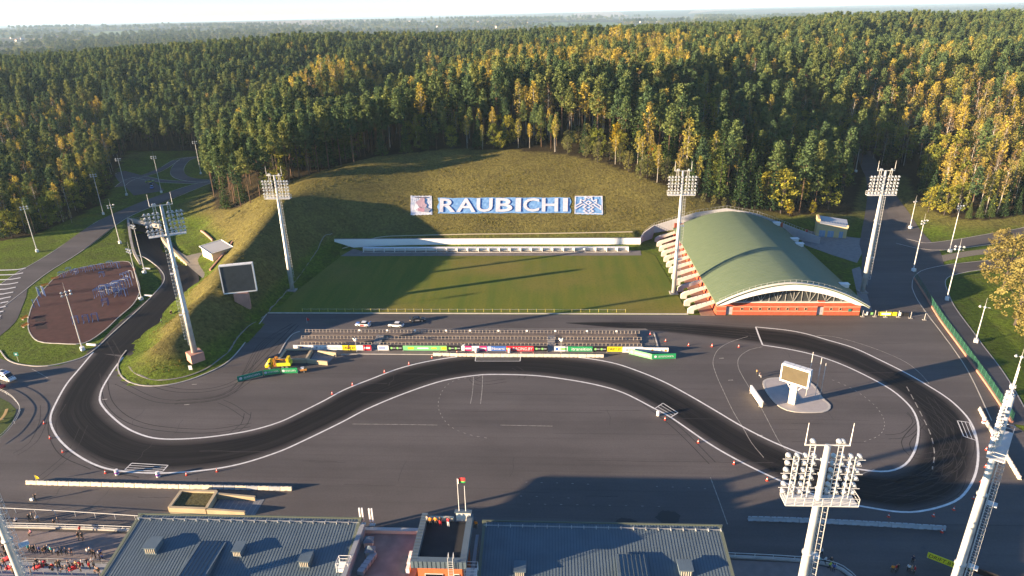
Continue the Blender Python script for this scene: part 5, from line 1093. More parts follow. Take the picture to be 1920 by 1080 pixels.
def advert(loc, rz, w, h, col, items, label, name='advert_board', thick=.12, lean=0., z0=.12):
    """items: (text, colour, x centre fraction, width fraction, height fraction)"""
    t = empty(name, loc, rz, label, 'advert board', 'trackside advert boards'); MB().box((0, .06, z0 + h / 2), (w - .03, thick, h)).build('panel', pm(col), t)
    for (s, c, xc, wf, hf) in items:
        y = -thick / 2 + .06 - .012
        if s.startswith('#'):
            MB().box(((xc - .5) * w, y + .004, z0 + h / 2), (w * wf, .012, h * hf)).build('printed_patch', pm(c), t)
        elif s.startswith('@'):
            k = MB(); lathe(k, [(h * hf / 2, 0), (h * hf / 2, .012)], 12, axis='y'); o = k.build('printed_roundel', pm(c), t); o.location = ((xc - .5) * w, y - .008, z0 + h / 2)
        else: fit_text(s, w * wf, h * hf, pm(c), t, ((xc - .5) * w, y - .012, z0 + h / 2), shear=.15 if s in ('DRIFT.BY', 'RACING.BY') else 0)
    for s in (-1, 1): MB().box((s * (w / 2 - .12), .45, z0 / 2 + .12), (.08, .9, z0 + .24)).build('foot', M_galv, t)
    return t
# ------------------------------------------------------------------ the low stand
Xp = lambda px, py=642: gp(px, py, .8)[0]
_t = empty('spectator_terrace', (0, 160.8, 0), 0, 'low stepped spectator terrace with three rows of metal rails', 'terrace')
SEC = [(566, 699), (714, 1026), (1041, 1201)]; M_ter = mat('brown_paving', (.13, .108, .10), .9, noise=.15, scale=.8)
_x0, _x1 = Xp(556), Xp(1203)
for k, (ya, yb, z) in enumerate(((.9, 4.3, .2), (4.3, 7.8, .45), (7.8, 11.2, .7))):
    MB().box(((_x0 + _x1) / 2 + k * .4, (ya + yb) / 2, z / 2), (_x1 - _x0 - k * 1.5, yb - ya - .01, z)).build('step', M_ter, _t)
    for (a, b) in ([SEC[0], SEC[1], SEC[2]] if k < 2 else [(572, 1198)]):
        xa, xb = Xp(a, 640 - 8 * k), Xp(b, 640 - 8 * k); r_ = MB(); n = int((xb - xa) / 1.02); bx = np.linspace(xa, xb, n + 1)
        for x in bx: r_.box((x, ya + 1.5, z + .45), (.12, .10, .9)); r_.box((x, ya + 1.15, z + .45), (.10, .7, .06))
        for zz, yy in ((.9, 1.5), (.45, 1.0)): r_.box(((xa + xb) / 2, ya + yy, z + zz), (xb - xa, .05, .04))
        r_.build('rail_row', mat('beige_rail', (.42, .36, .29), .6, noise=.1), _t)
for px_ in (675, 727, 779, 837, 882, 935, 988, 1041, 1100, 1155): MB().box((Xp(px_, 622), 9.2, 1.5), (.55, .08, .5)).build('row_sign', M_white, _t)
for xa, xb in ((699, 714), (1026, 1041)):
    st_ = MB(); a, b = Xp(xa), Xp(xb)
    for k in range(8): st_.box(((a + b) / 2, .2 + k * .95, .05 + k * .075), (b - a - .1, .94, .1 + k * .085))
    st_.build('stair', M_pave, _t)
struct(MB().sheet([g2(*p) for p in [(523, 664), (553, 624), (566, 616), (1210, 616), (1222, 622), (1232, 655), (1150, 664), (900, 664), (650, 662), (640, 666), (560, 660)]], .010).build('terrace_pavement', mat('light_paving', (.15, .135, .125), .9, noise=.1, scale=.6)))
kerb(gl([(523, 664), (537, 640), (550, 626), (562, 622)], 1)); kerb(gl([(1226, 624), (1231, 640), (1236, 662)], 1)); kerb(gl([(640, 666), (660, 664), (820, 665)], 2))
ADS = [(553.7, 582, 'white', [('#', 'pale', .62, .7, .9), ('@', 'orange', .5, .1, .5), ('@', 'blue', .62, .1, .45)], 'white board with a rounded logo at the left end of the terrace'), (582, 610, 'white', [('@', 'grey', .12, .1, .4), ('@', 'pale', .35, .1, .35), ('@', 'grey', .55, .1, .35), ('@', 'pale', .8, .1, .35)], 'white board with a row of small grey emblems'),
       (610, 645, 'white', [('itransition', 'grey', .5, .92, .5)], 'white board reading itransition in grey'), (645, 671.5, 'yellow', [('DRIFT.BY', 'black', .5, .88, .55)], 'yellow board reading DRIFT.BY on the left part of the terrace'), (671.5, 684, 'white', [('#', 'pale', .5, .8, .3)], 'plain white board between the yellow and red boards'), (684, 699, 'red', [('#', 'white', .5, .7, .35)], 'small red board beside the left stair'),
       (711, 731.5, 'white', [('#', 'blue', .4, .6, .3)], 'white board with a blue print right of the left stair'), (731.5, 758, 'black', [('@', 'lime', .2, .1, .45), ('#', 'grey', .38, .2, .18), ('@', 'lime', .62, .1, .45), ('#', 'grey', .82, .2, .18)], 'black board with two green emblems left of the long green board'),
       (758, 826, 'lightgreen', [('#', 'yellow', .22, .16, .4), ('#', 'white', .55, .3, .22), ('#', 'yellow', .85, .14, .25)], 'long light green board with yellow lettering'), (826, 840, 'lime', [('#', 'yellow', .6, .6, .5)], 'short lime board right of the long green board'), (840, 866.5, 'black', [('@', 'lime', .2, .1, .45), ('#', 'grey', .38, .2, .18), ('@', 'lime', .62, .1, .45), ('#', 'grey', .82, .2, .18)], 'black board with two green emblems left of the magenta boards'),
       (866.5, 873, 'white', [('#', 'pale', .5, .6, .4)], 'narrow white board beside the first magenta board'), (873, 886, 'magenta', [('#', 'white', .5, .8, .3)], 'left one of two magenta boards'), (886, 900, 'white', [('#', 'grey', .5, .8, .3)], 'white board between the two magenta boards'), (900, 914, 'magenta', [('#', 'white', .5, .8, .3)], 'right one of two magenta boards'),
       (914, 950, 'blue', [('#', 'white', .14, .18, .8), ('Nosarni', 'white', .6, .62, .55)], 'blue board with white lettering'), (950, 1001, 'red', [('#', 'yellow', .08, .15, .3), ('#', 'green', .1, .1, .2), ('RACING.BY', 'white', .6, .72, .62)], 'red board reading RACING.BY'), (1001, 1027, 'black', [('@', 'lime', .2, .1, .45), ('#', 'grey', .38, .2, .18), ('@', 'lime', .62, .1, .45), ('#', 'grey', .82, .2, .18)], 'black board with two green emblems right of the red RACING.BY board'),
       (1039, 1064, 'white', [('#', 'blue', .2, .2, .6), ('#', 'lime', .7, .5, .5)], 'white board with blue and green print right of the right stair'), (1064, 1110, 'green', [('itransition', 'white', .56, .8, .6)], 'green board reading itransition in white'), (1110, 1137, 'black', [('@', 'lime', .2, .1, .45), ('#', 'grey', .38, .2, .18), ('@', 'lime', .62, .1, .45), ('#', 'grey', .82, .2, .18)], 'black board with two green emblems right of the green itransition board'), (1137, 1166, 'yellow', [('DRIFT.BY', 'black', .5, .88, .55)], 'yellow board reading DRIFT.BY on the right part of the terrace'), (1166, 1203, 'white', [('@', 'grey', .12, .1, .4), ('@', 'pale', .32, .1, .4), ('@', 'grey', .55, .1, .35), ('@', 'pale', .75, .1, .35)], 'white board with small grey emblems at the right end of the terrace')]
for (a, b, c, items, lab) in ADS:
    xa, xb = gp(a, 653, .1)[0], gp(b, 653, .1)[0]; advert(((xa + xb) / 2, 160.1, 0), 0, xb - xa, 1.45, c, items, lab, z0=.25)
def adv2(p1, p2, h, c, items, lab, z=0.): a, b = gp(*p1, z), gp(*p2, z); d = b - a; return advert((a + b) / 2, math.atan2(d[1], d[0]), float(np.hypot(d[0], d[1])), h, c, items, lab)
adv2((1167, 661.5), (1253, 662.5), 1.5, 'white', [('@', 'grey', .1, .1, .5), ('@', 'orange', .65, .1, .4), ('@', 'pale', .75, .1, .4), ('@', 'grey', .85, .1, .4), ('@', 'orange', .94, .1, .4)], 'long white board with small emblems behind the right green boards')
NEFT = 'БЕЛОРУСНЕФТЬ'
for i, (p1, p2, cc, lab) in enumerate([((1179, 664), (1222, 674.5), 'lightgreen', 'light green slanted board with white lettering right of the terrace'), ((1223, 674.5), (1267, 673), 'green', 'green board at the right end of the terrace group'), ((446, 717), (494, 705), 'teal', 'dark green board, leftmost of the three green boards by the yellow truck'), ((495, 705), (526, 701), 'green', 'middle one of the three green boards by the yellow truck'), ((528.5, 701), (558.5, 700), 'green', 'rightmost of the three green boards by the yellow truck')]):
    adv2(p1, p2, 1.5, cc, [('@', 'pale', .13, .1, .5), (NEFT, 'white', .58, .64, .36)], lab)

# ------------------------------------------------------------------ plastic water barriers
_b = MB(); _pr = [(-.30, 0), (-.30, .16), (-.17, .34), (-.12, .82), (.12, .82), (.17, .34), (.30, .16), (.30, 0)]
_b.add([(x, y, z) for x in (-1.08, 1.08) for y, z in _pr], [tuple(range(8))[::-1], tuple(range(8, 16))] + [(i, i + 1, i + 9, i + 8) for i in range(7)]); _b.box((1.12, 0, .42), (.1, .14, .6)); BARR = mesh_only(_b, 'barrier_body', mat('cream_plastic', (.62, .55, .44), .55, noise=.12, scale=.7)); _c = MB()
for x in (-.6, .6): _c.box((x, 0, .84), (.25, .12, .05))
for s in (-.305, .305): _c.box((0, s, .08), (.5, .02, .1))
BCAP = mesh_only(_c, 'filler_cap', mat('grey_cap', (.16, .15, .14), .6)); BAR_SHADE = mat('shade_grey_plastic', (.36, .38, .40), .6, noise=.15, scale=.7)  # copy of the cream plastic with shade and dirt put into its colour
def barrier_row(pts, lab, grp, skip=(), grey=None):
    l = np.array(gl(pts, .5)); s = np.concatenate([[0], np.cumsum(np.linalg.norm(np.diff(l, axis=0), axis=1))]); n = max(1, int(round(s[-1] / 2.26))); rr = random.Random(len(lab))
    for k in range(n):
        if k in skip: continue
        u = (k + .5) * s[-1] / n; x, y = np.interp(u, s, l[:, 0]), np.interp(u, s, l[:, 1]); x2, y2 = np.interp(u + .5, s, l[:, 0]), np.interp(u + .5, s, l[:, 1]); x0, y0 = np.interp(u - .5, s, l[:, 0]), np.interp(u - .5, s, l[:, 1])
        t = empty('plastic_barrier', (x, y, .008), math.atan2(y2 - y0, x2 - x0) + rr.uniform(-.03, .03), lab.replace(' in ', ', %s from the left in ' % nth(k)).replace(' standing', ', %s from the far end, standing' % nth(k)), 'barrier', grp); c = child('barrier_body', BARR, t)
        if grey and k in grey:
            c.material_slots[0].link = 'OBJECT'; c.material_slots[0].material = BAR_SHADE; t['label'] = t['label'].replace('cream', 'grey')
        child('filler_cap', BCAP, t)
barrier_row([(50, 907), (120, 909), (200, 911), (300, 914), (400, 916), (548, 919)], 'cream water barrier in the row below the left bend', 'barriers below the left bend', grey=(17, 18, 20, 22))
barrier_row([(812, 666.5), (900, 668), (1000, 668.5), (1132, 669.5)], 'cream water barrier in the row before the terrace', 'barriers in front of the terrace')
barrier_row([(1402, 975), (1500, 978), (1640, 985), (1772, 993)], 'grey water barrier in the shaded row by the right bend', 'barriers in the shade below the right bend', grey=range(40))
barrier_row([(1836, 768), (1853, 800), (1872, 832), (1893, 868), (1912, 900)], 'cream water barrier standing outside the right bend', 'barriers outside the right bend')
# cones, bollards, barrels
_c = lathe(MB(), [(.17, .03), (.11, .32), (.035, .72), (.03, .74)], 10); _c.box((0, 0, .015), (.44, .44, .03)); CONE = mesh_only(_c, 'cone_body', mat('cone_red', (.62, .06, .03), .5), False); CBAND = mesh_only(lathe(MB(), [(.118, .30), (.085, .47)], 10), 'band', M_white)
CN = {'outside the left bend': [(83, 792), (94, 820), (118, 846), (198, 885), (350, 889), (407, 882)], 'along the inner line left of the terrace': [(623, 737), (661, 720), (721, 696), (767, 681), (810, 669)], 'beside the lower line of the right-hand curve': [(1247, 785), (1309, 828), (1376, 868), (1438, 899)], 'outside the right bend': [(1849, 842), (1848, 874), (1840, 902), (1825, 933), (1788, 954), (1750, 966), (1666, 967), (1766, 996)], 'near the paved island': [(1335, 648), (1385, 649), (1219, 625), (1248, 638), (1291, 646), (1335, 647)], 'behind the barriers of the terrace': [(857, 660), (977, 662), (1000, 663)]}
for where, pts in CN.items():
    for ci, (x, y) in enumerate(pts): t = empty('traffic_cone', Vector(gp(x, y + 2, .008)), random.random(), 'small red cone, %s of those %s' % (nth(ci), where), 'cone', 'cones ' + where); t.scale = (1.1,) * 3; child('cone_body', CONE, t); child('band', CBAND, t)
_c = lathe(MB(), [(.30, 0), (.33, .2), (.34, .5), (.33, .85), (.29, 1.0)], 12); DRUM = mesh_only(_c, 'drum', mat('white_drum', (.70, .68, .66), .5)); DB = {k: mesh_only(lathe(MB(), [(.35, .3), (.355, .6)], 12), 'stripe', mat(k, c, .5)) for k, c in (('drum_red', (.5, .05, .07)), ('drum_purple', (.30, .10, .42)), ('drum_pale', (.6, .5, .46)))}
for (x, y, k, lab) in ((220, 890, 'drum_purple', 'white and purple drum left of the lower left clipping zone'), (297, 894, 'drum_purple', 'white and purple drum right of the lower left clipping zone'), (1234, 779, 'drum_pale', 'white drum at the clipping zone on the right-hand curve'), (893, 661, 'drum_pale', 'left white bollard behind the terrace barriers'), (955, 661, 'drum_pale', 'right white bollard behind the terrace barriers'), (1844, 793, 'drum_red', 'upper pale drum outside the right bend clipping zone'), (1861, 822, 'drum_red', 'lower pale drum outside the right bend clipping zone'), (870, 654, 'drum_pale', 'short white marker post against the narrow white board')):
    t = empty('drum', Vector(gp(x, y, .008)), 0, lab, 'drum', 'trackside drums'); t.scale = (1.15, 1.15, 1.25); child('drum', DRUM, t); child('stripe', DB[k], t)

# ------------------------------------------------------------------ sunken stair heads with planters
def stairhead(P, zt, backw, frontw, steps, fill, lab):
    t = empty('planter_stairhead', (0, 0, 0), 0, lab, 'planter'); q = [Vector(gp(*p, zt)).to_2d() for p in P]; m_ = M_cw; c = sum(q, Vector((0, 0))) / 4
    for i in range(4): wall_line(MB(), [tuple(q[i]), tuple((q[i] + q[(i + 1) % 4]) / 2), tuple(q[(i + 1) % 4])], -.02, zt + (.004 * i), .55).build('parapet', m_, t)
    MB().prism([tuple(c + (p - c) * .97) for p in q], 0, zt - .35).build('fill', fill, t)
    for k, (a, b, za, zb) in enumerate((backw, frontw)): a_, b_ = Vector(gp(*a, za)).to_2d(), Vector(gp(*b, zb)).to_2d(); wall_line(MB(), [tuple(a_), tuple((a_ + b_) / 2), tuple(b_)], -.02, [za, (za + zb) / 2, zb], .45).build('side_wall', m_, t)
    MB().prism([g2(*p) for p in steps], .0, .03).build('landing', mat('blue_grey_paving', (.17, .18, .20), .9, noise=.1), t)
    a, b, c_, d = [Vector(g2(*p)) for p in steps]; sm = MB()
    for k in range(9): u = (k + .3) / 9; p, r_ = a.lerp(b, u), d.lerp(c_, u); strip(sm, [tuple(p), tuple((p + r_) / 2), tuple(r_)], .12, .036)
    sm.build('step_edge', M_conc, t); return t
stairhead([(522, 673), (536, 654.5), (584, 653.5), (573, 673)], 1.15, ((596, 657), (630, 661), 1.15, 1.15), ((575, 673), (614, 677.5), 1.15, 1.1), [(578, 681), (612, 684), (632, 664), (590, 662)], mat('dark_gravel', (.07, .06, .055), .95, noise=.5, scale=3), 'concrete planter with dark gravel left of the terrace')
stairhead([(317, 950.5), (340, 919), (406, 920.5), (386, 953)], 1.25, ((408, 925), (478, 931), 1.2, .9), ((388, 954), (459, 959), 1.2, 1.1), [(392, 963), (478, 966), (496, 936), (412, 934)], mat('mossy_gravel', (.085, .075, .03), .95, noise=.5, scale=3), 'concrete planter with mossy fill near the dark roof')

# ------------------------------------------------------------------ vehicles
M_glass = mat('car_glass', (.012, .014, .018), .08, spec=.8); M_tyre = mat('tyre', (.015, .015, .015), .85); M_rim = mat('alloy', (.45, .45, .46), .3, .7)
def wheel(t, x, y, r=.33, w=.24):
    k = MB(); lathe(k, [(r * .7, -w / 2), (r, -w / 2 + .04), (r, w / 2 - .04), (r * .7, w / 2)], 14, axis='y'); o = k.build('wheel', M_tyre, t); o.location = (x, y, r); k = MB(); lathe(k, [(r * .66, 0), (r * .62, .02)], 12, axis='y'); q = k.build('rim', M_rim, o); q.location = (0, (w / 2 if y > 0 else -w / 2 - .02), 0)
def loft(secs, name, m_, parent):
    """secs: list of (x, [(y,z)...half outline from bottom to top centre])"""
    mb = MB(); n = None
    for x, half in secs:
        ring = half + [(-y, z) for y, z in half[::-1] if y > 1e-4]; n = len(ring); mb.v += [(x, y, z) for y, z in ring]
    for i in range(len(secs) - 1):
        for k in range(n): a = i * n + k; b = i * n + (k + 1) % n; mb.f.append((a, b, b + n, a + n)); mb.m.append(0)
    mb.f += [tuple(range(n))[::-1], tuple((len(secs) - 1) * n + k for k in range(n))]; mb.m += [0, 0]
    o = mb.build(name, m_, parent, True); return o
def car(loc, rz, body, hood, side, label, name='race_car', wing=True):
    t = empty(name, loc, rz, label, 'car', 'race cars'); t.scale = (1.05,) * 3
    S = [(-2.2, .62, .30, .55), (-2.1, .78, .24, .82), (-1.5, .86, .22, .92), (-.6, .88, .20, .92), (.6, .88, .20, .90), (1.3, .86, .22, .82), (1.95, .78, .24, .70), (2.2, .60, .30, .52)]
    loft([(x, [(0.001, zb), (w * .9, zb), (w, zb + (zt - zb) * .45), (w * .94, zt - .08), (w * .72, zt)]) for x, w, zb, zt in S], 'body', body, t)
    loft([(-1.75, [(.001, .85), (.66, .85), (.60, .90), (.5, .93)]), (-1.0, [(.001, .85), (.76, .86), (.62, 1.24), (.5, 1.27)]), (-.2, [(.001, .85), (.78, .86), (.62, 1.30), (.5, 1.33)]), (.45, [(.001, .85), (.78, .85), (.62, 1.22), (.5, 1.26)]), (1.15, [(.001, .80), (.74, .80), (.66, .84), (.5, .86)])], 'glasshouse', M_glass, t)
    MB().box((-.35, 0, 1.335), (1.25, 1.12, .05)).build('roof', body, t); MB().box((1.55, 0, .845), (1.0, 1.2, .04)).build('bonnet', hood, t)
    for s in (-1, 1): d = MB().box((.0, s * .885, .58), (1.2, .03, .42)).build('door', side, t); MB().box((-.4, s * .905, .7), (.16, .02, .04)).build('handle', M_black, d)
    for x in (1.35, -1.35):
        for s in (-.80, .80): wheel(t, x, s)
    for s in (-.55, .55): MB().box((2.12, s, .56), (.12, .3, .12)).build('headlight', M_lens, t); MB().box((-2.14, s, .68), (.1, .3, .1)).build('tail_light', mat('tail_red', (.4, .02, .02), .3), t)
    if wing:
        w_ = MB().box((-2.0, 0, 1.22), (.4, 1.6, .05)).build('rear_wing', hood, t)
        for s in (-.5, .5): MB().box((-2.0, s, 1.05), (.08, .04, .34)).build('wing_strut', M_black, w_)
    MB().box((2.22, 0, .3), (.14, 1.3, .12)).build('bumper_lip', M_black, t)
    return t
PW = mat('car_white', (.72, .72, .72), .3, coat=.5); PR = mat('car_red', (.55, .04, .04), .3, coat=.5); PB = mat('car_blue', (.06, .18, .55), .3, coat=.5); PK = mat('car_black', (.02, .02, .022), .3, coat=.5); PY = mat('car_yellow', (.62, .50, .02), .4, coat=.3); PG_ = mat('car_yellow_green', (.30, .36, .08), .4)
car(Vector(gp(681, 611, .0)), R(172), PW, PB, PR, 'white race car with red and blue livery and open door behind the terrace'); car(Vector(gp(743, 612, .0)), R(174), PW, PK, PW, 'white race car with dark bonnet, middle one behind the terrace'); car(Vector(gp(783, 602, .0)), R(8), PK, PK, mat('car_grey', (.2, .2, .21), .3), 'black race car parked farthest right behind the terrace')
_q = at(281, 342); car(_q, R(35), PG_, PG_, PY, 'yellow-green car parked on the shaded loop road', 'parked_car', False); _q = at(285, 353); car(_q, R(-60), PB, PB, PW, 'blue and white car parked on the shaded loop road', 'parked_car', False)
_q = at(283, 347); car(_q, R(-50), PK, PK, PK, 'dark car squeezed between the two others on the loop road', 'parked_car', False)
def van(loc, rz, label):
    t = empty('rescue_van', loc, rz, label, 'van')
    H_ = lambda w, z0, z1: [(.001, z0), (w * .95, z0), (w, z0 + .3), (w * .97, z1 * .62), (w * .86, z1 - .1), (w * .7, z1)]
    loft([(-2.6, H_(.9, .35, 2.1)), (-2.5, H_(.97, .3, 2.25)), (.6, H_(.97, .3, 2.25)), (.95, H_(.96, .3, 2.15))], 'body', PW, t); loft([(.95, H_(.96, .3, 2.14)), (1.75, H_(.95, .3, 1.2)), (2.5, H_(.9, .32, 1.05)), (2.65, H_(.8, .38, .8))], 'nose', PW, t)
    MB().add([(1.0, -.78, 2.08), (1.0, .78, 2.08), (1.78, .84, 1.26), (1.78, -.84, 1.26)], [(0, 3, 2, 1)]).build('windscreen', M_glass, t)
    for s in (-1, 1):
        for x in (-1.9, -.8, .35): MB().box((x, s * .935, 1.55), (.9, .05, .5)).build('side_window', M_glass, t)
        MB().box((0, s * .985, .9), (4.6, .03, .16)).build('stripe', PK, t)
        for x in (-1.6, 1.6): wheel(t, x, s * .85, .36)
    for x in (-.7, .7): pass
    for k in range(3): MB().box((2.1, -.5 + k * .5, 1.16), (.8, .2, .03)).build('bonnet_stripe', PK, t)
    b_ = MB().box((.5, 0, 2.33), (.3, 1.3, .14)).build('light_bar', mat('beacon_blue', (.05, .1, .4), .2), t); MB().box((-1.2, 0, 2.30), (1.4, .9, .08)).build('roof_hatch', PK, t)
    for s in (-.6, .6): MB().box((2.6, s, .75), (.1, .3, .18)).build('headlight', M_lens, t)
    return t
van(Vector(gp(14, 712, 0)), R(-22), 'white van with dark stripes and a roof beacon at the left edge')
_t = empty('red_pickup', Vector(gp(-6, 728, 0)), R(-10), 'red vehicle cut off at the left edge beside the white van', 'car'); loft([(-2.2, [(.001, .4), (.85, .4), (.9, .7), (.85, 1.0), (.6, 1.02)]), (.2, [(.001, .4), (.9, .4), (.92, .8), (.85, 1.05), (.6, 1.08)]), (2.1, [(.001, .4), (.8, .4), (.85, .7), (.75, .9), (.6, .92)])], 'body', PR, _t); loft([(-.9, [(.001, 1.0), (.8, 1.0), (.7, 1.6), (.5, 1.68)]), (.6, [(.001, 1.0), (.8, 1.0), (.68, 1.6), (.5, 1.66)]), (1.2, [(.001, .95), (.75, .95), (.65, 1.0), (.5, 1.02)])], 'cab', M_glass, _t)
MB().box((-.15, 0, 1.70), (1.5, 1.2, .08)).build('roof', PR, _t)
for x in (-1.4, 1.4):
    for s in (-.85, .85): wheel(_t, x, s, .36)
def lift_truck(loc, rz):
    t = empty('yellow_truck', loc, rz, 'yellow service truck with a raised tipping body behind the green boards', 'truck'); Yl = mat('truck_yellow', (.68, .50, .01), .45); Or = mat('truck_orange', (.60, .24, .02), .5); Ye = mat('truck_lime', (.55, .62, .03), .5)
    MB().box((-.3, 0, .72), (6.0, 1.1, .25)).build('chassis', PK, t)
    loft([(1.5, [(.001, .55), (1.05, .55), (1.1, 1.2), (1.0, 2.3), (.7, 2.45)]), (2.5, [(.001, .55), (1.05, .55), (1.1, 1.2), (.98, 2.3), (.7, 2.45)]), (3.0, [(.001, .55), (1.0, .55), (1.05, 1.15), (.92, 1.5), (.7, 1.55)]), (3.35, [(.001, .6), (.85, .6), (.9, 1.0), (.8, 1.2), (.6, 1.25)])], 'cab', Yl, t)
    MB().add([(2.55, -.85, 2.22), (2.55, .85, 2.22), (3.02, .88, 1.6), (3.02, -.88, 1.6)], [(0, 3, 2, 1)]).build('windscreen', M_glass, t)
    for s in (-1, 1): MB().box((2.0, s * 1.06, 1.8), (.7, .06, .6)).build('side_window', M_glass, t)
    MB().box((-1.5, 0, 1.35), (3.6, 2.1, .9)).build('body', Ye, t); MB().box((-1.0, 0, 1.95), (2.2, 1.7, .3)).build('load', mat('truck_dark', (.05, .04, .03), .9), t)
    for x in (.9, .5): MB().tube([(x, -1.0, .9), (x, -1.0, 2.8), (x, 1.0, 2.8), (x, 1.0, .9)], .10, 5).build('roll_bar', Or, t)
    MB().box((-2.6, 0, 2.2), (.7, 1.9, 1.5), 0).build('rear_hoist', Yl, t); MB().tube([(.6, 0, 2.6), (-2.3, .3, 2.2)], .13, 5).build('boom', Or, t)
    for x in (-2.4, -1.3, 2.2):
        for s in (-.95, .95): wheel(t, x, s, .48, .32)
    return t
lift_truck(Vector(gp(524, 689, 0)), R(185))
_t = empty('small_trailer', Vector(gp(570, 697, 0)), R(10), 'small orange and white trailer beside the rightmost green board', 'trailer'); MB().box((0, 0, .75), (1.7, 1.0, .5)).build('body', mat('trailer_orange', (.5, .22, .05), .6), _t); MB().box((-.3, 0, 1.12), (.8, .8, .3)).build('box', M_white, _t)
for s in (-.55, .55): wheel(_t, .2, s, .3)
MB().tube([(-.85, 0, .6), (-1.5, 0, .35)], .05, 4).build('drawbar', M_galv, _t)

# ------------------------------------------------------------------ outdoor gym on the red surface
M_gym = mat('gym_blue', (.045, .11, .30), .5); M_gymw = mat('gym_pale', (.45, .48, .50), .5)
def gym(px_, py_, n, w, h, d, lab, rz=.2, m_=M_gym):
    p = at(px_, py_); t = empty('exercise_frame', (p.x, p.y, .06), rz, lab, 'exercise frame', 'outdoor gym frames')
    for k in range(n):
        y = d * (k - (n - 1) / 2)
        b = MB(); b.tube([(-w / 2, y, 0), (-w / 2, y, h), (w / 2, y, h), (w / 2, y, 0)], .09, 5); b.build('bar_frame', m_ if k % 4 != 3 else M_gymw, t)
    tb = MB()
    for x in (-w / 2, w / 2): tb.tube([(x, -d * (n - 1) / 2, h), (x, d * (n - 1) / 2, h)], .06, 5)
    tb.build('top_beam', m_, t)
    if n > 2: MB().box((0, 0, h * .5), (w * .8, .08, .1)).build('grip_board', M_gymw, t)
    return t
for (x, y, n, w, h, d, rz, lab) in [(192, 556, 5, 2.2, 3.0, 1.2, .1, 'blue climbing frame at the left of the central gym cluster'), (205, 552, 4, 2.6, 2.6, 1.3, .0, 'blue and white bars left of the pale frame'), (217, 550, 6, 2.4, 3.2, .9, .1, 'pale climbing frame in the middle of the gym cluster'), (232, 545, 6, 2.2, 3.2, 1.2, -.2, 'blue climbing frame at the right of the gym cluster'), (240, 528, 4, 1.6, 2.8, 1.2, -.3, 'blue bars at the upper right of the gym cluster'), (222, 558, 3, 1.4, 2.4, 1.1, .3, 'blue bars in front of the pale frame'), (236, 558, 2, 1.4, 2.6, 1.0, -.2, 'blue double bar with white foot plates'), (199, 574, 3, 1.6, 2.0, .9, .4, 'lone blue machine in the middle of the red surface'), (143, 607, 2, 1.5, 2.2, 1.0, .5, 'first of three small blue frames near the front, leftmost'), (163, 606, 2, 1.4, 2.4, 1.2, .5, 'middle one of the three small blue frames near the front'), (180, 603, 2, 1.5, 2.4, 1.2, .5, 'rightmost of the three small blue frames near the front'), (79, 555, 4, 1.4, 3.0, 1.0, .9, 'tall blue frame at the left rim of the red surface'), (69, 575, 2, 1.4, 2.4, 1.4, .8, 'small blue bar at the left rim of the red surface'), (117, 520, 2, 1.6, 2.0, 1.2, .2, 'blue machine at the top left rim of the red surface'), (130, 512, 2, 1.4, 2.0, 1.1, .2, 'second blue machine along the top rim'), (142, 514, 3, 1.2, 1.8, .9, .1, 'third blue machine along the top rim'), (158, 510, 2, 1.6, 1.6, 1.1, .1, 'fourth blue machine along the top rim'), (174, 508, 2, 1.6, 2.0, 1.2, 0., 'fifth blue machine along the top rim'), (190, 505, 2, 1.4, 2.0, 1.2, 0., 'sixth blue machine along the top rim'), (207, 500, 2, 1.6, 2.0, 1.2, 0., 'seventh blue machine along the top rim'), (221, 503, 2, 1.4, 2.2, 1.0, -.2, 'eighth blue machine along the top rim'), (192, 520, 2, 1.4, 1.8, 1.0, .2, 'low blue machine behind the gym cluster')]:
    gym(x, y, n, w, h, d, lab, rz)
for (x, y, rz, lab) in [(85, 537, .8, 'lower orange bench on the left rim of the red surface'), (104, 524, .7, 'upper orange bench on the left rim of the red surface'), (48, 598, 1.45, 'upper orange bench at the far left of the red surface'), (49, 612, 1.5, 'lower orange bench at the far left of the red surface'), (252, 507, -1.0, 'orange bench at the upper right of the red surface')]:
    p = at(x, y); t = empty('park_bench', p, rz, lab, 'bench', 'orange benches'); O_ = mat('bench_orange', (.48, .18, .03), .6)
    for k in range(3): MB().box((0, -.2 + .2 * k, .45), (2.4, .16, .05)).build('seat_slat', O_, t)
    for k in range(2): MB().box((0, .32, .65 + .2 * k), (2.4, .05, .16)).build('back_slat', O_, t)
    for s in (-.9, .9): MB().box((s, .05, .22), (.1, .6, .44)).build('leg', M_conc, t)
for (x, y, lab) in [(275, 505, 'short white log-shaped block by the pole on the track bend'), (279, 556, 'short white log-shaped block by the pole next to the red surface'), (172, 648, 'heap of pale concrete blocks beside the front pole')]:
    p = at(x, y); t = empty('concrete_block', p, R(-8), lab, 'concrete block'); MB().tube([(-1.5, 0, .3), (1.5, 0, .3)], .32, 8).build('log', M_white, t)
    for s in (-1.0, 1.0): MB().box((s, 0, .08), (.25, .7, .18)).build('foot', M_conc, t)
p = at(35, 678); t = empty('road_sign', p, R(10), 'small green road sign on the grass tip left of the bend', 'sign'); MB().tube([(0, 0, 0), (0, 0, 2.6)], .05, 5).build('post', M_galv, t); MB().box((0, -.06, 2.3), (1.1, .06, 1.0)).build('plate', mat('sign_green', (.02, .26, .19), .5), t); MB().box((0, -.1, 2.3), (.5, .02, .45)).build('symbol', M_white, t)
p = at(358, 695); t = empty('notice_board', p, R(5), 'small white notice on the foot of the berm', 'sign'); MB().box((0, 0, .9), (.9, .06, 1.2)).build('plate', M_white, t)
for s in (-.3, .3): MB().box((s, .05, .25), (.05, .05, .5)).build('leg', M_galv, t)

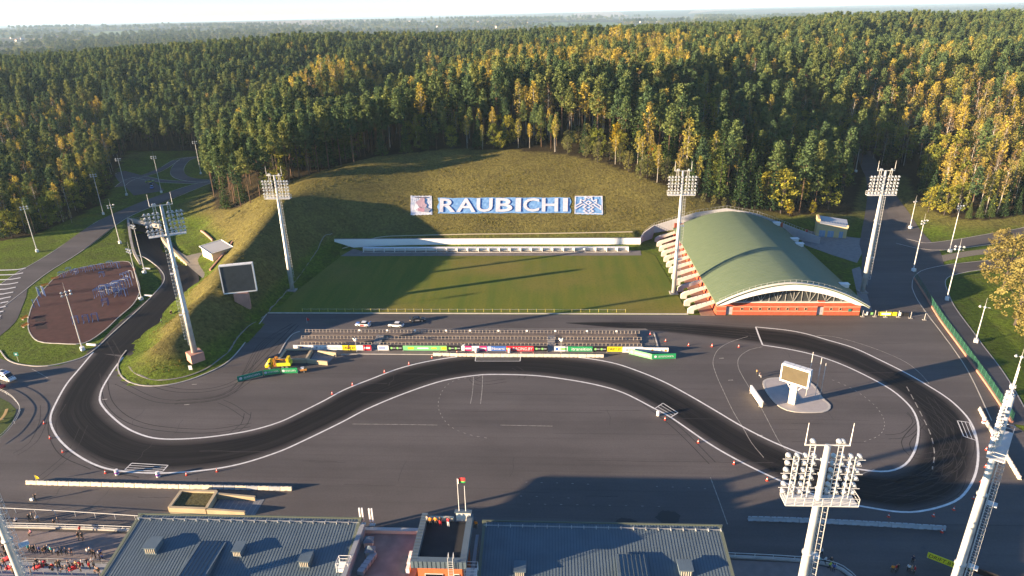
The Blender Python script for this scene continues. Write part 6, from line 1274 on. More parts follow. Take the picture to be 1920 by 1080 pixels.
# ------------------------------------------------------------------ fence on the right with its brick base
_t = empty('mesh_fence', (0, 0, 0), 0, 'green mesh fence on a low red brick wall along the right path', 'fence'); fl = gl([(1714, 523), (1735, 556), (1762, 600), (1800, 652), (1850, 722), (1897, 793)], 2); wall_line(MB(), fl, -.05, .55, .45).build('base_wall', mat('salmon_brick', (.42, .20, .14), .85, noise=.1), _t)
M_mesh = bpy.data.materials.new('green_wire_mesh'); M_mesh.use_nodes = True; N, L = nodes(M_mesh); b_ = N['Principled BSDF']; b_.inputs['Base Color'].default_value = (.03, .12, .07, 1); tc = N.new('ShaderNodeTexCoord')
ck = N.new('ShaderNodeTexBrick'); ck.inputs['Scale'].default_value = 9.; ck.inputs['Color1'].default_value = ck.inputs['Color2'].default_value = (.30, .30, .30, 1); ck.inputs['Mortar'].default_value = (1, 1, 1, 1); L.new(tc.outputs['Object'], ck.inputs[0]); L.new(ck.outputs['Color'], b_.inputs['Alpha'])
P = np.array(fl); s = np.concatenate([[0], np.cumsum(np.linalg.norm(np.diff(P, axis=0), axis=1))]); n = int(s[-1] / 2.6)
for k in range(n + 1):
    u = s[-1] * k / n; x, y = np.interp(u, s, P[:, 0]), np.interp(u, s, P[:, 1]); MB().tube([(x, y, .5), (x, y, 2.7)], .05, 5).build('post', mat('fence_green', (.03, .13, .08), .5), _t)
    if k < n:
        u2 = s[-1] * (k + 1) / n; x2, y2 = np.interp(u2, s, P[:, 0]), np.interp(u2, s, P[:, 1]); MB().add([(x, y, .6), (x2, y2, .6), (x2, y2, 2.6), (x, y, 2.6)], [(0, 1, 2, 3)]).build('mesh_panel', M_mesh, _t)
for i, (x, y) in enumerate([(1617, 594), (1640, 594), (1660, 595), (1684, 595), (1707, 597), (1733, 600)]):
    p = gp(x, y, 0); t = empty('barrier_post', p, 0, 'pale metal post on a square foot, number %s from the brick hall' % ['one', 'two', 'three', 'four', 'five', 'six'][i], 'post', 'metal posts by the hall'); MB().tube([(0, 0, 0), (0, 0, 2.1)], .07, 6).build('post', M_galv, t); MB().box((0, 0, .08), (1.0, .6, .16)).build('foot', M_conc, t)
for (p1, p2, c, items, lab) in [((1623, 592), (1645, 592), 'black', [('#', 'lime', .5, .2, .6), ('#', 'white', .1, .15, .9)], 'black banner with green emblem strung by the hall corner'), ((1647, 592.5), (1681, 593), 'yellow', [('#', 'white', .4, .5, .5)], 'yellow banner strung between posts by the hall corner'), ((1684, 593), (1704, 594), 'black', [('#', 'white', .12, .2, .9)], 'black and white banner strung right of the yellow banner')]: adv2(p1, p2, 1.2, c, items, lab)
# guard rail round the green corner at the left edge
_t = empty('guard_rail', (0, 0, 0), 0, 'curved metal guard rail round the grass corner at the left edge', 'guard rail'); g_ = gl([(-40, 728), (-5, 733), (20, 745), (36, 762), (38, 775), (28, 795), (8, 818), (-20, 838)], 1)
for z in (.5, .95): MB().tube([(x, y, z) for x, y in g_], .04, 6).build('rail', M_galv, _t)
for x, y in g_[::5]: MB().tube([(x, y, 0), (x, y, 1.0)], .05, 5).build('post', M_galv, _t)
struct(MB().sheet([g2(*p) for p in [(-60, 738), (-5, 743), (18, 755), (31, 768), (22, 795), (2, 818), (-30, 838), (-80, 850)]], .02).build('corner_lawn', mat('lawn', (.05, .075, .012), .95, noise=.3, scale=1.5)))
_t = empty('curved_bench', (0, 0, .02), 0, 'curved tan bench on the grass corner at the left edge', 'bench'); wall_line(MB(), gl([(-12, 798), (2, 790), (10, 780), (14, 770)], .6), .35, .5, .6).build('seat', mat('bench_tan', (.45, .30, .12), .7), _t)
for q in ((-6, 795), (6, 786), (13, 772)): x, y = g2(*q); MB().box((x, y, .18), (.3, .3, .36)).build('leg', M_conc, _t)
# ================================================================== banners on the bank
def drape_map(c):
    q = [np.array(at(*p)[:2]) for p in c]           # tl tr br bl
    def f(u, v, lift_=.15):
        p = (q[0] * (1 - u)[:, None] + q[1] * u[:, None]) * v[:, None] + (q[3] * (1 - u)[:, None] + q[2] * u[:, None]) * (1 - v)[:, None]
        z = Zs(p[:, 0], p[:, 1]) + lift_ + .03 * np.sin(u * 90 + v * 7) * np.sin(v * 9 + u * 31); return np.column_stack([p, z])
    return f
def sheet_banner(name, corners, matl, label, NU=60, NV=12):
    f = drape_map(corners); g = np.random.default_rng(len(label)); U, V = np.meshgrid(np.linspace(0, 1, NU + 1), np.linspace(0, 1, NV + 1)); u, v = U.ravel(), V.ravel()
    u2 = u + np.where((u == 0) | (u == 1), .006 * np.sin(v * 11), 0); v2 = v + np.where((v == 0) | (v == 1), .014 * np.sin(u * 37), 0); P = f(u2, v2, .16); P[:, 2] += g.normal(size=len(P)) * .025
    t = empty(name, tuple(P[0] * 0), 0, label, 'banner'); mb = MB(); mb.v = [tuple(map(float, p)) for p in P]
    for j in range(NV):
        for i in range(NU): k = j * (NU + 1) + i; mb.f.append((k, k + 1, k + NU + 2, k + NU + 1)); mb.m.append(0)
    o = mb.build('cloth', matl, t); return t, f
def wrinkled(name, c, c2): return mat(name, c, .6, col2=c2, scale=.8, detail=4, bump=.6)
M_bb = wrinkled('banner_blue', (.11, .26, .52), (.20, .37, .62)); M_bw = wrinkled('banner_white', (.64, .63, .67), (.50, .51, .58))
_t, fm = sheet_banner('name_banner', [(822, 371.5), (1070, 371), (1069.5, 400), (820.5, 401)], M_bb, 'long blue banner with white letters RAUBICHI on the grassy bank')
def on_banner(f, me, u0, u1, v0, v1, name, m_, parent):
    v = np.empty(len(me.vertices) * 3, np.float32); me.vertices.foreach_get('co', v); v = v.reshape(-1, 3); lo, hi = v.min(0), v.max(0); u = u0 + (u1 - u0) * (v[:, 0] - lo[0]) / (hi[0] - lo[0]); w = v0 + (v1 - v0) * (v[:, 1] - lo[1]) / max(1e-5, hi[1] - lo[1])
    me.vertices.foreach_set('co', f(u, w, .42).astype(np.float32).ravel()); me.materials.clear(); me.materials.append(m_); o = bpy.data.objects.new(name, me); COL.objects.link(o); o.parent = parent; return o
_lw = [('R', 825.5, 855), ('A', 857, 893), ('U', 895, 925), ('B', 931, 962), ('I', 968, 978), ('C', 982, 1012), ('H', 1017, 1047), ('I', 1056, 1065)]
for ch, a, b in _lw: on_banner(fm, text_mesh(ch, 1., 0, .018), (a - 822) / 248, (b - 822) / 248, .06, .92, 'letter', M_bw, _t)
_t, fe = sheet_banner('emblem_banner', [(1078, 369), (1129.5, 369), (1130.5, 403.5), (1077, 402)], M_bb, 'square blue banner with a white folk ornament on the grassy bank', 24, 16)
def orn(pts, w=.055, closed=False):
    pts = [((x - 330) / 940, 1 - (y - 240) / 630) for x, y in pts]; pts = pts + [pts[0]] if closed else pts; mb = MB()
    for (x1, y1), (x2, y2) in zip(pts[:-1], pts[1:]):
        d = Vector((x2 - x1, y2 - y1)); l = d.length; d /= l; n_ = Vector((-d.y, d.x)) * w / 2; e = d * w * .5; k = max(2, int(l / .08)); b = len(mb.v)
        for i in range(k + 1): p = Vector((x1, y1)) - e + (d * l + e * 2) * i / k; mb.v += [(p.x + n_.x, p.y + n_.y, 0), (p.x - n_.x, p.y - n_.y, 0)]
        for i in range(k): mb.f.append((b + 2 * i, b + 2 * i + 1, b + 2 * i + 3, b + 2 * i + 2)); mb.m.append(0)
    V = np.array(mb.v); P = fe(np.clip(V[:, 0], 0, 1), np.clip(V[:, 1], 0, 1), .40); mb.v = [tuple(map(float, p)) for p in P]; return mb.build('ornament_line', M_bw, _t)
orn([(335, 250), (1260, 250), (1260, 860), (335, 860)], .05, True)
orn([(350, 600), (560, 480), (520, 470), (530, 370), (630, 420), (690, 375), (680, 275), (790, 325), (900, 275), (900, 375), (960, 420), (1060, 370), (1060, 460), (1010, 480), (1200, 595), (1200, 705), (950, 530), (850, 590), (960, 640), (860, 710), (960, 770), (790, 860), (620, 770), (710, 710), (620, 640), (710, 590), (620, 530), (375, 690)], .05, True)
orn([(690, 480), (790, 420), (890, 480), (790, 540)], .05, True); orn([(760, 650), (820, 650)], .05); orn([(760, 765), (820, 765)], .05)
_t, fx = sheet_banner('picture_banner', [(770, 367.5), (809.5, 367.5), (810.5, 403), (770, 404)], wrinkled('banner_print', (.66, .66, .70), (.42, .48, .58)), 'square pale banner with grey and pink print left of the name banner', 20, 16)
for (u, v, ru, rv, c) in ((.5, .62, .2, .22, (.46, .32, .36)), (.62, .42, .14, .14, (.44, .33, .38)), (.48, .24, .2, .10, (.44, .24, .30)), (.75, .22, .16, .12, (.25, .26, .32)), (.28, .35, .12, .16, (.72, .72, .74)), (.55, .88, .3, .04, (.12, .11, .15))):
    mb = MB(); k = 18; an = np.linspace(0, math.tau, k, endpoint=False); uu = u + ru * np.cos(an) * (1 + .25 * np.sin(an * 3 + u * 9)); vv = v + rv * np.sin(an) * (1 + .25 * np.cos(an * 2 + v * 7)); P = fx(np.append(uu, u), np.append(vv, v), .40); mb.v = [tuple(map(float, p)) for p in P]; mb.f = [(i, (i + 1) % k, k) for i in range(k)]; mb.m = [0] * k; mb.build('printed_patch', mat('print_%d' % int(u * 100 + v * 10), c, .7), _t)

# ================================================================== stand building at the bottom of the photograph
M_groof = mat('green_sheet_roof', (.115, .155, .185), .5, .2, noise=.10, scale=.4); M_obrick = mat('orange_brick', (.52, .13, .045), .8, noise=.1, scale=1.); M_cream = mat('cream_render', (.56, .50, .38), .8, noise=.06); M_deck = mat('roof_screed', (.24, .215, .195), .9, col2=(.15, .14, .13), scale=.5, detail=5)
bld = empty('stand_building', (0, 82.6, 0), 0, 'long stand building with dark green sheet metal roofs below the camera', 'building'); SLP = .165; ZF = 11.0
def zr(y): return ZF + SLP * y                    # y is negative towards the camera
for (xa, xb) in ((-66.4, -29.8), (-10.4, 26.6)):
    mb = MB(); mb.add([(xa, 0, ZF), (xb, 0, ZF), (xb, -26, zr(-26)), (xa, -26, zr(-26)), (xa, 0, ZF - .35), (xb, 0, ZF - .35), (xb, -26, zr(-26) - .35), (xa, -26, zr(-26) - .35)], [(0, 3, 2, 1), (4, 5, 6, 7), (0, 1, 5, 4), (1, 2, 6, 5), (2, 3, 7, 6), (3, 0, 4, 7)]); rf = mb.build('roof', M_groof, bld)
    sm = MB()
    for x in np.arange(xa + .3, xb, .46): sm.add([(x - .03, -.05, ZF), (x + .03, -.05, ZF), (x + .03, -26, zr(-26)), (x - .03, -26, zr(-26)), (x - .03, -.05, ZF + .024), (x + .03, -.05, ZF + .024), (x + .03, -26, zr(-26) + .024), (x - .03, -26, zr(-26) + .024)], [(4, 7, 6, 5), (0, 3, 7, 4), (1, 5, 6, 2), (0, 4, 5, 1)])
    s_ = sm.build('standing_seams', mat('seam_green', (.075, .10, .12), .45, .35), rf); stuff(s_)
    MB().box(((xa + xb) / 2, .12, ZF - .1), (xb - xa + .3, .22, .55)).build('gutter', mat('gutter_green', (.13, .15, .11), .5, .3), rf); sg = MB()
    for x in np.arange(xa + .6, xb, 1.9): sg.box((x, -.9, zr(-.9) + .2), (.1, .5, .3)); 
    for z in (.18, .32): sg.tube([(xa + .2, -.9, zr(-.9) + z), (xb - .2, -.9, zr(-.9) + z)], .025, 4)
    sg.build('snow_guard', M_galv, rf)
    for x in (xa + .25, xb - .25): MB().add([(x - .22, 0, ZF + .15), (x + .22, 0, ZF + .15), (x + .22, -26, zr(-26) + .15), (x - .22, -26, zr(-26) + .15)], [(0, 3, 2, 1)]).build('verge_trim', mat('trim_green', (.16, .18, .13), .5, .3), rf)
    MB().box(((xa + xb) / 2, -14.5, 4.2), (xb - xa - 1.5, 23, 8.4)).build('wall', M_cream, bld)
    for x in np.arange(xa + 3, xb, 6.8): MB().box((x, -1.6, 5.3), (.5, .5, 10.6)).build('column', M_steel, bld)
    R_ = rf
    for (px_, py_, w_, d_, h_, lou) in (((290, 1028, 1.8, 2.2, 1.1, 1), (450, 1034, 1.3, 1.9, 1.0, 1), (575, 1050, 1.5, 2.2, 1.1, 1), (372, 1062, 4.0, 9.0, .8, 0)) if xa < -40 else ((975, 1068, 1.5, 1.9, 1.0, 1), (1284, 1068, 1.8, 1.9, 1.1, 1), (1186, 1072, 4.2, 5.2, .9, 0))):
        p = gp(px_, py_, 10.0); lx, ly = p[0], p[1] - 82.6; z = zr(ly); v_ = MB().add([(lx + i * w_ / 2, ly + j * d_ / 2, z + k) for k in (-.4, h_) for i, j in ((-1, -1), (1, -1), (1, 1), (-1, 1))], [(0, 1, 5, 4), (1, 2, 6, 5), (2, 3, 7, 6), (3, 0, 4, 7), (4, 5, 6, 7)]).build('roof_vent' if lou else 'raised_roof', M_groof, R_)
        MB().box((lx, ly, z + h_ + .05), (w_ + .3, d_ + .3, .1)).build('cap', M_groof, v_); q = MB()
        for k in range(5): q.box((lx - w_ * .36 + w_ * .18 * k, ly - d_ / 2 - .04, z + h_ * .45), (.1, .06, h_ * .7))
        if lou: q.build('louvre', M_cream, v_)
        else:
            q = MB()
            for x in np.arange(lx - w_ / 2 + .3, lx + w_ / 2, .62): q.box((x, ly, z + h_ + .14), (.06, d_ + .3, .1))
            q.build('seam', MATS['seam_green'], v_)
# flat roof between the wings
MB().box((-24.6, -13, 4.6), (10.2, 24, 9.2)).build('flat_roof_block', M_deck, bld); MB().box((-24.6, -.9, 9.35), (10.2, .5, 1.0)).build('front_parapet', M_cream, bld); MB().box((-24.6, -.9, 9.89), (10.4, .7, .08)).build('parapet_cap', mat('zinc_cap', (.42, .42, .40), .5, .4), bld)
MB().box((-29.4, -13, 10.0), (.7, 24, 1.8)).build('party_wall', mat('grey_parapet', (.30, .31, .32), .6, .2), bld)
# tower
tx0, tx1, ty0, ty1, tz = -18.8, -11.9, -12.1, -3.3, 15.0
MB().box(((tx0 + tx1) / 2, (ty0 + ty1) / 2, 7.0), (tx1 - tx0 - .6, ty1 - ty0 - .6, 14.0)).build('tower_wall', M_obrick, bld)
tw = MB().box(((tx0 + tx1) / 2, (ty0 + ty1) / 2, 14.1), (tx1 - tx0 - .8, ty1 - ty0 - .8, .16)).build('tower_roof', mat('black_felt', (.03, .03, .033), .85, noise=.2, scale=.6), bld)
for (x, y, w_, d_) in ((tx0, (ty0 + ty1) / 2, .9, ty1 - ty0 + .9), (tx1, (ty0 + ty1) / 2, .9, ty1 - ty0 + .9), ((tx0 + tx1) / 2, ty0, tx1 - tx0 - .9, .9)):
    MB().box((x, y, 14.4), (w_, d_, 1.2), taper=1.0).build('parapet', M_groof, tw)
MB().box(((tx0 + tx1) / 2 - 1.1, ty1 + .1, 14.25), (tx1 - tx0 - 2.8, .4, .7)).build('front_kerb', M_cream, tw); MB().box((tx1 - 1.0, ty1 + .1, 14.7), (2.2, .35, 1.9)).build('parapet_block', mat('pale_render', (.62, .60, .54), .8), tw); MB().box((tx1 - 1.0, ty1 + .1, 15.72), (2.6, .7, .14)).build('block_cap', M_groof, tw)
sm = MB()
for x in np.arange(tx0, tx1, .62): sm.box((x, ty0 - .46, 14.4), (.07, .06, 1.2))
for y in np.arange(ty0, ty1, .62): sm.box((tx0 - .46, y, 14.4), (.06, .07, 1.2)); sm.box((tx0, y, 15.02), (.9, .06, .05))
stuff(sm.build('parapet_seams', MATS['seam_green'], tw))
for z, x, w_ in ((11.5, -16.2, 2.6), (11.5, -13.0, .8)): f_ = MB().box((x, ty0 - .02 + .3, z), (w_, .1, 1.2)).build('window', M_white, bld); MB().box((x, ty0 + .2, z), (w_ - .14, .06, 1.06)).build('pane', M_glass, f_)
ld = MB()
for s in (-.35, .35): ld.tube([(-13.6 + s, ty0 - .6, 9), (-13.6 + s, ty0 - .6, 16.0), (-13.6 + s, ty0 + .3, 16.0), (-13.6 + s, ty0 + .3, 15)], .045, 4)
for z in np.arange(9.2, 15.4, .4): ld.tube([(-13.95, ty0 - .6, z), (-13.25, ty0 - .6, z)], .03, 4)
ld.build('roof_ladder', M_steel, bld)
MB().box((-11.1, -13, 9.5), (.5, 22, 1.4)).build('side_parapet', mat('blue_grey_parapet', (.22, .24, .27), .6, .2), bld)
# things on the flat roof
def rp(px_, py_, z): p = gp(px_, py_, z); return (float(p[0]), float(p[1]), z)
for i, (x, y) in enumerate(((680, 985), (698, 986))):
    p = rp(x, y, 9.4); t = empty('antenna_rack', p, 0, ('left' if i == 0 else 'right') + ' rack of tall white antenna panels on the flat roof', 'antenna', 'antenna racks'); 
    for s in (-.22, .22): MB().box((s, 0, 2.2), (.22, .18, 2.6)).build('antenna_panel', M_white, t); MB().tube([(s, .15, 0), (s, .15, 3.3)], .05, 5).build('pole', M_galv, t)
    MB().box((0, .15, .1), (.9, .6, .15)).build('foot', M_galv, t)
for i, (x, y) in enumerate(((692, 1022), (695, 1040))):
    p = rp(x, y, 9.2); t = empty('roof_skylight', p, .1, ('farther' if i == 0 else 'nearer') + ' green pyramid skylight on the flat roof', 'skylight', 'pyramid skylights'); MB().box((0, 0, .5), (1.3, 1.1, 1.0)).build('upstand', M_cream, t); MB().add([(-.8, -.7, 1.0), (.8, -.7, 1.0), (.8, .7, 1.0), (-.8, .7, 1.0), (0, 0, 1.8)], [(0, 1, 4), (1, 2, 4), (2, 3, 4), (3, 0, 4), (3, 2, 1, 0)]).build('hood', M_groof, t)
p = rp(690, 1062, 9.2); t = empty('air_duct', p, -.15, 'jointed grey air duct on the flat roof', 'air duct')
for k in range(5): MB().box((.12 * k - .3, -1.6 + .8 * k, .55), (1.0, .74, .7)).build('duct_section', mat('duct_zinc', (.34, .36, .38), .4, .5), t)
for i, (x, y, lab) in enumerate(((646, 1066, 'white railed roof access hatch beside the left roof'), (884, 1078, 'white railed roof access hatch right of the tower'))):
    p = rp(x, y, 9.6); t = empty('roof_hatch', p, 0, lab, 'roof hatch', 'railed roof hatches'); MB().box((0, 0, .3), (1.6, 1.5, .6)).build('curb', M_white, t); q = MB()
    for a, b in ((-.9, -.8), (.9, -.8), (.9, .8), (-.9, .8)): q.tube([(a, b, 0), (a, b, 1.7)], .05, 4)
    for z in (1.1, 1.7): q.tube([(-.9, -.8, z), (.9, -.8, z), (.9, .8, z), (-.9, .8, z), (-.9, -.8, z)], .04, 4)
    q.build('guard_rail', M_white, t)
for i, (x, y) in enumerate(((771, 1047), (768, 1060), (766, 1072))):
    p = rp(x, y, 9.2); t = empty('air_conditioner', p, 0, ['farthest', 'middle', 'nearest'][i] + ' of three white air conditioners along the tower wall', 'air conditioner', 'air conditioners by the tower'); MB().box((0, 0, .55), (.5, 1.0, .9)).build('case', M_white, t); k = MB(); lathe(k, [(.36, 0), (.33, .04)], 12); o = k.build('fan_grille', mat('fan_dark', (.06, .06, .06), .6), t); o.rotation_euler = (0, R(-90), 0); o.location = (-.26, 0, .55)
# flags
for i, (x, yb, yt) in enumerate(((861, 960, 897), (873.5, 960, 911))):
    p = rp(x, yb, 15.6); t = empty('flagpole', (p[0], 79.4, 15.78), 0, ['flagpole with a red and green flag on the tower roof', 'bare flagpole right of the flag on the tower roof'][i], 'flagpole'); H = lift(p[0], 79.4, yt) - 15.78; MB().tube([(0, 0, 0), (0, 0, H)], [.05, .03], 6).build('pole', M_white, t)
    if i == 0:
        for (z0, z1, c, nm) in ((.33, 1.0, (.55, .03, .03), 'red_field'), (0, .33, (.02, .25, .06), 'green_stripe')):
            mb = MB(); n_ = 8
            for k in range(n_ + 1): u = k / n_; mb.v += [(.05 + 1.15 * u, .12 * math.sin(u * 5), H - 1.0 + z0 * .9 + .35 * u), (.05 + 1.15 * u, .12 * math.sin(u * 5), H - 1.0 + z1 * .9 + .35 * u)]
            mb.f = [(2 * k, 2 * k + 2, 2 * k + 3, 2 * k + 1) for k in range(n_)]; mb.m = [0] * n_; mb.build(nm, mat('flag_' + nm, c, .8), t)
        MB().add([(.04, -.01, H - 1.0), (.18, -.03, H - .95), (.18, -.03, H - .06), (.04, -.01, H - .1)], [(0, 1, 2, 3)]).build('ornament_strip', mat('flag_white', (.7, .65, .62), .8), t)
# ================================================================== the spectator areas left and right of the building
M_rose = mat('rose_paving', (.20, .165, .155), .9, noise=.12, scale=.7)
struct(MB().sheet([(-125, 83.0), (-68, 83.4), (-66.6, 89.8), (-122, 90.4)], .012).build('spectator_pavement', M_rose))
struct(MB().sheet([(27.5, 80.6), (47, 80.2), (48.6, 82), (47, 85.3), (43, 86.6), (27.5, 87.0)], .012).build('spectator_pavement', M_rose))
for (xa, xb, y0, lab) in ((-125, -67.5, 82.4, 'blue-grey stepped spectator stand left of the stand building'), (27.6, 49, 79.6, 'blue-grey stepped spectator stand right of the stand building')):
    t = empty('spectator_steps', (0, y0, 0), 0, lab, 'stand')
    for k in range(6): MB().box(((xa + xb) / 2, -.55 - 1.75 * k, .15 + .2 * k), (xb - xa, 1.75, .3 + .4 * k)).build('step', mat('blue_grey_concrete', (.27, .28, .30), .85, noise=.1, scale=.5), t)
    r_ = MB(); 
    for x in np.arange(xa, xb, 1.9): r_.tube([(x, .35, 0), (x, .35, 1.05)], .035, 4)
    for z in (.5, 1.05): r_.tube([(xa, .35, z), (xb, .35, z)], .035, 4)
    r_.build('front_railing', M_galv, t)
    for k in (1, 3):
        r_ = MB()
        for x in np.arange(xa + 1, xb, 2.4): r_.tube([(x, -1.2 - 1.75 * k, .3 + .4 * k), (x, -1.2 - 1.75 * k, 1.2 + .4 * k)], .03, 4)
        if k == 3: r_.tube([(xa, -1.2 - 1.75 * k, 1.2 + .4 * k), (xb, -1.2 - 1.75 * k, 1.2 + .4 * k)], .04, 4)
        r_.build('crush_rail', M_galv, t)
def rail_line(pts, lab, hts=(.55, 1.05), every=3, curb=True):
    t = empty('crowd_railing', (0, 0, 0), 0, lab, 'railing', 'crowd railings'); 
    for z in hts: MB().tube([(x, y, z) for x, y in pts], .06, 5).build('rail', M_steel, t)
    for x, y in pts[::every]: MB().tube([(x, y, 0), (x, y, hts[-1])], .05, 5).build('post', M_steel, t)
    if curb: wall_line(MB(), pts, -.02, .3, .3).build('curb', M_kerb, t)
rail_line(smooth_line([(-113, 90.8), (-90, 90.9), (-66.9, 90.4)], 1.2), 'double metal railing along the left spectator pavement'); rail_line(smooth_line([(-116, 95.2), (-90, 94.2), (-64, 92.6)], 2), 'thin outer fence beyond the left spectator pavement', (1.1,), 2, False)
rail_line(smooth_line([(27.8, 87.6), (38, 87.2), (44.5, 86.6), (47.6, 85.2), (48.9, 82.6), (49, 81)], 1.0), 'curved metal railing round the right spectator pavement')
adv2((1737, 1046), (1793, 1068), 1.1, 'yellow', [('DRIFT.BY', 'black', .5, .86, .6)], 'yellow banner reading DRIFT.BY at the lower right corner', 0.2)
adv2((1806, 1068), (1870, 1090), 1.1, 'black', [('#', 'lime', .2, .1, .5)], 'black banner at the lower right corner', 0.2)
for i, (x, y) in enumerate(((20, 1052), (30, 1066), (78, 1066), (144, 1068))):
    p = gp(x, y, 1.6); t = empty('beanbag_lounger', (p[0], p[1], Z(p[0], p[1]) + 2.1), R(30), 'red beanbag lounger, %s of four in the left stand' % ['first', 'second', 'third', 'fourth'][i], 'beanbag', 'red beanbags'); m_ = mat('beanbag_red', (.55, .02, .03), .7)
    loft([(-1.0, [(.001, 0), (.35, 0), (.42, .2), (.3, .38), (.1, .42)]), (-.3, [(.001, 0), (.45, 0), (.5, .2), (.38, .42), (.1, .48)]), (.4, [(.001, .0), (.42, .0), (.46, .4), (.32, .75), (.1, .8)]), (.8, [(.001, .3), (.3, .3), (.32, .6), (.2, .95), (.08, 1.0)])], 'bag', m_, t); MB().box((.7, 0, 1.0), (.2, .1, .1)).build('handle', M_black, t)
# loudspeaker posts at the terrace
for (x, y, lab) in ((669, 661, 'left'), (1052, 662, 'right')):
    p = gp(x, y, 0); t = empty('loudspeaker_post', p, 0, 'post with white loudspeaker horns at the %s stair of the terrace' % lab, 'loudspeaker'); MB().tube([(0, 0, 0), (0, 0, 4.2)], .06, 6).build('post', M_galv, t)
    for a in (-.9, 0, .9): k = MB(); lathe(k, [(.08, 0), (.14, -.2), (.36, -.55)], 10, axis='y'); o = k.build('horn', M_white, t); o.location = (0, 0, 4.1 + .3 * abs(a)); o.rotation_euler = (.2, 0, a)
for (x, y, z, c, lab) in ((69, 905, 0, (.65, .48, .01), 'yellow flag by the left end of the long barrier row'), (576, 606, 0, (.5, .02, .03), 'red flag standing left of the race cars')):
    p = gp(x, y, z); t = empty('marshal_flag', p, 0, lab, 'flag'); MB().tube([(0, 0, 0), (0, 0, 1.9)], .025, 5).build('stick', M_white, t); MB().add([(0.02, 0, 1.9), (.8, -.1, 1.5), (.75, .1, .9), (.02, 0, .8)], [(0, 1, 2, 3)]).build('cloth', mat('cloth_' + lab.split()[0], c, .8), t)

# ================================================================== people
def person_mesh(name, pose):
    J = dict(pel=(0, 0, .95, .135), bel=(0, 0, 1.10, .13), che=(0, 0, 1.32, .155), nek=(0, 0, 1.50, .058), hd1=(0, -.01, 1.58, .082), hd2=(0, -.01, 1.70, .085))
    for s, k in ((-1, 'l'), (1, 'r')):
        J.update({'sh' + k: (s * .18, 0, 1.42, .065), 'el' + k: (s * .25, .02, 1.16, .05), 'wr' + k: (s * .27, -.06, .93, .034), 'hp' + k: (s * .10, 0, .92, .10), 'kn' + k: (s * .11, -.01, .50, .066), 'an' + k: (s * .12, .02, .09, .045), 'to' + k: (s * .13, -.17, .045, .04)})
    J.update(pose)
    for s, k in ((-1, 'l'), (1, 'r')):
        w_ = Vector(J['wr' + k][:3]); e = Vector(J['el' + k][:3]); d = (w_ - e).normalized(); q = d.cross(Vector((0, 0, 1) if abs(d.z) < .8 else (0, 1, 0))).normalized(); pl = w_ + d * .07; J['pa' + k] = (*pl, .03)
        for i, (o_, l_) in enumerate(((-.030, .075), (-.010, .09), (.010, .085), (.030, .065))): f1 = pl + q * o_ + d * .02; J['f%d%s' % (i, k)] = (*(f1 + d * l_ * .5), .0095); J['g%d%s' % (i, k)] = (*(f1 + d * l_ * .9 + Vector((0, -.015, -.01))), .008)
        J['th' + k] = (*(w_ + d * .05 - q * .05), .011)
    E = [('pel', 'bel'), ('bel', 'che'), ('che', 'nek'), ('nek', 'hd1'), ('hd1', 'hd2')]
    for k in 'lr': E += [('che', 'sh' + k), ('sh' + k, 'el' + k), ('el' + k, 'wr' + k), ('wr' + k, 'pa' + k), ('pel', 'hp' + k), ('hp' + k, 'kn' + k), ('kn' + k, 'an' + k), ('an' + k, 'to' + k), ('wr' + k, 'th' + k)] + [x for i in range(4) for x in (('pa' + k, 'f%d%s' % (i, k)), ('f%d%s' % (i, k), 'g%d%s' % (i, k)))]
    nm = list(J); me = bpy.data.meshes.new(name); me.from_pydata([J[n][:3] for n in nm], [(nm.index(a), nm.index(b)) for a, b in E], []); o = bpy.data.objects.new(name, me)
    tmp = bpy.data.scenes.new('tmp'); tmp.collection.objects.link(o); o.modifiers.new('s', 'SKIN'); sv = me.skin_vertices[0].data
    for i, n in enumerate(nm): sv[i].radius = (J[n][3],) * 2; sv[i].use_root = n == 'pel'
    ss = o.modifiers.new('ss', 'SUBSURF'); ss.levels = 1; ss.render_levels = 1
    tmp.view_layers[0].update(); dg = tmp.view_layers[0].depsgraph; out = bpy.data.meshes.new_from_object(o.evaluated_get(dg)); bpy.data.objects.remove(o); bpy.data.scenes.remove(tmp)
    A = np.array([J[n][:3] for n in nm]); cls = {'pel': 1, 'hp': 1, 'kn': 1, 'an': 1, 'to': 3}; kind = []
    for n in nm: kind.append(1 if n[:2] in ('hp', 'kn', 'an') or n == 'pel' else 3 if n[:2] == 'to' else 0 if n[:2] in ('be', 'ch', 'sh', 'el') else 2)
    idx = []; hz_ = J['hd1'][2]; hy = J['hd1'][1]
    for p in out.polygons:
        c = np.array(p.center); k = kind[int(np.argmin(((A - c) ** 2).sum(1)))]
        if k == 2 and c[2] > hz_ - .05 and abs(c[0]) < .12 and (c[1] > hy + .02 or c[2] > hz_ + .13): k = 4
        idx.append(k)
    for i in range(5): out.materials.append(None)
    out.polygons.foreach_set('material_index', idx); out.polygons.foreach_set('use_smooth', [True] * len(out.polygons)); out.name = name; return out
def _sit():
    d = {'pel': (0, 0, .50, .14), 'bel': (0, -.02, .66, .13), 'che': (0, -.06, .88, .155), 'nek': (0, -.09, 1.06, .058), 'hd1': (0, -.11, 1.14, .082), 'hd2': (0, -.12, 1.26, .085)}
    for s, k in ((-1, 'l'), (1, 'r')): d.update({'sh' + k: (s * .18, -.06, .98, .065), 'el' + k: (s * .24, -.12, .74, .05), 'wr' + k: (s * .14, -.34, .62, .034), 'hp' + k: (s * .1, -.02, .48, .1), 'kn' + k: (s * .12, -.44, .50, .066), 'an' + k: (s * .12, -.42, .09, .045), 'to' + k: (s * .13, -.6, .045, .04)})
    return d
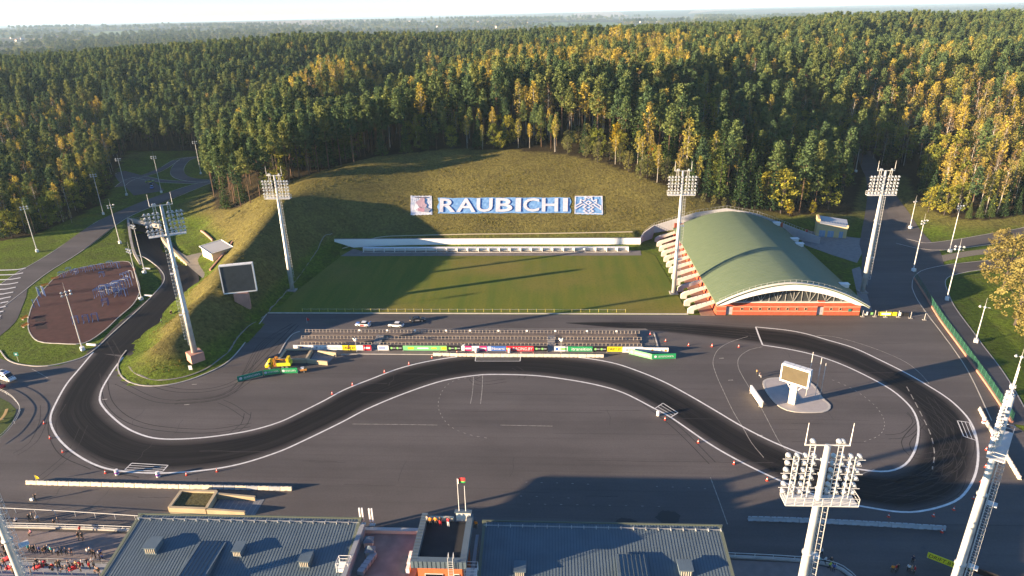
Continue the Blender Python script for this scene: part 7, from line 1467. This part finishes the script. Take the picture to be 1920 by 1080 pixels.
POSES = [person_mesh('body', {}), person_mesh('body', {'knl': (-.1, -.16, .52, .066), 'anl': (-.1, -.20, .10, .045), 'tol': (-.1, -.38, .06, .04), 'knr': (.1, .06, .50, .066), 'anr': (.1, .28, .14, .045), 'tor': (.1, .14, .04, .04), 'ell': (-.25, .1, 1.18, .05), 'wrl': (-.25, .12, .95, .034), 'elr': (.25, -.1, 1.17, .05), 'wrr': (.24, -.25, 1.0, .034)}),
         person_mesh('body', {'ell': (-.24, -.14, 1.2, .05), 'wrl': (-.08, -.34, 1.34, .034), 'elr': (.24, -.14, 1.2, .05), 'wrr': (.08, -.34, 1.34, .034)}), person_mesh('body', _sit())]
M_skin = mat('skin', (.45, .26, .18), .6); HAIR = [mat('hair_dark', (.03, .02, .015), .7), mat('hair_fair', (.22, .14, .06), .7), mat('cap_black', (.02, .02, .022), .7)]; CLO = {k: mat('cloth_' + k, c, .85) for k, c in dict(black=(.018, .018, .02), navy=(.02, .03, .07), dark=(.04, .038, .036), white=(.60, .60, .60), orange=(.70, .24, .02), red=(.55, .03, .04), teal=(.05, .38, .36), tan=(.42, .26, .10), grey=(.16, .16, .17), hivis=(.50, .62, .05), blue=(.05, .09, .30), pink=(.5, .2, .25), green=(.12, .55, .10)).items()}
PCOUNT = {}
def person(x, y, z, jacket, trousers, pose, rz, where):
    o = bpy.data.objects.new('person', POSES[pose]); COL.objects.link(o); o.location = (x, y, z); o.rotation_euler = (0, 0, rz); o.scale = (1.05,) * 3
    for i, m_ in enumerate((CLO[jacket], CLO[trousers], M_skin, CLO['black'], random.choice(HAIR))): o.material_slots[i].link = 'OBJECT'; o.material_slots[i].material = m_
    lab = 'person in %s and %s %s %s' % (jacket.replace('hivis', 'bright yellow'), trousers, ['standing', 'walking', 'with raised hands', 'sitting'][pose], where)
    PCOUNT.setdefault(lab, []).append(o)
    tag(o, lab, 'person', 'people ' + where); return o
def pp(px_, py_, z, *a): p = gp(px_, py_, z); return person(float(p[0]), float(p[1]), z, *a)
for (x, y, j, tr_, po, rz) in ((808, 986, 'orange', 'dark', 0, 3.2), (817.5, 986, 'orange', 'dark', 0, 3.0), (826, 986, 'black', 'red', 0, 3.3), (841, 988, 'red', 'white', 2, 2.9), (802, 984, 'grey', 'dark', 0, 2.6)): pp(x, y, 14.2, j, tr_, po, rz, 'on the tower roof')
for (x, y, j, tr_) in ((888, 990, 'navy', 'dark'), (893, 992, 'orange', 'dark')): pp(x, y, 10.9, j, tr_, 0, 2.8, 'on the roof edge right of the tower')
rr = random.Random(4)
for (x, y, j, tr_, po) in ((33, 984, 'white', 'black', 1), (57, 978, 'black', 'dark', 0), (62, 974, 'grey', 'dark', 2), (72, 980, 'white', 'dark', 1), (104, 988, 'black', 'black', 1), (111, 983, 'dark', 'navy', 0), (60, 1002, 'pink', 'dark', 3), (152, 1000, 'red', 'dark', 1)): pp(x, y, .02, j, tr_, po, rr.random() * 6.28, 'on the left spectator pavement')
for (x, y, j, tr_, po) in ((149, 1012, 'black', 'dark', 0), (156, 1013, 'dark', 'black', 0)): pp(x, y, .02, j, tr_, po, rr.random() * 6, 'leaning at the left stand railing')
for (x, y) in [(56, 1035), (61, 1036), (66, 1037), (71, 1036), (76, 1038), (82, 1037), (93, 1036), (98, 1039), (104, 1040), (117, 1040), (126, 1041), (167, 1042), (172, 1040), (180, 1047), (187, 1046), (194, 1049), (8, 1030), (18, 1028), (3, 1046), (14, 1047), (26, 1046), (36, 1050), (88, 1038), (110, 1042), (135, 1042), (176, 1044), (191, 1044), (10, 1036), (22, 1038), (30, 1034)]:
    j = rr.choice(['black', 'black', 'navy', 'dark', 'grey', 'blue', 'tan', 'white', 'teal']); p = gp(x, y, 1.1); k = min(5, max(0, int((82.4 - p[1] + .3) / 1.75))); z = .3 + .4 * k; po = rr.choice([0, 0, 0, 1, 3]); pp(x, y, z, j, rr.choice(['black', 'dark', 'navy']), po, rr.random() * 6.28, 'on the upper left steps')
for (x, y) in [(72, 1062), (80, 1065), (88, 1066), (95, 1070), (107, 1062), (114, 1065), (121, 1070), (131, 1066), (138, 1064), (146, 1067), (152, 1072), (166, 1062), (176, 1060), (183, 1072), (187, 1079), (4, 1068), (16, 1072), (28, 1078), (40, 1074), (60, 1078), (68, 1071), (101, 1066), (110, 1072), (127, 1074), (134, 1072), (157, 1064), (170, 1068), (178, 1066), (10, 1062), (22, 1066)]:
    j = rr.choice(['black', 'black', 'navy', 'dark', 'grey', 'white', 'tan', 'red']); pp(x, y, 2.3, j, rr.choice(['black', 'dark', 'navy']), rr.choice([0, 0, 1, 3]), rr.random() * 6.28, 'on the lower left steps')
for (x, y, j, tr_, po) in ((1540, 1042, 'white', 'dark', 1), (1534, 1058, 'teal', 'black', 1), (1546, 1058, 'white', 'black', 1), (1557, 1059, 'dark', 'black', 0), (1555, 1068, 'hivis', 'dark', 1), (1562, 1072, 'blue', 'navy', 0), (1672, 1074, 'orange', 'dark', 0), (1678, 1073, 'red', 'dark', 0), (1682, 1072, 'black', 'dark', 0), (1702, 1073, 'white', 'black', 0), (1707, 1075, 'tan', 'black', 0), (1713, 1076, 'red', 'black', 0), (1710, 1056, 'navy', 'black', 0)): pp(x, y, .02, j, tr_, po, rr.random() * 6.28, 'on the right spectator pavement')
pp(67, 940, 0, 'black', 'black', 2, 3, 'alone below the long barrier row'); pp(654, 658, .03, 'orange', 'dark', 1, .4, 'in front of the yellow terrace board'); pp(1418, 704, 0, 'tan', 'dark', 2, 1.5, 'filming left of the paved island'); pp(1423, 707, 0, 'grey', 'white', 3, 1.2, 'left of the island')
pp(694, 612, 0, 'grey', 'dark', 0, 1, 'by the open race car')
for (x, y, j, po) in ((304, 607, 'green', 1), (320, 590, 'black', 3), (323, 588, 'dark', 3)): p = at(x, y); person(p.x, p.y, p.z, j, 'dark', po, rr.random() * 6, 'on the side of the berm')
for lab, L_ in PCOUNT.items():
    if len(L_) > 1:
        L_.sort(key=lambda o: proj(o.location)[0])
        for j, o in enumerate(L_): o['label'] = lab + ', %s from left' % nth(j)
p = gp(60, 938, 0); t = empty('camera_bag', p, 0, 'white bag on the asphalt beside the lone photographer', 'bag'); MB().box((0, 0, .25), (.6, .4, .5), taper=.85).build('bag', M_white, t); MB().tube([(-.2, 0, .5), (0, 0, .62), (.2, 0, .5)], .03, 4).build('strap', M_black, t)
# ================================================================== far village
hv = random.Random(9); HW = [mat('house_wall_%d' % i, c, .8) for i, c in enumerate(((.7, .68, .64), (.6, .5, .38), (.55, .54, .52)))]; HR = [mat('house_roof_%d' % i, c, .8) for i, c in enumerate(((.25, .09, .06), (.14, .13, .13), (.35, .33, .32)))]
VIL = [('on the plain at the far left', [(20 + i * 11 + hv.random() * 6, 70 + hv.random() * 9) for i in range(14)]), ('beyond the wood in the middle distance', [(560 + i * 28 + hv.random() * 14, 44 + hv.random() * 8) for i in range(16)]), ('in the pale village on the right horizon', [(1180 + i * 10 + hv.random() * 6, 23.5 - i * .18 + hv.random() * 4) for i in range(22)]), ('beside the long green field', [(1185 + i * 16, 43 - i * .5) for i in range(6)])]
for where, pts in VIL:
    for hi, (x, y) in enumerate(pts):
        p = gp(x, y, -4); 
        if p[1] < 0 or p[1] > 14000: continue
        z = Z(p[0], p[1]); w_ = 11 + 9 * hv.random(); d_ = 9 + 4 * hv.random(); h_ = 6 + 5 * hv.random(); t = empty('village_house', (p[0], p[1], z), hv.random() * 3, 'pale pitched-roof house, %s from left %s' % (nth(hi), where), 'house', 'houses ' + where); MB().box((0, 0, h_ / 2 - 1), (w_, d_, h_ + 2)).build('wall', hv.choice(HW), t)
        MB().add([(-w_ / 2 - .5, -d_ / 2 - .5, h_), (w_ / 2 + .5, -d_ / 2 - .5, h_), (w_ / 2 + .5, d_ / 2 + .5, h_), (-w_ / 2 - .5, d_ / 2 + .5, h_), (-w_ / 2 - .5, 0, h_ + 4), (w_ / 2 + .5, 0, h_ + 4)], [(0, 1, 5, 4), (2, 3, 4, 5), (0, 4, 3), (1, 2, 5), (3, 2, 1, 0)]).build('roof', hv.choice(HR), t)
# ================================================================== the air
hz = MB().box((0, 20000, 30), (79000, 45900, 140)).build('haze', []) if False else None
mbz = MB().box((0, 21000, 10), (79000, 47000, 182)); hz = mbz.build('haze', mat('air', (1, 1, 1)))
m = MATS['air']; N, L = nodes(m); N.remove(N['Principled BSDF']); pv = N.new('ShaderNodeVolumePrincipled'); pv.inputs['Color'].default_value = (.55, .78, 1.0, 1); pv.inputs['Density'].default_value = 5.5e-5; pv.inputs['Anisotropy'].default_value = 0.
L.new(pv.outputs[0], N['Material Output'].inputs['Volume']); stuff(hz); hz['label'] = 'pale bluish autumn haze over the far plain'
